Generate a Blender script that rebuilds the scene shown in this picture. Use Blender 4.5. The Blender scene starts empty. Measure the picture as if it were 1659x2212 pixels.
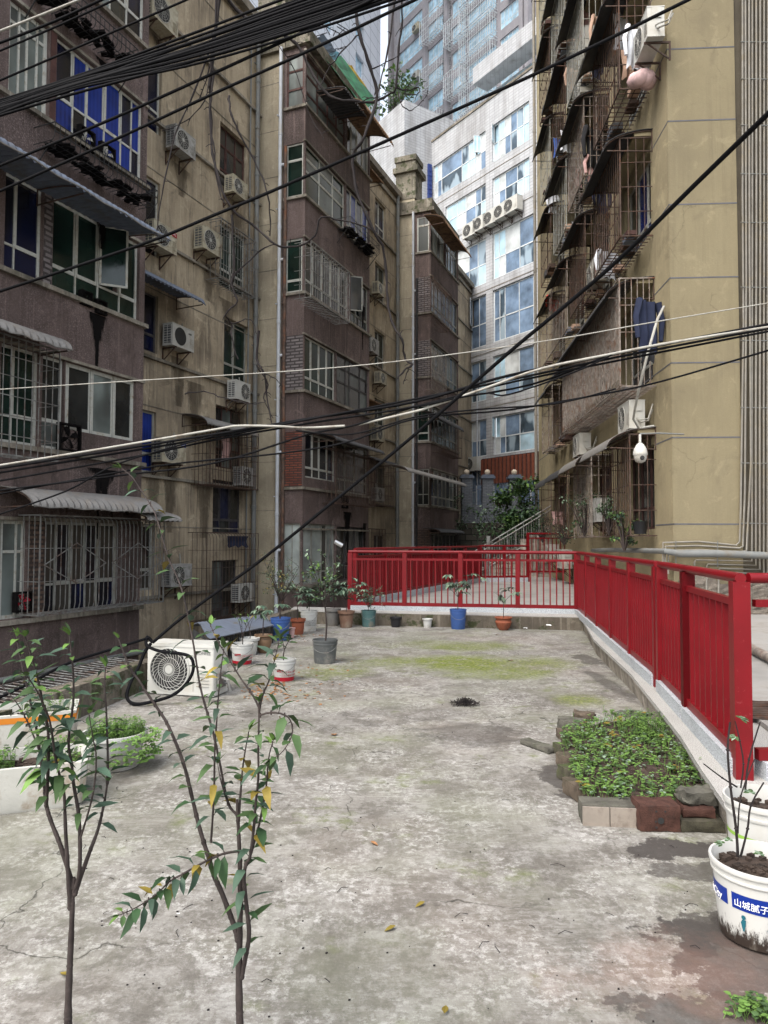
import bpy, math, random
from mathutils import Vector, Matrix
random.seed(7)
S = bpy.context.scene
COL = S.collection
# ---------------------------------------------------------------- camera, sky, sun, exposure
FPX, CU, CV = 1550.0, 829.5, 1106.0          # focal length and centre in the pixel grid the photo was measured in
PITCH, ROLL = math.atan(0.0406), 0.003
CAMZ = 1.5
_f = Vector((0, math.cos(PITCH), math.sin(PITCH))); _r0 = Vector((1, 0, 0)); _u0 = Vector((0, -math.sin(PITCH), math.cos(PITCH)))
_r = _r0*math.cos(ROLL) + _u0*math.sin(ROLL); _u = _u0*math.cos(ROLL) - _r0*math.sin(ROLL)
cd = bpy.data.cameras.new('camera'); cam = bpy.data.objects.new('camera', cd); COL.objects.link(cam)
cd.sensor_fit = 'HORIZONTAL'; cd.sensor_width = 36; cd.lens = 36*FPX/1659; cd.clip_start = 0.05; cd.clip_end = 2000
cam.matrix_world = Matrix(((_r.x, _u.x, -_f.x, 0), (_r.y, _u.y, -_f.y, 0), (_r.z, _u.z, -_f.z, CAMZ), (0, 0, 0, 1)))
S.camera = cam
W = bpy.data.worlds.new('World'); S.world = W; W.use_nodes = True
nt = W.node_tree; bg = nt.nodes['Background']
sky = nt.nodes.new('ShaderNodeTexSky'); sky.sky_type = 'NISHITA'; sky.sun_disc = False
SUN_EL, SUN_AZ = math.radians(55), math.radians(222)      # azimuth measured from +Y towards +X
sky.sun_elevation = SUN_EL; sky.sun_rotation = SUN_AZ; sky.dust_density = 4.0; sky.air_density = 1.3
hs = nt.nodes.new('ShaderNodeHueSaturation'); hs.inputs['Saturation'].default_value = 0.42
nt.links.new(sky.outputs[0], hs.inputs['Color']); nt.links.new(hs.outputs[0], bg.inputs[0]); bg.inputs[1].default_value = 0.15
sl = bpy.data.lights.new('sun', 'SUN'); so = bpy.data.objects.new('sun', sl); COL.objects.link(so)
sl.energy = 0.5; sl.angle = math.radians(40); sl.color = (1, 0.95, 0.86)
sd = Vector((math.sin(SUN_AZ)*math.cos(SUN_EL), math.cos(SUN_AZ)*math.cos(SUN_EL), math.sin(SUN_EL)))
so.rotation_euler = sd.to_track_quat('Z', 'Y').to_euler()
S.view_settings.view_transform = 'Standard'; S.view_settings.look = 'None'
S.view_settings.exposure = 1.6; S.view_settings.gamma = 1.0
S.cycles.max_bounces = 6; S.cycles.diffuse_bounces = 4; S.cycles.glossy_bounces = 3

# ---------------------------------------------------------------- measuring helpers
O = Vector((0, 0, CAMZ))
def ray(u, v): return _f + _r*((u-CU)/FPX) + _u*((CV-v)/FPX)
def atY(u, v, Y): d = ray(u, v); return O + d*(Y/d.y)
def atZ(u, v, z=0.0): d = ray(u, v); return O + d*((z-CAMZ)/d.z)
class Fr:
    def __init__(s, phi): s.phi = phi; s.ex = Vector((math.cos(phi), math.sin(phi), 0)); s.ey = Vector((-math.sin(phi), math.cos(phi), 0))
    def w(s, x, y, z): return s.ex*x + s.ey*y + Vector((0, 0, z))
    def pix(s, u, v, y):
        d = ray(u, v); p = O + d*((y - O.dot(s.ey))/d.dot(s.ey)); return p.dot(s.ex), p.z
    def loc(s, p): return Vector((p.dot(s.ex), p.dot(s.ey), p.z))
    def pixx(s, u, v, x):
        d = ray(u, v); p = O + d*((x - O.dot(s.ex))/d.dot(s.ex)); return p.dot(s.ey), p.z
# ---------------------------------------------------------------- mesh helpers
class MB:
    def __init__(s): s.v = []; s.f = []; s.m = []; s.i = 0
    def face(s, idx): s.f.append(idx); s.m.append(s.i)
    def poly(s, pts):
        n = len(s.v); s.v += [tuple(p) for p in pts]; s.face(list(range(n, n+len(pts))))
    def box(s, x0, x1, y0, y1, z0, z1):
        n = len(s.v)
        s.v += [(x0,y0,z0),(x1,y0,z0),(x1,y1,z0),(x0,y1,z0),(x0,y0,z1),(x1,y0,z1),(x1,y1,z1),(x0,y1,z1)]
        for q in ((0,3,2,1),(4,5,6,7),(0,1,5,4),(1,2,6,5),(2,3,7,6),(3,0,4,7)): s.face([n+k for k in q])
    def obox(s, c, ax, ay, az):                     # oriented box: centre and half vectors
        c = Vector(c); n = len(s.v)
        for k in ((-1,-1,-1),(1,-1,-1),(1,1,-1),(-1,1,-1),(-1,-1,1),(1,-1,1),(1,1,1),(-1,1,1)):
            s.v.append(tuple(c + Vector(ax)*k[0] + Vector(ay)*k[1] + Vector(az)*k[2]))
        for q in ((0,3,2,1),(4,5,6,7),(0,1,5,4),(1,2,6,5),(2,3,7,6),(3,0,4,7)): s.face([n+k for k in q])
    def tube(s, pts, r, n=6, cap=True):
        pts = [Vector(p) for p in pts]; N = len(pts)
        rs = r if isinstance(r, (list, tuple)) else [r]*N
        up = None; base = len(s.v)
        for i, p in enumerate(pts):
            t = (pts[min(i+1, N-1)] - pts[max(i-1, 0)]);
            t = t.normalized() if t.length > 1e-9 else Vector((0, 0, 1))
            if up is None: up = Vector((0, 0, 1)) if abs(t.z) < .9 else Vector((1, 0, 0))
            a = t.cross(up)
            if a.length < 1e-6: a = t.cross(Vector((0.3, 1, 0.2)))
            a.normalize(); b = a.cross(t).normalized(); up = b
            for k in range(n):
                q = 2*math.pi*(k+.5)/n; s.v.append(tuple(p + a*(rs[i]*math.cos(q)) + b*(rs[i]*math.sin(q))))
        for i in range(N-1):
            for k in range(n):
                k2 = (k+1) % n; s.face([base+i*n+k, base+i*n+k2, base+(i+1)*n+k2, base+(i+1)*n+k])
        if cap:
            s.face([base+k for k in range(n)][::-1]); s.face([base+(N-1)*n+k for k in range(n)])
    def bar(s, a, b, r=.008): s.tube([a, b], r*1.25, 4)
    def lathe(s, prof, c=(0,0,0), n=24, axis='z', a0=0, a1=2*math.pi):
        c = Vector(c); base = len(s.v); full = abs(a1-a0-2*math.pi) < 1e-6; m = n if full else n+1
        for (r, h) in prof:
            for k in range(m):
                q = a0+(a1-a0)*k/n; x, y = r*math.cos(q), r*math.sin(q)
                p = {'z': (x, y, h), 'y': (x, h, y), 'x': (h, x, y)}[axis]
                s.v.append((c.x+p[0], c.y+p[1], c.z+p[2]))
        for i in range(len(prof)-1):
            for k in range(n):
                k2 = (k+1) % m; s.face([base+i*m+k, base+i*m+k2, base+(i+1)*m+k2, base+(i+1)*m+k])
    def sheet(s, rows, th=0.0):                     # grid of points; optional thickness along the vertical
        base = len(s.v); R = len(rows); C = len(rows[0])
        for r in rows: s.v += [tuple(p) for p in r]
        for i in range(R-1):
            for j in range(C-1): s.face([base+i*C+j, base+i*C+j+1, base+(i+1)*C+j+1, base+(i+1)*C+j])
        if th:
            b2 = len(s.v)
            for r in rows: s.v += [(p[0], p[1], p[2]-th) for p in r]
            for i in range(R-1):
                for j in range(C-1): s.face([b2+i*C+j, b2+(i+1)*C+j, b2+(i+1)*C+j+1, b2+i*C+j+1])
            edge = [(0,j) for j in range(C)] + [(i,C-1) for i in range(1,R)] + [(R-1,j) for j in range(C-2,-1,-1)] + [(i,0) for i in range(R-2,-1,-1)]
            for (a, b) in zip(edge, edge[1:]):
                k1 = a[0]*C+a[1]; k2 = b[0]*C+b[1]; s.face([base+k1, b2+k1, b2+k2, base+k2])
    def mesh(s, name, smooth=False):
        me = bpy.data.meshes.new(name); me.from_pydata(s.v, [], s.f)
        me.polygons.foreach_set('material_index', s.m)
        if smooth: me.polygons.foreach_set('use_smooth', [True]*len(s.f))
        me.update(); return me
def shade(o, ang=40):
    me = o.data; me.polygons.foreach_set('use_smooth', [True]*len(me.polygons))
    a = math.radians(ang)
    try: me.set_sharp_from_angle(angle=a)
    except Exception: pass
def link(name, me, mats, parent=None):
    o = bpy.data.objects.new(name, me); COL.objects.link(o)
    for m in (mats if isinstance(mats, (list, tuple)) else [mats]): me.materials.append(m)
    if parent is not None: o.parent = parent
    return o
def part_split(T, name, mb, mats, smooth=None):
    """every loose piece of the mesh becomes a part of its own"""
    par = list(range(len(mb.v)))
    def find(x):
        while par[x] != x: par[x] = par[par[x]]; x = par[x]
        return x
    for f in mb.f:
        for k in f[1:]: par[find(k)] = find(f[0])
    groups = {}
    for f, m in zip(mb.f, mb.m): groups.setdefault(find(f[0]), []).append((f, m))
    for g in groups.values():
        q = MB(); mp = {}
        for f, m in g:
            for k in f:
                if k not in mp: mp[k] = len(q.v); q.v.append(mb.v[k])
            q.f.append([mp[k] for k in f]); q.m.append(m)
        part(T, name, q, mats, smooth)
def part(T, name, mb, mats, smooth=None, label=None):
    o = link(name, mb.mesh(name), mats, T)
    if smooth: shade(o, smooth)
    if label: o['label'] = label
    return o
def tag(o, label, cat, group=None):
    o['label'] = label; o['category'] = cat
    if group: o['group'] = group
    return o
def thing(name, label, cat, loc=(0,0,0), phi=0.0, group=None):
    o = bpy.data.objects.new(name, None); COL.objects.link(o); o.location = loc; o.rotation_euler = (0, 0, phi)
    o.empty_display_size = .2
    return tag(o, label, cat, group)
def single(name, mb, mats, label, cat, loc=(0,0,0), phi=0.0, group=None, smooth=None):
    o = link(name, mb.mesh(name), mats); o.location = loc; o.rotation_euler = (0, 0, phi)
    if smooth: shade(o, smooth)
    return tag(o, label, cat, group)
def struct(name, mb, mats, loc=(0,0,0), phi=0.0):
    o = link(name, mb.mesh(name), mats); o['kind'] = 'structure'; o.location = loc; o.rotation_euler = (0, 0, phi); return o
def copy_tree(o, parent=None):
    c = o.copy(); COL.objects.link(c)
    if parent is not None: c.parent = parent
    for ch in list(o.children): copy_tree(ch, c)
    return c
# ---------------------------------------------------------------- materials
class NT:
    def __init__(s, name):
        s.m = bpy.data.materials.new(name); s.m.use_nodes = True; s.t = s.m.node_tree; s.b = s.t.nodes['Principled BSDF']
        s.co = s.t.nodes.new('ShaderNodeTexCoord').outputs['Object']
    def n(s, typ, ins=None, **kw):
        x = s.t.nodes.new(typ)
        for k, v in kw.items(): setattr(x, k, v)
        for k, v in (ins or {}).items():
            if isinstance(v, bpy.types.NodeSocket): s.t.links.new(v, x.inputs[k])
            else: x.inputs[k].default_value = v
        return x
    def scale(s, sc, co=None): return s.n('ShaderNodeMapping', {'Vector': co or s.co, 'Scale': sc}).outputs[0]
    def noise(s, scale=5, detail=4, rough=.55, sc=None, co=None, dist=0.0):
        v = s.scale(sc, co) if sc else (co or s.co)
        return s.n('ShaderNodeTexNoise', {'Vector': v, 'Scale': scale, 'Detail': detail, 'Roughness': rough, 'Distortion': dist}).outputs['Fac']
    def ramp(s, fac, stops, interp='LINEAR'):
        r = s.n('ShaderNodeValToRGB', {'Fac': fac}); r.color_ramp.interpolation = interp
        e = r.color_ramp.elements
        while len(e) < len(stops): e.new(.5)
        for k, (p, c) in enumerate(stops): e[k].position = p; e[k].color = (c if len(c) == 4 else (*c, 1)) if isinstance(c, tuple) else (c, c, c, 1)
        return r.outputs[0]
    def mix(s, fac, a, b, mode='MIX'):
        x = s.n('ShaderNodeMix', data_type='RGBA', blend_type=mode, clamp_result=True)
        for k, v in ((0, fac), (6, a), (7, b)):
            if isinstance(v, bpy.types.NodeSocket): s.t.links.new(v, x.inputs[k])
            else: x.inputs[k].default_value = v if k == 0 else ((*v, 1) if len(v) == 3 else v)
        return x.outputs[2]
    def math(s, op, a, b=0.0, clamp=False):
        x = s.n('ShaderNodeMath', operation=op, use_clamp=clamp)
        for k, v in ((0, a), (1, b)):
            if isinstance(v, bpy.types.NodeSocket): s.t.links.new(v, x.inputs[k])
            else: x.inputs[k].default_value = v
        return x.outputs[0]
    def out(s, col, rough=.8, bump=None, bstr=.3, bdist=.01, metal=0.0, spec=None):
        def put(k, v):
            if isinstance(v, bpy.types.NodeSocket): s.t.links.new(v, s.b.inputs[k])
            else: s.b.inputs[k].default_value = (*v, 1) if isinstance(v, tuple) and len(v) == 3 else v
        put('Base Color', col); put('Roughness', rough); put('Metallic', metal)
        put('Specular IOR Level', .22 if spec is None else spec)
        if bump is not None:
            b = s.n('ShaderNodeBump', {'Height': bump, 'Strength': bstr, 'Distance': bdist}); s.t.links.new(b.outputs[0], s.b.inputs['Normal'])
        return s.m
def plain(name, c, rough=.6, metal=0.0, var=.15, scale=6, spec=None, dirt=None, dscale=2.5, bstr=.15):
    """paint, plastic or metal with uneven tone; dirt = colour of blotchy stains"""
    t = NT(name); a = t.noise(scale, 5)
    lo = tuple(max(0, x*(1-var)) for x in c); hi = tuple(min(1, x*(1+var)) for x in c)
    col = t.ramp(a, [(.3, lo), (.7, hi)])
    if dirt:
        d = t.ramp(t.noise(dscale, 8, .7), [(.5, 0.0), (.68, 1.0)]); col = t.mix(d, col, dirt)
    return t.out(col, rough, t.noise(scale*8, 3), bstr, .004, metal, spec)
def render_wall(name, base, dark, light, streak=1.0, speck=0.0, speckc=(0.5,.45,.42), bump=.4, lower=None, moss=0.0, crack=0.0):
    """plaster with rain streaks running down, patches and fine grain (object coordinates, z up)"""
    t = NT(name)
    st = t.noise(1.5, 7, .66, sc=(1.9, 1.9, .34), dist=.3); pt = t.noise(.55, 6, .6); fine = t.noise(22, 3)
    pa = t.noise(2.2, 8, .7, dist=.6)
    col = t.ramp(pt, [(.25, dark), (.5, base), (.78, light)])
    col = t.mix(t.math('MULTIPLY', t.ramp(st, [(.48, 0.0), (.68, 1.0)]), min(1.0, .6*streak)), col, dark)
    st2 = t.noise(3.2, 8, .7, sc=(4.5, 4.5, .16)); ms = t.ramp(t.noise(.8, 5, .6, sc=(1, 1, .7)), [(.46, 0.0), (.62, 1.0)]); col = t.mix(t.math('MULTIPLY', t.math('MULTIPLY', t.ramp(st2, [(.52, 0.0), (.62, 1.0)]), ms), min(1.0, .7*streak)), col, tuple(x*.8 for x in dark))
    col = t.mix(t.math('MULTIPLY', t.ramp(t.noise(2.3, 6, .6, sc=(5, 5, .22)), [(.56, 0.0), (.64, 1.0)]), min(1.0, .6*streak)), col, light)
    col = t.mix(t.math('MULTIPLY', t.ramp(pa, [(.57, 0.0), (.64, 1.0)]), .5), col, tuple(min(1, x*1.2) for x in light))
    col = t.mix(t.math('MULTIPLY', t.ramp(t.noise(1.3, 9, .75, dist=.8), [(.55, 0.0), (.63, 1.0)]), .5), col, dark)
    if speck:
        sp = t.ramp(t.noise(38, 3, .9), [(.52, 0.0), (.60, 1.0)])
        msk = t.ramp(t.noise(.9, 4, .6, sc=(1.6, 1.6, .45)), [(.35, .12), (.7, 1.0)])
        col = t.mix(t.math('MULTIPLY', t.math('MULTIPLY', sp, msk), speck), col, speckc)
    col = t.mix(t.math('MULTIPLY', t.ramp(fine, [(.35, 0.0), (.7, 1.0)]), .18), col, dark)
    if crack: col = cracks(t, col, tuple(x*.5 for x in dark), crack, .008, .4)
    if moss:
        col = t.mix(t.math('MULTIPLY', t.ramp(t.noise(3.5, 6, .7), [(.52, 0.0), (.6, 1.0)]), moss), col, (.035, .045, .015))
    h = t.math('ADD', t.noise(40, 4, .8), t.noise(6, 6, .7))
    return t.out(col, .92, h, min(1.0, bump*1.5), .02)
def cracks(t, col, dark, scale=.7, w=.006, amt=.6, seed=0.0):
    v = t.n('ShaderNodeTexVoronoi', {'Vector': t.n('ShaderNodeVectorMath', {0: t.co, 1: t.n('ShaderNodeVectorMath', {0: t.n('ShaderNodeTexNoise', {'Vector': t.co, 'Scale': 3.0, 'Detail': 6.0}).outputs['Color'], 'Scale': .5}, operation='SCALE').outputs[0]}, operation='ADD').outputs[0], 'Scale': scale}, feature='DISTANCE_TO_EDGE').outputs['Distance']
    m = t.math('MULTIPLY', t.ramp(v, [(0.0, 1.0), (w, 0.0)]), t.ramp(t.noise(.9, 3, .5), [(.5, 0.0), (.58, amt)]))
    return t.mix(m, col, dark)
def bricks(name, c1, c2, mortar, w=.24, h=.065, ms=.012, bump=.8, dirt=.5):
    t = NT(name)
    sx = t.n('ShaderNodeSeparateXYZ', {0: t.co}); cx = t.math('ADD', sx.outputs[0], sx.outputs[1])
    cv = t.n('ShaderNodeCombineXYZ', {0: cx, 1: sx.outputs[2]}).outputs[0]
    wob = t.n('ShaderNodeTexNoise', {'Vector': t.co, 'Scale': 5.0}).outputs['Color']
    wv = t.n('ShaderNodeVectorMath', {0: wob, 'Scale': .02}, operation='SCALE').outputs[0]
    cv2 = t.n('ShaderNodeVectorMath', {0: cv, 1: wv}, operation='ADD').outputs[0]
    b = t.n('ShaderNodeTexBrick', {'Vector': cv2, 'Color1': (*c1, 1), 'Color2': (*c2, 1), 'Mortar': (*mortar, 1), 'Scale': 1.0, 'Mortar Size': ms, 'Brick Width': w, 'Row Height': h+ms, 'Bias': 0.0})
    col = t.mix(t.math('MULTIPLY', t.ramp(t.noise(2.5, 7, .7), [(.4, 0.0), (.7, 1.0)]), dirt), b.outputs['Color'], tuple(x*.45 for x in c1))
    hh = t.math('SUBTRACT', t.noise(30, 3), b.outputs['Fac'])
    return t.out(col, .92, hh, bump, .02)
def glass(name, c, rough=.08, fold=0.0, c2=None, spec=.6, var=1.0, foldc=None):
    """window glass: what is seen through it is dark rooms, curtains, sheets or painted sky light behind a glossy face"""
    t = NT(name)
    col = t.ramp(t.noise(1.3, 3, .5), [(.3, tuple(x*.45 for x in c)), (.7, tuple(min(1, x*(1+.4*var)) for x in c))])
    if fold:
        w = t.n('ShaderNodeTexWave', {'Vector': t.scale((1, 1, .05)), 'Scale': 3.2, 'Distortion': 2.5, 'Detail': 2.0}, wave_type='BANDS', bands_direction='X').outputs['Fac']
        col = t.mix(t.math('MULTIPLY', w, fold), col, foldc or tuple(min(1, x*1.9+.02) for x in c))
    if c2: col = t.mix(t.ramp(t.noise(.8, 2, .5, sc=(1.3, 1.3, .6)), [(.47, 0.0), (.53, 1.0)]), col, c2)
    dirt = t.ramp(t.noise(5, 6, .7, sc=(1, 1, .4)), [(.3, rough), (.8, rough+.22)])
    return t.out(col, dirt, t.noise(1.2, 1), .03, .01, 0.0, spec)
M = {}
M['beige'] = render_wall('beige_render', (.40,.33,.235), (.14,.115,.088), (.52,.44,.32), 1.2)
M['beige2'] = render_wall('beige_pier_render', (.40,.345,.25), (.21,.18,.135), (.49,.425,.31), .6, bump=.6)
M['ledge'] = render_wall('ledge_cement', (.24,.21,.17), (.06,.055,.045), (.36,.33,.28), .8, moss=.3)
M['pink'] = render_wall('pebbledash_mauve', (.128,.094,.085), (.052,.040,.036), (.195,.145,.133), 1.0, speck=.6, speckc=(.36,.28,.27), bump=.7)
M['cap'] = render_wall('mossy_roof_cement', (.17,.15,.115), (.04,.04,.03), (.30,.27,.22), 1.0, moss=.8, bump=.9)
M['ochre'] = render_wall('ochre_paint', (.31,.26,.16), (.18,.15,.095), (.365,.31,.19), .35, bump=.2)
M['ochre_dimmed'] = render_wall('ochre_paint_dimmed', (.205,.172,.105), (.155,.13,.083), (.232,.197,.122), .45, bump=.2, crack=.6)  # same ochre paint; the end wall's duller light is put into the colour
M['groove'] = plain('groove_joint', (.10,.10,.11), .9)
M['brick_g'] = bricks('painted_grey_brick', (.25,.22,.215), (.165,.145,.145), (.05,.042,.042), w=.30, h=.075, ms=.022)
M['brick_r'] = bricks('red_brick', (.25,.08,.05), (.13,.045,.035), (.06,.045,.04), w=.28, h=.055, ms=.018)
M['brick_old'] = bricks('old_brown_brick', (.16,.10,.075), (.09,.065,.055), (.05,.04,.035), w=.26, h=.06, ms=.02)
M['frame_w'] = plain('white_window_frame', (.45,.45,.41), .5, dirt=(.25,.21,.15), dscale=6)
M['frame_g'] = plain('grey_window_frame', (.28,.28,.25), .5, dirt=(.2,.17,.13), dscale=5)
M['frame_b'] = plain('brown_wood_frame', (.07,.035,.03), .7, var=.4)
M['frame_k'] = plain('dark_old_frame', (.06,.055,.055), .7, var=.4)
M['g_green'] = glass('green_glass', (.008,.022,.017), .06, spec=.5)
M['g_blue'] = glass('blue_film_glass', (.010,.026,.17), .12, fold=.35, spec=.4, foldc=(.02,.05,.30))
M['g_navy'] = glass('navy_glass', (.006,.009,.035), .08, spec=.5, c2=(.01,.01,.014))
M['g_dark'] = glass('dark_room_glass', (.022,.023,.022), .08, spec=.5, c2=(.05,.045,.038))
M['g_grey'] = glass('dusty_grey_glass', (.13,.15,.14), .25, spec=.4, c2=(.07,.075,.07))
M['g_frost'] = glass('frosted_glass', (.33,.36,.34), .4, spec=.3)
M['g_mint'] = plain('mint_panel', (.42,.55,.52), .6, dirt=(.2,.19,.15))
M['g_sky'] = glass('curtained_glass', (.36,.56,.68), .05, fold=.6, spec=.7, foldc=(.70,.84,.90), var=.5)
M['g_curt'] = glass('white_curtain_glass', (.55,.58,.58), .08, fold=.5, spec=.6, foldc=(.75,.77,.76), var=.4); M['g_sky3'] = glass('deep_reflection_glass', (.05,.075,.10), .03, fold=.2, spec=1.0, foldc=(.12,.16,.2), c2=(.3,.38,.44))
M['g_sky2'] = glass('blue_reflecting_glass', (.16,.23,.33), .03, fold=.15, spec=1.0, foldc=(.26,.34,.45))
M['g_tow'] = glass('tower_glass', (.36,.55,.68), .05, fold=.4, spec=.8, foldc=(.6,.78,.86))  # sky light on the panes is put into this brighter glass colour
M['frame_a'] = plain('aluminium_frame', (.58,.61,.62), .4)
M['louver'] = plain('louver_grey', (.30,.31,.32), .6)
M['soot'] = plain('soot_black', (.006,.005,.005), .95, var=.5, scale=12, spec=.1)
M['rust'] = plain('rusty_steel', (.075,.052,.042), .75, .2, .5, 9, dirt=(.10,.045,.025), dscale=7)
M['rustl'] = plain('pale_rusty_steel', (.22,.19,.165), .65, .2, .5, 9, dirt=(.15,.07,.04), dscale=5)
M['slat'] = plain('red_brown_slat', (.20,.065,.04), .6)
def stain_mat(name, c, amax, h0=.13, h1=.36):
    t = NT(name); g = t.n('ShaderNodeTexCoord').outputs['Generated']; s = t.n('ShaderNodeSeparateXYZ', {0: g})
    h = t.math('ADD', t.math('MULTIPLY', t.math('POWER', s.outputs[2], 2.5), h1), h0)
    dd = t.math('DIVIDE', t.math('ABSOLUTE', t.math('SUBTRACT', s.outputs[0], .5)), h)
    v = t.math('SUBTRACT', t.math('ADD', t.math('SUBTRACT', 1.0, dd), t.math('MULTIPLY', t.math('SUBTRACT', t.noise(7, 9, .8, sc=(2.2, 1, .5)), .5), 2.0)), t.math('MULTIPLY', t.math('SUBTRACT', 1.0, s.outputs[2]), .35))
    al = t.math('MULTIPLY', t.ramp(v, [(.12, 0.0), (.42, 1.0)]), amax); t.out(c, .95, spec=.05); t.t.links.new(al, t.b.inputs['Alpha']); return t.m
M['sootst'] = stain_mat('soot_run', (.008,.007,.007), 1.0); M['grimest'] = stain_mat('drip_run', (.07,.055,.04), .42, .30, .18)
M['steel_k'] = plain('dark_steel_bar', (.035,.035,.035), .6, .3, .4)
M['steel_g'] = plain('grey_steel_bar', (.22,.22,.21), .5, .4, .4, dirt=(.12,.07,.05), dscale=5)
M['ac'] = plain('air_conditioner_casing', (.43,.42,.385), .5, dirt=(.28,.25,.2), dscale=3)
M['ac2'] = plain('yellowed_casing', (.42,.385,.29), .5, dirt=(.22,.18,.13), dscale=4); M['ac3'] = plain('grimy_casing', (.33,.325,.31), .5, dirt=(.14,.125,.10), dscale=5); M['grime'] = plain('drip_grime', (.12,.10,.075), .95, var=.3, scale=4)
M['acnew'] = plain('white_casing', (.48,.475,.44), .42, var=.05, dirt=(.42,.39,.33), dscale=1.8)
M['acdark'] = plain('fan_opening_dark', (.03,.03,.03), .6)
M['acfin'] = plain('cooling_fins', (.12,.125,.13), .5, .4, .3, 30)
M['black'] = plain('black_cable', (.005,.005,.006), .7, spec=.08)
M['wirew'] = plain('white_cable', (.33,.32,.285), .55, dirt=(.16,.13,.1), dscale=6)
M['pvc'] = plain('white_pipe', (.46,.48,.51), .4, var=.05, dirt=(.4,.38,.34), dscale=1.2)
M['pvcg'] = plain('grey_pipe', (.16,.165,.16), .55, dirt=(.14,.12,.09), dscale=3)
M['cond'] = plain('conduit_pipe', (.20,.185,.16), .6, dirt=(.2,.17,.12), dscale=4)
M['iron'] = plain('cast_iron_pipe', (.10,.07,.055), .8, var=.5, dirt=(.2,.08,.04))
M['recess'] = render_wall('recess_wall', (.085,.072,.052), (.05,.043,.033), (.11,.095,.07), .4, bump=.3)  # dark brown wall, with the shade behind the conduits put into its colour
M['canopy_w'] = plain('white_sheet_metal', (.19,.182,.172), .5, .1, dirt=(.2,.17,.14), dscale=2)
M['canopy_b'] = plain('blue_grey_sheet', (.12,.14,.18), .5, dirt=(.10,.10,.10), dscale=2)
M['canopy_k'] = plain('dark_awning_sheet', (.05,.05,.052), .55, var=.3)
M['canopy_br'] = plain('weathered_brown_sheet', (.24,.15,.09), .8, dirt=(.08,.05,.035), dscale=4)
M['vine'] = plain('bare_vine_bark', (.02,.016,.016), .85, var=.4)
M['bark'] = plain('sapling_bark', (.045,.035,.032), .8, var=.4, scale=25, bstr=.5)
M['soil'] = plain('dark_soil', (.045,.032,.025), .95, var=.6, scale=20, bstr=1.0)
M['litter'] = plain('dry_leaf', (.22,.11,.05), .8, var=.5, scale=30)
def leafm(name, c, rough=.6):
    t = NT(name); col = t.ramp(t.noise(14, 3), [(.3, tuple(x*.6 for x in c)), (.7, tuple(x*1.35 for x in c))])
    t.out(col, rough, t.noise(60, 2), .2, .003); t.b.inputs['Subsurface Weight'].default_value = 0
    return t.m
M['leaf'] = leafm('leaf_green', (.05,.09,.032)); M['leafd'] = leafm('leaf_blue_green', (.045,.078,.052))
M['leafy'] = leafm('leaf_yellow', (.18,.135,.025)); M['leafl'] = leafm('leaf_light', (.10,.18,.04)); M['leafk'] = leafm('leaf_dark', (.025,.055,.022))
M['leafg'] = leafm('leaf_greyish', (.16,.22,.15))
LEAVES = [M['leaf'], M['leafd'], M['leafy'], M['leafl'], M['leafk'], M['leafg']]
# railing red
t = NT('red_paint'); col = t.ramp(t.noise(3, 4), [(.3, (.115,.0015,.004)), (.7, (.165,.002,.006))])
M['red'] = t.out(t.mix(t.math('MULTIPLY', t.ramp(t.noise(35, 5, .7), [(.62, 0.0), (.7, 1.0)]), .35), col, (.30,.07,.07)), .42, t.noise(90, 2), .05, .002, 0.0, .3)
def granite(name, c):
    t = NT(name); s = t.ramp(t.noise(160, 2, .9), [(.38, tuple(x*.45 for x in c)), (.5, c), (.62, tuple(min(1, x*1.45) for x in c))])
    s = t.mix(t.math('MULTIPLY', t.ramp(t.noise(2, 6, .7), [(.5, 0.0), (.7, 1.0)]), .35), s, tuple(x*.5 for x in c))
    return t.out(s, .6, t.noise(100, 2), .1, .003)
M['granite'] = granite('granite_plinth', (.36,.38,.40))
M['coping'] = granite('worn_coping', (.34,.33,.31))
# tiled white building
t = NT('white_wall_tiles')
sx = t.n('ShaderNodeSeparateXYZ', {0: t.co}); cv = t.n('ShaderNodeCombineXYZ', {0: t.math('ADD', sx.outputs[0], sx.outputs[1]), 1: sx.outputs[2]}).outputs[0]
b = t.n('ShaderNodeTexBrick', {'Vector': cv, 'Color1': (.46,.465,.475,1), 'Color2': (.39,.395,.405,1), 'Mortar': (.27,.27,.275,1), 'Scale': 1.0, 'Mortar Size': .014, 'Brick Width': .42, 'Row Height': .19}, offset=0.0)
col = t.mix(t.math('MULTIPLY', t.ramp(t.noise(.9, 7, .65, sc=(1.6, 1.6, .25)), [(.48, 0.0), (.72, 1.0)]), .75), b.outputs['Color'], (.20,.19,.18))
M['wtile'] = t.out(col, .45, b.outputs['Fac'], .2, .01)
t = NT('tower_panels')
sx = t.n('ShaderNodeSeparateXYZ', {0: t.co}); cv = t.n('ShaderNodeCombineXYZ', {0: t.math('ADD', sx.outputs[0], sx.outputs[1]), 1: sx.outputs[2]}).outputs[0]
b = t.n('ShaderNodeTexBrick', {'Vector': cv, 'Color1': (.72,.73,.76,1), 'Color2': (.68,.69,.73,1), 'Mortar': (.34,.35,.38,1), 'Scale': 1.0, 'Mortar Size': .05, 'Brick Width': 2.2, 'Row Height': 1.5}, offset=0.0)
M['panel'] = t.out(b.outputs['Color'], .4)
M['tower'] = render_wall('tower_taupe', (.30,.285,.30), (.23,.22,.235), (.35,.335,.35), .5, bump=.1)
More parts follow.
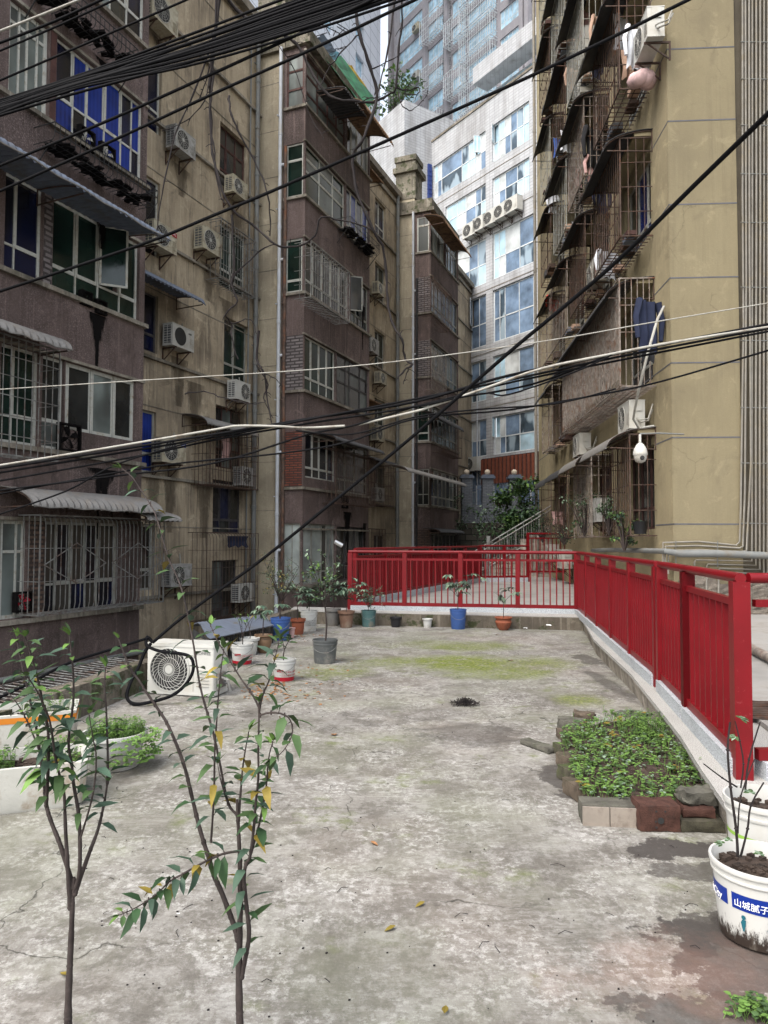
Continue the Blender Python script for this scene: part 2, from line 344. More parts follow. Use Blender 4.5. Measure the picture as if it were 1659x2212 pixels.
# ---------------------------------------------------------------- window and facade builders
L = Fr(math.atan2(.9252, .3794)); YF, YW = 10.27, 11.87          # left block: x runs away along the facade, y into the wall
R = Fr(math.atan2(-.998, -.0644)); RY = 4.325; RX = -13.1        # right block: x runs towards the camera
Wf = Fr(math.atan2(-.827, .562)); WY = 25.26*1.168                     # white tiled block
def front(y): return lambda a, z, o: (a, y+o, z)
def side(x): return lambda a, z, o: (x+o, a, z)
def cbox(mb, cv, a0, a1, z0, z1, o0, o1):
    p, q = cv(a0, z0, o0), cv(a1, z1, o1)
    mb.box(min(p[0],q[0]), max(p[0],q[0]), min(p[1],q[1]), max(p[1],q[1]), min(p[2],q[2]), max(p[2],q[2]))
def wallgrid(mb, cv, a0, a1, z0, z1, holes, dep=.2):
    A = sorted({a0, a1, *[min(max(h[i], a0), a1) for h in holes for i in (0, 1)]}); Z = sorted({z0, z1, *[min(max(h[i], z0), z1) for h in holes for i in (2, 3)]})
    for i in range(len(A)-1):
        for j in range(len(Z)-1):
            ca, cz = (A[i]+A[i+1])/2, (Z[j]+Z[j+1])/2
            if any(h[0] < ca < h[1] and h[2] < cz < h[3] for h in holes): continue
            mb.poly([cv(A[i], Z[j], 0), cv(A[i+1], Z[j], 0), cv(A[i+1], Z[j+1], 0), cv(A[i], Z[j+1], 0)])
    for (h0, h1, g0, g1) in holes:
        for q in (((h0,g0),(h1,g0)), ((h1,g0),(h1,g1)), ((h1,g1),(h0,g1)), ((h0,g1),(h0,g0))):
            mb.poly([cv(*q[0], 0), cv(*q[1], 0), cv(*q[1], dep), cv(*q[0], dep)])
def window(T, cv, a0, a1, z0, z1, cols=3, low=.25, top=0.0, fm='frame_g', gm='g_dark', inset=.07, fw=.05, bars=0, gms=None, openc=None, louv=None, name='window', sash=True):
    """frame with a main row of casements, an optional low row and top row; panes are one sub-part"""
    fb, gb = MB(), MB(); H = z1-z0
    cs = [k/cols for k in range(cols+1)] if isinstance(cols, int) else cols
    rows = [0.0] + ([low] if low else []) + ([1-top] if top else []) + [1.0]
    o0, o1 = inset, inset+.05
    mats = gms or [gm]
    for k, c in enumerate(cs):
        a = a0+(a1-a0)*c; w = fw/2 if 0 < k < len(cs)-1 else fw
        s = -w/2 if 0 < k < len(cs)-1 else (0 if k == 0 else -w)
        cbox(fb, cv, a+s, a+s+w, z0, z1, o0, o1)
    for k, r in enumerate(rows):
        z = z0+H*r; w = fw if k in (0, len(rows)-1) else fw*.8
        s = 0 if k == 0 else (-w if k == len(rows)-1 else -w/2)
        for j in range(len(cs)-1):
            b0 = a0+(a1-a0)*cs[j]+fw*.5; b1 = a0+(a1-a0)*cs[j+1]-fw*.5
            cbox(fb, cv, b0, b1, z+s, z+s+w, o0+.004, o1-.004)
    main = 1 if low else 0
    for j in range(len(cs)-1):
        b0 = a0+(a1-a0)*cs[j]+fw*.45; b1 = a0+(a1-a0)*cs[j+1]-fw*.45
        for r in range(len(rows)-1):
            c0 = z0+H*rows[r]+fw*.4; c1 = z0+H*rows[r+1]-fw*.4
            gb.i = (j*7+r*3) % len(mats)
            if louv and (j, r) in louv:
                n = max(3, int((c1-c0)/.09))
                for q in range(n):
                    zz = c0+(c1-c0)*(q+.5)/n; cbox(fb, cv, b0, b1, zz-.012, zz+.02, o0, o1)
                gb.i = len(mats)-1 if len(mats) > 1 else 0
            if openc and j in openc and r == main:            # casement swung outward on its side hinge
                ang = openc[j]; wd = b1-b0; hin = b0 if ang > 0 else b1; dr = 1 if ang > 0 else -1; an = abs(ang)
                def P(t_, z_): q = cv(hin+dr*wd*t_*math.cos(an), z_, o0-wd*t_*math.sin(an)); return Vector(q)
                for (t0, t1, e0, e1) in ((0,1,c0,c0+.04),(0,1,c1-.04,c1),(0,.08,c0,c1),(.92,1,c0,c1)):
                    pa, pb = P(t0, e0), P(t1, e0); d = pb-pa; nn = Vector((0,0,1)).cross(d).normalized()*.015
                    cc = (pa+pb)/2+Vector((0,0,(e1-e0)/2)); fb.obox(cc, d/2, nn, (0,0,(e1-e0)/2))
                pa, pb = P(.08, c0), P(.92, c0); d = pb-pa; nn = Vector((0,0,1)).cross(d).normalized()*.004
                gb.obox((pa+pb)/2+Vector((0,0,(c1-c0)/2)), d/2, nn, (0,0,(c1-c0)/2))
                cbox(gb, cv, b0, b1, c0, c1, o1+.10, o1+.11)      # the dark room through the open casement
                continue
            if sash and r == main and (b1-b0) > .3:
                s_ = .028
                for q in ((b0,b0+s_,c0,c1),(b1-s_,b1,c0,c1),(b0+s_,b1-s_,c0,c0+s_),(b0+s_,b1-s_,c1-s_,c1)): cbox(fb, cv, q[0], q[1], q[2], q[3], o0+.01, o1-.01)
            cbox(gb, cv, b0-.01, b1+.01, c0-.01, c1+.01, o0+.025, o0+.03+.004*(j % 2))
    w = part(T, name, fb, M[fm]); part(w, 'pane', gb, [M[x] for x in mats]); return w
def infill(T, cv, a0, a1, z0, z1, mat, o0=.02, o1=.15, name='brick_infill'):
    b = MB(); cbox(b, cv, a0, a1, z0, z1, o0, o1); return part(T, name, b, M[mat])
# ---------------------------------------------------------------- left apartment block
A = thing('apartment_building', 'long old block with mauve pebbledash bays and stained beige walls along the left', 'building', (0, 0, 0), L.phi)
SZ = [.17, 3.1, 6.0, 8.96, 11.9, 14.7]; LH = 1.66; ROOF = 16.55
def lx(u, y=YF, v=900): return L.pix(u, v, y)[0]
bays = [(2.0, lx(308)), (lx(655), lx(797)), (lx(930), lx(990))]
walls_x = [(bays[0][1], bays[1][0]), (bays[1][1], bays[2][0]), (bays[2][1], bays[2][1]+14)]
YP = YF+.78
pink, beige, pier, ledge, cap = MB(), MB(), MB(), MB(), MB()
wins = []       # deferred (function, args)
HL = {0: [], 1: [], 2: []}; RHOLE = {1: [], 2: []}
def fw_(bay, u0, u1, k, h=LH, dz=0.0, **kw):      # a window in a bay front, given by photo columns
    x0, x1 = lx(u0), lx(u1)
    x0 = max(x0, bays[bay][0]+.06); x1 = min(x1, bays[bay][1]-.05)
    z0, z1 = SZ[k]+.02+dz, SZ[k]+h
    HL[bay].append((x0, x1, z0, z1)); return lambda: window(A, front(YF), x0, x1, z0, z1, **kw)
W_ = []
# bay one (nearest): floors 0-3
W_.append(fw_(0, 0, 66, 0, cols=[0,.25,.72,1], low=0, top=.32, fm='frame_w', gm='g_grey', fw=.06))
W_.append(fw_(0, 104, 262, 0, cols=[0,.16,.36,.56,.72,1], low=.32, fm='frame_g', gms=['g_navy','g_dark']))
W_.append(fw_(0, 0, 84, 1, cols=[0,.35,1], low=.28, fm='frame_w', gm='g_green'))
W_.append(fw_(0, 140, 293, 1, dz=.40, cols=[0,.05,.38,.70,1], low=0, fm='frame_w', gms=['g_dark','g_dark','g_grey'], fw=.07))
W_.append(lambda: [infill(A, front(YF), lx(140)+.42+.0*q, lx(293)-.0, SZ[1]+.0, SZ[1]+.42, 'g_mint', .03, .1, 'mint_panel') for q in (0,)])
W_.append(fw_(0, 90, 138, 1, cols=1, low=.3, fm='frame_w', gms=['g_grey','g_dark']))
W_.append(fw_(0, 0, 84, 2, cols=[0,.32,1], low=.27, fm='frame_w', gms=['g_navy']))
W_.append(fw_(0, 106, 296, 2, cols=[0,.27,.52,.78,1], low=.25, fm='frame_w', gm='g_green', openc={2: .75}, fw=.055))
W_.append(fw_(0, 0, 90, 3, cols=[0,.3,.5,.75,1], low=.0, top=.2, fm='frame_w', gm='g_grey', fw=.07))
W_.append(fw_(0, 106, 299, 3, cols=[0,.2,.34,.55,.75,.88,1], low=.36, fm='frame_w', gms=['g_blue','g_blue','g_blue','g_navy']))
W_.append(fw_(0, 0, 299, 4, cols=7, low=.3, fm='frame_w', gms=['g_navy','g_grey','g_dark']))
# bay two
W_.append(fw_(1, 655, 745, 5, h=1.62, cols=[0,.3,.55,.78,1], low=.3, top=.34, fm='frame_b', gm='g_grey'))
W_.append(fw_(1, 747, 797, 5, h=1.55, cols=4, low=.0, fm='frame_w', gms=['g_dark','g_grey']))
W_.append(fw_(1, 655, 744, 4, cols=[0,.36,.7,1], low=.5, top=.25, fm='frame_w', gms=['g_green','g_grey']))
W_.append(fw_(1, 746, 797, 4, cols=4, low=.22, fm='frame_w', gms=['g_blue','g_navy']))
W_.append(fw_(1, 655, 752, 3, cols=5, low=.25, fm='frame_w', gm='g_dark'))
W_.append(fw_(1, 756, 797, 3, cols=3, low=.24, fm='frame_g', gms=['g_green','g_dark'], openc={0: .9}))
W_.append(fw_(1, 655, 725, 2, cols=4, low=.24, fm='frame_w', gm='g_green'))
W_.append(fw_(1, 727, 797, 2, cols=[0,.3,.42,.75,1], low=.45, top=.25, fm='frame_k', gms=['g_dark','g_grey'], inset=.05))
W_.append(fw_(1, 660, 726, 1, dz=.28, cols=[0,.28,.5,.76,1], low=.22, fm='frame_w', gms=['g_navy','g_dark','g_navy']))
W_.append(fw_(1, 728, 797, 1, cols=[0,.3,.6,1], low=.25, fm='frame_g', gm='g_dark'))
W_.append(fw_(1, 655, 727, 0, cols=[0,.3,.6,.75,1], low=.2, fm='frame_g', gms=['g_frost','g_frost','g_dark'], h=1.85))
W_.append(fw_(1, 729, 790, 0, cols=3, low=.3, fm='frame_k', gm='g_dark', h=1.8))
# bay three
W_.append(fw_(2, 930, 962, 5, h=1.6, cols=4, low=.0, top=.25, fm='frame_w', gms=['g_grey','g_frost']))
W_.append(fw_(2, 964, 990, 5, h=1.6, cols=4, low=.0, top=.25, fm='frame_g', gms=['g_dark','g_green']))
for k, (m1, m2) in zip((4, 3, 2, 1, 0), (('g_green','g_dark'), ('g_green','g_grey'), ('g_dark','g_green'), ('g_grey','g_dark'), ('g_navy','g_dark'))):
    W_.append(fw_(2, 932, 990, k, cols=7, low=.25, fm='frame_g' if k != 1 else 'frame_w', gms=[m1, m2]))
for i, (xa, xb) in enumerate(bays):
    wallgrid(pink, front(YF), xa, xb, -4.2, ROOF, HL[i], .2)
    wallgrid(pink, side(xb), YF, YW, -4.2, ROOF, [], .2)
    if i:
        rh = [(YF+.07, YF+.66, SZ[k]+.02, SZ[k]+(1.66 if k else 1.85)) for k in range(6)]
        wallgrid(pink, side(xa), YF, YP, -4.2, ROOF, rh, .15)
        wallgrid(pier, side(xa), YP, YW, -4.2, 17.3, [], .2)
        cap.box(xa-.02, xa+.9, YP-.05, YW+.1, 17.3, 19.1); cap.box(xa-.16, xa+1.05, YP-.2, YW+.2, 18.55, 18.8); cap.box(xa-.08, xa+.95, YP-.1, YW+.15, 19.1, 19.35)
    for k in range(6):
        if xa > 3 or k < 5:
            z = SZ[k]; x0 = xa-(.07 if i else 0)
            ledge.box(x0, xb+.05, YF-.08, YF+.05, z-.075, z+.005)
            if i: ledge.box(xa-.07, xa+.05, YF+.05, YP-.06, z-.075, z+.005)
            ledge.box(x0+.03, xb+.03, YF-.035, YF+.04, z+1.665, z+1.72)
    cap.box(xa-.12, xb+.15, YF-.2, YW+.4, ROOF, ROOF+.16); cap.box(xa-.02, xb+.05, YF-.06, YW+.4, ROOF+.16, ROOF+.62)
# recessed beige wall with windows
WH = []
def ww_(u0, u1, z0, z1, **kw):
    x0, x1 = lx(u0, YW), lx(u1, YW); WH.append((x0, x1, z0, z1)); return lambda: window(A, front(YW), x0, x1, z0, z1, inset=.12, **kw)
for (z, h, g, f) in ((3.15,1.5,'g_blue','frame_g'), (6.1,1.45,'g_navy','frame_k'), (8.5,1.9,'g_navy','frame_w'), (11.6,1.9,'g_navy','frame_w'), (.3,1.6,'g_dark','frame_g')):
    x0 = bays[0][1]-1.2
    x1 = lx(338, YW); WH.append((x0, x1, z, z+h)); W_.append((lambda x0=x0, x1=x1, z=z, h=h, g=g, f=f: window(A, front(YW), x0, x1, z, z+h, cols=3, low=.3, inset=.08, fm=f, gms=[g])))
W_.append(ww_(470, 530, 8.7, 10.55, cols=2, low=.3, fm='frame_w', gm='g_green'))
W_.append(ww_(468, 528, 11.6, 13.4, cols=3, low=.3, top=.3, fm='frame_b', gm='g_dark'))
W_.append(ww_(482, 536, 6.15, 7.9, cols=2, low=.25, fm='frame_g', gm='g_green'))
W_.append(ww_(466, 526, 4.05-.5, 5.3, cols=3, low=.3, top=.3, fm='frame_b', gms=['g_dark','g_grey']))
W_.append(ww_(462, 526, 1.7, 3.2, cols=3, low=.25, fm='frame_k', gms=['g_navy','g_dark']))
W_.append(ww_(462, 520, -.9, .95, cols=2, low=.25, fm='frame_k', gms=['g_dark','g_grey']))
WH2 = []
for k in range(6):
    x0, x1 = lx(809, YW), lx(832, YW); WH.append((x0, x1, SZ[k]+.05, SZ[k]+1.6))
    W_.append(lambda x0=x0, x1=x1, k=k: window(A, front(YW), x0, x1, SZ[k]+.05, SZ[k]+1.6, cols=2, low=.3, inset=.1, fm='frame_w' if k in (5,) else 'frame_g', gms=['g_navy'] if k == 5 else ['g_green','g_dark']))
wallgrid(beige, front(YW), 2.0, bays[2][1]+12, -4.2, 17.6, WH, .22)
bc = MB(); bc.box(2.0, bays[2][1]+12, YW+.5, YW+10, -4.2, 17.7); 
part(A, 'roof', bc, M['cap'])
for k in range(6):
    for (xa, xb) in walls_x: ledge.box(xa, xb-.002, YW-.09, YW+.02, SZ[k]-.08, SZ[k]-.01)
for (xa, xb) in walls_x: ledge.box(xa, xb-.003, YW-.22, YW+.1, 17.35, 17.62); ledge.box(xa, xb-.003, YW-.1, YW+.1, 17.0, 17.15)
gr = MB()
for k in range(6):
    for (xa, xb) in walls_x: gr.box(xa, xb-.01, YW-.012, YW+.01, SZ[k]+1.66, SZ[k]+1.685)
for i in (1, 2):
    for z in (.9, 2.4, 3.87, 5.35, 6.8, 8.25, 9.75, 11.2, 12.65, 14.1, 15.6): gr.box(bays[i][0]-.006, bays[i][0]+.01, YP+.06, YW-.002, z, z+.018)
part(A, 'wall', beige, M['beige']); part(A, 'bay_wall', pink, M['pink']); part_split(A, 'pier', pier, M['beige2']); part_split(A, 'ledge', ledge, M['ledge']); part_split(A, 'roof_slab', cap, M['cap']); part_split(A, 'plaster_groove', gr, M['ledge'])
for f in W_: f()
# return faces of bays two and three: glazed, bricked up or latticed
RT = {1: ['frost', 'brick_r', 'brick_g', 'green', 'green2', 'wood'], 2: ['brick_old', 'dark', 'green', 'brick_g', 'brick_g', 'white']}
for i in (1, 2):
    xa = bays[i][0]
    for k, st in enumerate(RT[i]):
        a0, a1, z0, z1 = YF+.07, YF+.66, SZ[k]+.02, SZ[k]+(1.66 if k else 1.85)
        if st.startswith('brick'): infill(A, side(xa), a0-.04, a1+.04, z0, z1, st, -.015, .12)
        else:
            kw = {'frost': dict(cols=2, low=.15, fm='frame_g', gm='g_frost'), 'green': dict(cols=[0,1], low=.22, fm='frame_w', gm='g_green', fw=.06), 'green2': dict(cols=[0,1], low=0, top=.3, fm='frame_w', gm='g_green', fw=.05),
                  'wood': dict(cols=[0,1], low=.33, top=.3, fm='frame_b', gm='g_grey'), 'dark': dict(cols=2, low=.3, fm='frame_g', gm='g_dark'), 'white': dict(cols=[0,1], low=0, top=.24, fm='frame_w', gm='g_grey', fw=.06)}[st]
            window(A, side(xa), a0, a1, z0, z1, inset=.03, **kw)
# bricked pillars inside the bay fronts
for (b, u0, u1, k, m) in ((0, 86, 104, 2, 'brick_g'), (0, 67, 103, 0, 'brick_old'), (0, 92, 104, 3, 'frame_b')):
    x0, x1 = lx(u0), lx(u1); infill(A, front(YF), x0, x1, SZ[k], SZ[k]+LH, m, -.012, .02, 'brick_pillar')
# soot and drip stains below the kitchen fans (stains with their own ragged outline)
def stain(u0, u1, v0, v1, y=YF, seed=1, mat='soot'):
    xm0, zt = L.pix(u0, v0, y); xm1, zb = L.pix(u1, v1, y); mb = MB()
    mb.poly([(xm0, y-.006-.0004*(seed % 7), zb), (xm1, y-.006-.0004*(seed % 7), zb), (xm1, y-.006-.0004*(seed % 7), zt), (xm0, y-.006-.0004*(seed % 7), zt)])
    part(A, 'soot_stain' if mat == 'soot' else 'drip_stain', mb, M[mat+'st'])
stain(182, 236, 668, 800, seed=3); stain(178, 268, 1008, 1085, seed=5); stain(200, 222, 1010, 1165, seed=6); stain(190, 260, 1010, 1050, seed=8)
stain(196, 245, 110, 175, seed=9); stain(176, 262, 420, 560, seed=10); stain(738, 762, 1105, 1220, seed=11); stain(790-8, 792, 1130, 1230, seed=13); stain(776, 790, 655, 760, seed=12)
for q, (u, v, dv) in enumerate(((391, 345, 75), (510, 440, 60), (450, 560, 80), (386, 768, 90), (516, 878, 70), (366, 1008, 110), (345, 66, 60), (524, 1305, 40), (440, 1045, 90), (330, 1020, 80), (492, 640, 70), (420, 822, 100))):
    stain(u-26, u+26, v-4, v+dv*1.3, y=YW-.004, seed=40+q, mat='grime')
# kitchen exhaust fans
def fan(label, u, v, s=.3, col='soot', y=YF):
    x, z = L.pix(u, v, y-.03); T = thing('exhaust_fan', label, 'exhaust fan', L.w(x, y-.03, z), L.phi)
    f = MB(); h = s/2
    for q in ((-h,h,-h,-h+.03),(-h,h,h-.03,h),(-h,-h+.03,-h+.03,h-.03),(h-.03,h,-h+.03,h-.03)): f.box(q[0], q[1], -.04, .06, q[2], q[3])
    for r_ in (.45, .3, .16):
        f.tube([(h*2*r_*math.cos(k*.524), -.045, h*2*r_*math.sin(k*.524)) for k in range(13)], .005, 4, False)
    part(T, 'housing', f, M['soot'])
    b = MB()
    for k in range(4):
        a = k*math.pi/2+.4; p = [(0,0,0)]
        for (rr, da) in ((.25,-.35),(.42,-.3),(.43,.25),(.2,.4)): p.append((s*rr*math.cos(a+da), .02*math.sin(da*4), s*rr*math.sin(a+da)))
        b.poly(p)
    part(T, 'blades', b, M[col]); return T
M['fanred'] = plain('red_fan_blade', (.45,.02,.04), .5)
fan('small exhaust fan with red blades below the lowest left window', 50, 1300, .34, 'fanred')
fan('sooty exhaust fan under the white framed middle window', 150, 945, .5)
fan('sooty fan set in the green window, left of its pair', 186, 645, .27)
fan('sooty fan set in the green window, right of its pair', 218, 664, .27)
fan('dusty fan in the lower row of the blue window, left one', 187, 300, .38, 'ac')
fan('dusty fan in the lower row of the blue window, right one', 232, 335, .38, 'ac')
fan('sooty exhaust fan dripping grease under the far navy window', 745, 1085, .4)
# ---------------------------------------------------------------- air conditioners, cages, awnings
def ac_unit(F, label, x, z, y, w=.8, h=.56, d=.3, mat='ac', brk=True, nm='air_conditioner', gap=.12, flip=False, logo=None, hose=True, look='ring', fan_side=-1):
    """outdoor unit hung on a wall (outward is -y); parts: casing, fan guard, side fins, bracket"""
    if mat == 'ac': mat = ['ac', 'ac2', 'ac3', 'acnew'][len(label) % 4]
    T = thing(nm, label, 'air conditioner', F.w(x, y-gap, z), F.phi, 'air conditioners on the facades')
    c = MB(); e = .02
    c.box(-w/2, w/2, -d, 0, e, h-e); c.box(-w/2-.006, w/2+.006, -d-.006, .006, h-e, h); c.box(-w/2-.004, w/2+.004, -d-.004, .004, 0, e)
    sx = w/2*(1 if flip else -1)
    part(T, 'casing', c, M[mat])
    fx = fan_side*w*.14; R_ = h*.40
    g = MB(); g.lathe([(R_, -d-.012), (R_+.015, -d-.012), (R_+.015, -d+.01)], (fx, 0, h/2), 20, 'y')
    for k in range(4):
        rr = R_*(k+1)/5
        g.lathe([(rr, -d-.014), (rr+.006, -d-.014)], (fx, 0, h/2), 18, 'y')
    for k in range(12):
        a = k*math.pi/6; g.bar((fx+.04*math.cos(a), -d-.012, h/2+.04*math.sin(a)), (fx+R_*math.cos(a), -d-.012, h/2+R_*math.sin(a)), .003)
    g.lathe([(0, -d-.018), (.045, -d-.018), (.045, -d)], (fx, 0, h/2), 12, 'y')
    if look == 'ring': part(T, 'fan_guard', g, M['ac'])
    k_ = MB(); k_.lathe([(0, -d-.004), (R_, -d-.004)], (fx, 0, h/2), 20, 'y'); part(T, 'fan_opening', k_, M['acdark'])
    v = MB(); s = -1
    v.box(s*w/2-.003, s*w/2+.001, -d+.03, -.04, .06, h-.06)
    part(T, 'side_fins', v, M['acfin'])
    v2 = MB()
    for k in range(7):
        zz = .06+(h-.12)*(k+.5)/7; v2.box(s*w/2-.012, s*w/2-.004, -d+.03, -.04, zz-.008, zz+.008)
    for yy in (-d+.03, -d/2, -.045): v2.box(s*w/2-.014, s*w/2-.004, yy, yy+.012, .05, h-.05)
    v3 = MB()
    for k in range(5): v3.box(w/2-w*.2, w/2-.04, -d-.010, -d-.003, .1+.05*k, .115+.05*k)
    part(T, 'side_grille', v2, M[mat]); part(T, 'front_slots', v3, M[mat])
    if brk:
        for sx in (-w*.33, w*.33):
            b = MB(); b.box(sx-.015, sx+.015, -d-.02, gap, -.035, -.003); b.box(sx-.015, sx+.015, gap-.03, gap, -.35, -.03)
            b.bar((sx, gap-.02, -.33), (sx, -d+.04, -.03), .012); part(T, 'bracket', b, M['rust'])
    if hose:
        b = MB(); b.tube([(w/2-.03, -.05, .15), (w/2+.07, -.05, .12), (w/2+.1, .02, .25), (w/2+.08, gap-.02, h*.7), (w/2+.02, gap-.02, h+.25)], .018, 5); part(T, 'hose', b, M['wirew'])
    if logo: logo(T, w, h, d)
    return T
def cage(F, label, x0, x1, z0, z1, y, d=.5, sp=.11, rails=3, r=.007, mat='rust', floor=True, topg=True, curve=False, nm='window_cage', diamond=False, near='x0', extra=None):
    T = thing(nm, label, 'window cage', F.w(x0, y, z0), F.phi, 'security cages over the windows')
    w, h = x1-x0, z1-z0; f, b = MB(), MB(); n = max(2, int(w/sp))
    fr = r*1.7
    for yy in (-d,):
        for zz in (0, h): f.bar((0, yy, zz), (w, yy, zz), fr)
    for xx in (0, w):
        for zz in (0, h): f.bar((xx, -d, zz), (xx, -.005, zz), fr)
        f.bar((xx, -d, 0), (xx, -d, h), fr)
    part(T, 'frame', f, M[mat])
    for k in range(1, n):
        xx = w*k/n
        if curve: b.tube([(xx, -.005, 0), (xx, -d*.75, 0), (xx, -d*.95, .06), (xx, -d, .16), (xx, -d, h-.16), (xx, -d*.95, h-.05), (xx, -d*.75, h), (xx, -.005, h)], r*1.2, 4)
        else: b.bar((xx, -d, 0), (xx, -d, h), r)
    for k in range(1, rails+1):
        zz = h*k/(rails+1); b.bar((0, -d+.012, zz), (w, -d+.012, zz), r)
        for xx in (0, w): b.bar((xx, -d, zz), (xx, -.005, zz), r)
    m = max(2, int(d/sp))
    for k in range(1, m):
        for xx in (0, w): b.bar((xx, -d*k/m, 0), (xx, -d*k/m, h), r)
    if diamond:
        q = w/2
        for j in range(2):
            c = q*(j+.5); pts = [(c-q*.45, h*.5), (c, h*.72), (c+q*.45, h*.5), (c, h*.3), (c-q*.45, h*.5)]
            for p1, p2 in zip(pts, pts[1:]): b.bar((p1[0], -d-.02, p1[1]), (p2[0], -d-.02, p2[1]), r*1.2)
    part(T, 'bars', b, M[mat])
    g = MB()
    if not curve:
        for k in range(1, n, 1): g.bar((w*k/n, -d, .0), (w*k/n, -.005, .0), r)
        if topg:
            for k in range(1, n, 2): g.bar((w*k/n, -d, h), (w*k/n, -.005, h), r)
    for k in range(1, m): g.bar((0, -d*k/m, .004), (w, -d*k/m, .004), r)
    if floor == 'sheet': g.box(.02, w-.02, -d+.03, -.02, .01, .02)
    part(T, 'floor_grid', g, M[mat])
    return T
def awning(F, label, x0, x1, z, y, d=.8, drop=.35, mat='canopy_w', corr=True, th=.012, edge=None, curve=1.6, ends=True, nm='awning', brk=True, dz=0.0, rim=True):
    """curved sheet that leaves the wall at height z and falls outward by drop"""
    T = thing(nm, label, 'awning', F.w(x0, y, z), F.phi, 'awnings over the windows'); w = x1-x0
    s = MB(); nx = max(2, int(w/.07)) if corr else max(2, int(w/.4)); rows = []
    prof = [(d*math.sin(a_*math.pi/18), drop*(1-math.cos(a_*math.pi/18))) for a_ in range(10)]
    for (py_, pz_) in prof:
        rows.append([(w*i/nx, -py_-(.012*math.cos(i*math.pi) if corr else 0)*py_/d, -pz_+dz*i/nx+(.012*math.cos(i*math.pi) if corr else 0)) for i in range(nx+1)])
    s.sheet(rows, th); part(T, 'sheet', s, M[mat], 60 if not corr else 25)
    e = MB(); e.tube([(p[0], p[1]-.01, p[2]-.005) for p in rows[-1][::max(1, nx//8)]]+[rows[-1][-1]], .014, 5)
    if rim: part(T, 'front_rim', e, M[edge or mat])
    if brk:
        for xx in ([.03, w-.03] if w < 3 else [.03, w/2, w-.03]):
            b = MB(); pts = [(xx, -p_[0], -p_[1]-.03+dz*xx/w) for p_ in prof[:9]]
            b.tube(pts, .012, 4); b.bar((xx, -.01, -drop-.02+dz*xx/w), (xx, -d*.92, -drop*.9-.03+dz*xx/w), .011); b.bar((xx, -.01, -.02+dz*xx/w), (xx, -.01, -drop-.04+dz*xx/w), .011)
            part(T, 'bracket', b, M['rust'])
    return T
def lpt(u, v, y): return L.pix(u, v, y)
def acL(label, u, v, y=YW, **kw):
    h = kw.get('h', .56); d = kw.get('d', .3); x, z = lpt(u, v, y-.12-d/2)
    return ac_unit(L, label, x, z-h/2, y, **kw)
def cageL(label, u0, v0, u1, v1, y=YW, d=.5, **kw):    # upper left and lower left corner of the front grid, right column
    x0, z1 = lpt(u0, v0, y-d); _, z0 = lpt(u0, v1, y-d); x1, _ = lpt(u1, v1, y-d)
    return cage(L, label, x0, x1, z0, z1, y, d, **kw)
def awL(label, u0, v0, u1, y=YW, d=.7, **kw):          # left end seen at the outer rim
    drop = kw.get('drop', .3); x0, z = lpt(u0, v0, y-d); x1, _ = lpt(u1, v0, y-d)
    return awning(L, label, x0, x1, z+drop, y, d, **kw)
def txt(T, s, size, mat, loc, rot=(math.pi/2, 0, 0), name='lettering', ext=.001, align='LEFT'):
    c = bpy.data.curves.new('t', 'FONT'); c.body = s; c.size = size; c.extrude = ext; c.align_x = align
    o = bpy.data.objects.new('t', c); COL.objects.link(o)
    me = bpy.data.meshes.new_from_object(o.evaluated_get(bpy.context.evaluated_depsgraph_get())); bpy.data.objects.remove(o)
    p = link(name, me, M[mat] if isinstance(mat, str) else mat, T); p.location = loc; p.rotation_euler = rot; return p
M['lred'] = plain('label_red', (.28,.01,.02), .4, var=.05); M['lblue'] = plain('label_blue', (.006,.025,.20), .4, var=.05); M['lwhite'] = plain('label_white', (.8,.8,.8), .4, var=.03); M['ink'] = plain('label_black', (.02,.02,.02), .5)
def badge(text, bm, tm):
    def f(T, w, h, d):
        b = MB(); b.box(w/2-.19, w/2-.02, -d-.012, -d-.004, h-.17, h-.06); part(T, 'badge', b, M[bm])
        txt(T, text, .07, tm, (w/2-.18, -d-.014, h-.14))
    return f
def plain_logo(text, tm='ink'):
    def f(T, w, h, d): txt(T, text, .055, tm, (w/2-.24, -d-.008, h-.15))
    return f
acL('air conditioner at the top of the beige wall, seen from below', 345, 32, w=.95, h=.7, d=.36)
acL('grimy air conditioner beside the top floor blue window bay', 391, 310)
acL('air conditioner under the green window high on the beige wall', 510, 408, w=.72, h=.5, logo=plain_logo('LG'))
acL('air conditioner with a red badge behind the curved awning tip', 347, 515, w=.85, h=.6, logo=badge('TCL', 'lred', 'lwhite'))
acL('tall white air conditioner left of the caged green window', 450, 524, w=.85, h=.62, logo=plain_logo('E'))
acL('air conditioner with a square grille on the middle of the beige wall', 386, 731, w=.85, h=.56, look='square', logo=plain_logo('GREE'))
acL('small air conditioner under the brown wooden window', 516, 846, w=.72, h=.54, fan_side=1)
acL('air conditioner with a blue badge beside the white framed bay', 366, 975, w=.9, h=.6, logo=badge('Midea', 'lblue', 'lwhite'))
acL('air conditioner standing inside the long rusty window cage', 528, 1030, w=.72, h=.54, brk=False)
acL('air conditioner behind the corner of the lowest awning', 382, 1242, w=.8, h=.55)
acL('air conditioner on a dark bracket near the foot of the wall', 524, 1280, w=.72, h=.52)
acL('air conditioner beside the small upper window past the second bay', 817, 626, w=.72, h=.5)
acL('air conditioner poking out at the corner of the second bay', 803, 748, w=.85, h=.6)
acL('old boxy air conditioner above the small brown awning', 822, 818, w=.7, h=.5)
acL('air conditioner below the white hanging boxes past the second bay', 816, 938, w=.8, h=.6)
acL('air conditioner inside the dark cage past the second bay', 816, 1068, w=.72, h=.55, brk=False)
cageL('cage over the green window beside the tall air conditioner', 478, 470, 553, 600, sp=.13, rails=3, mat='steel_g')
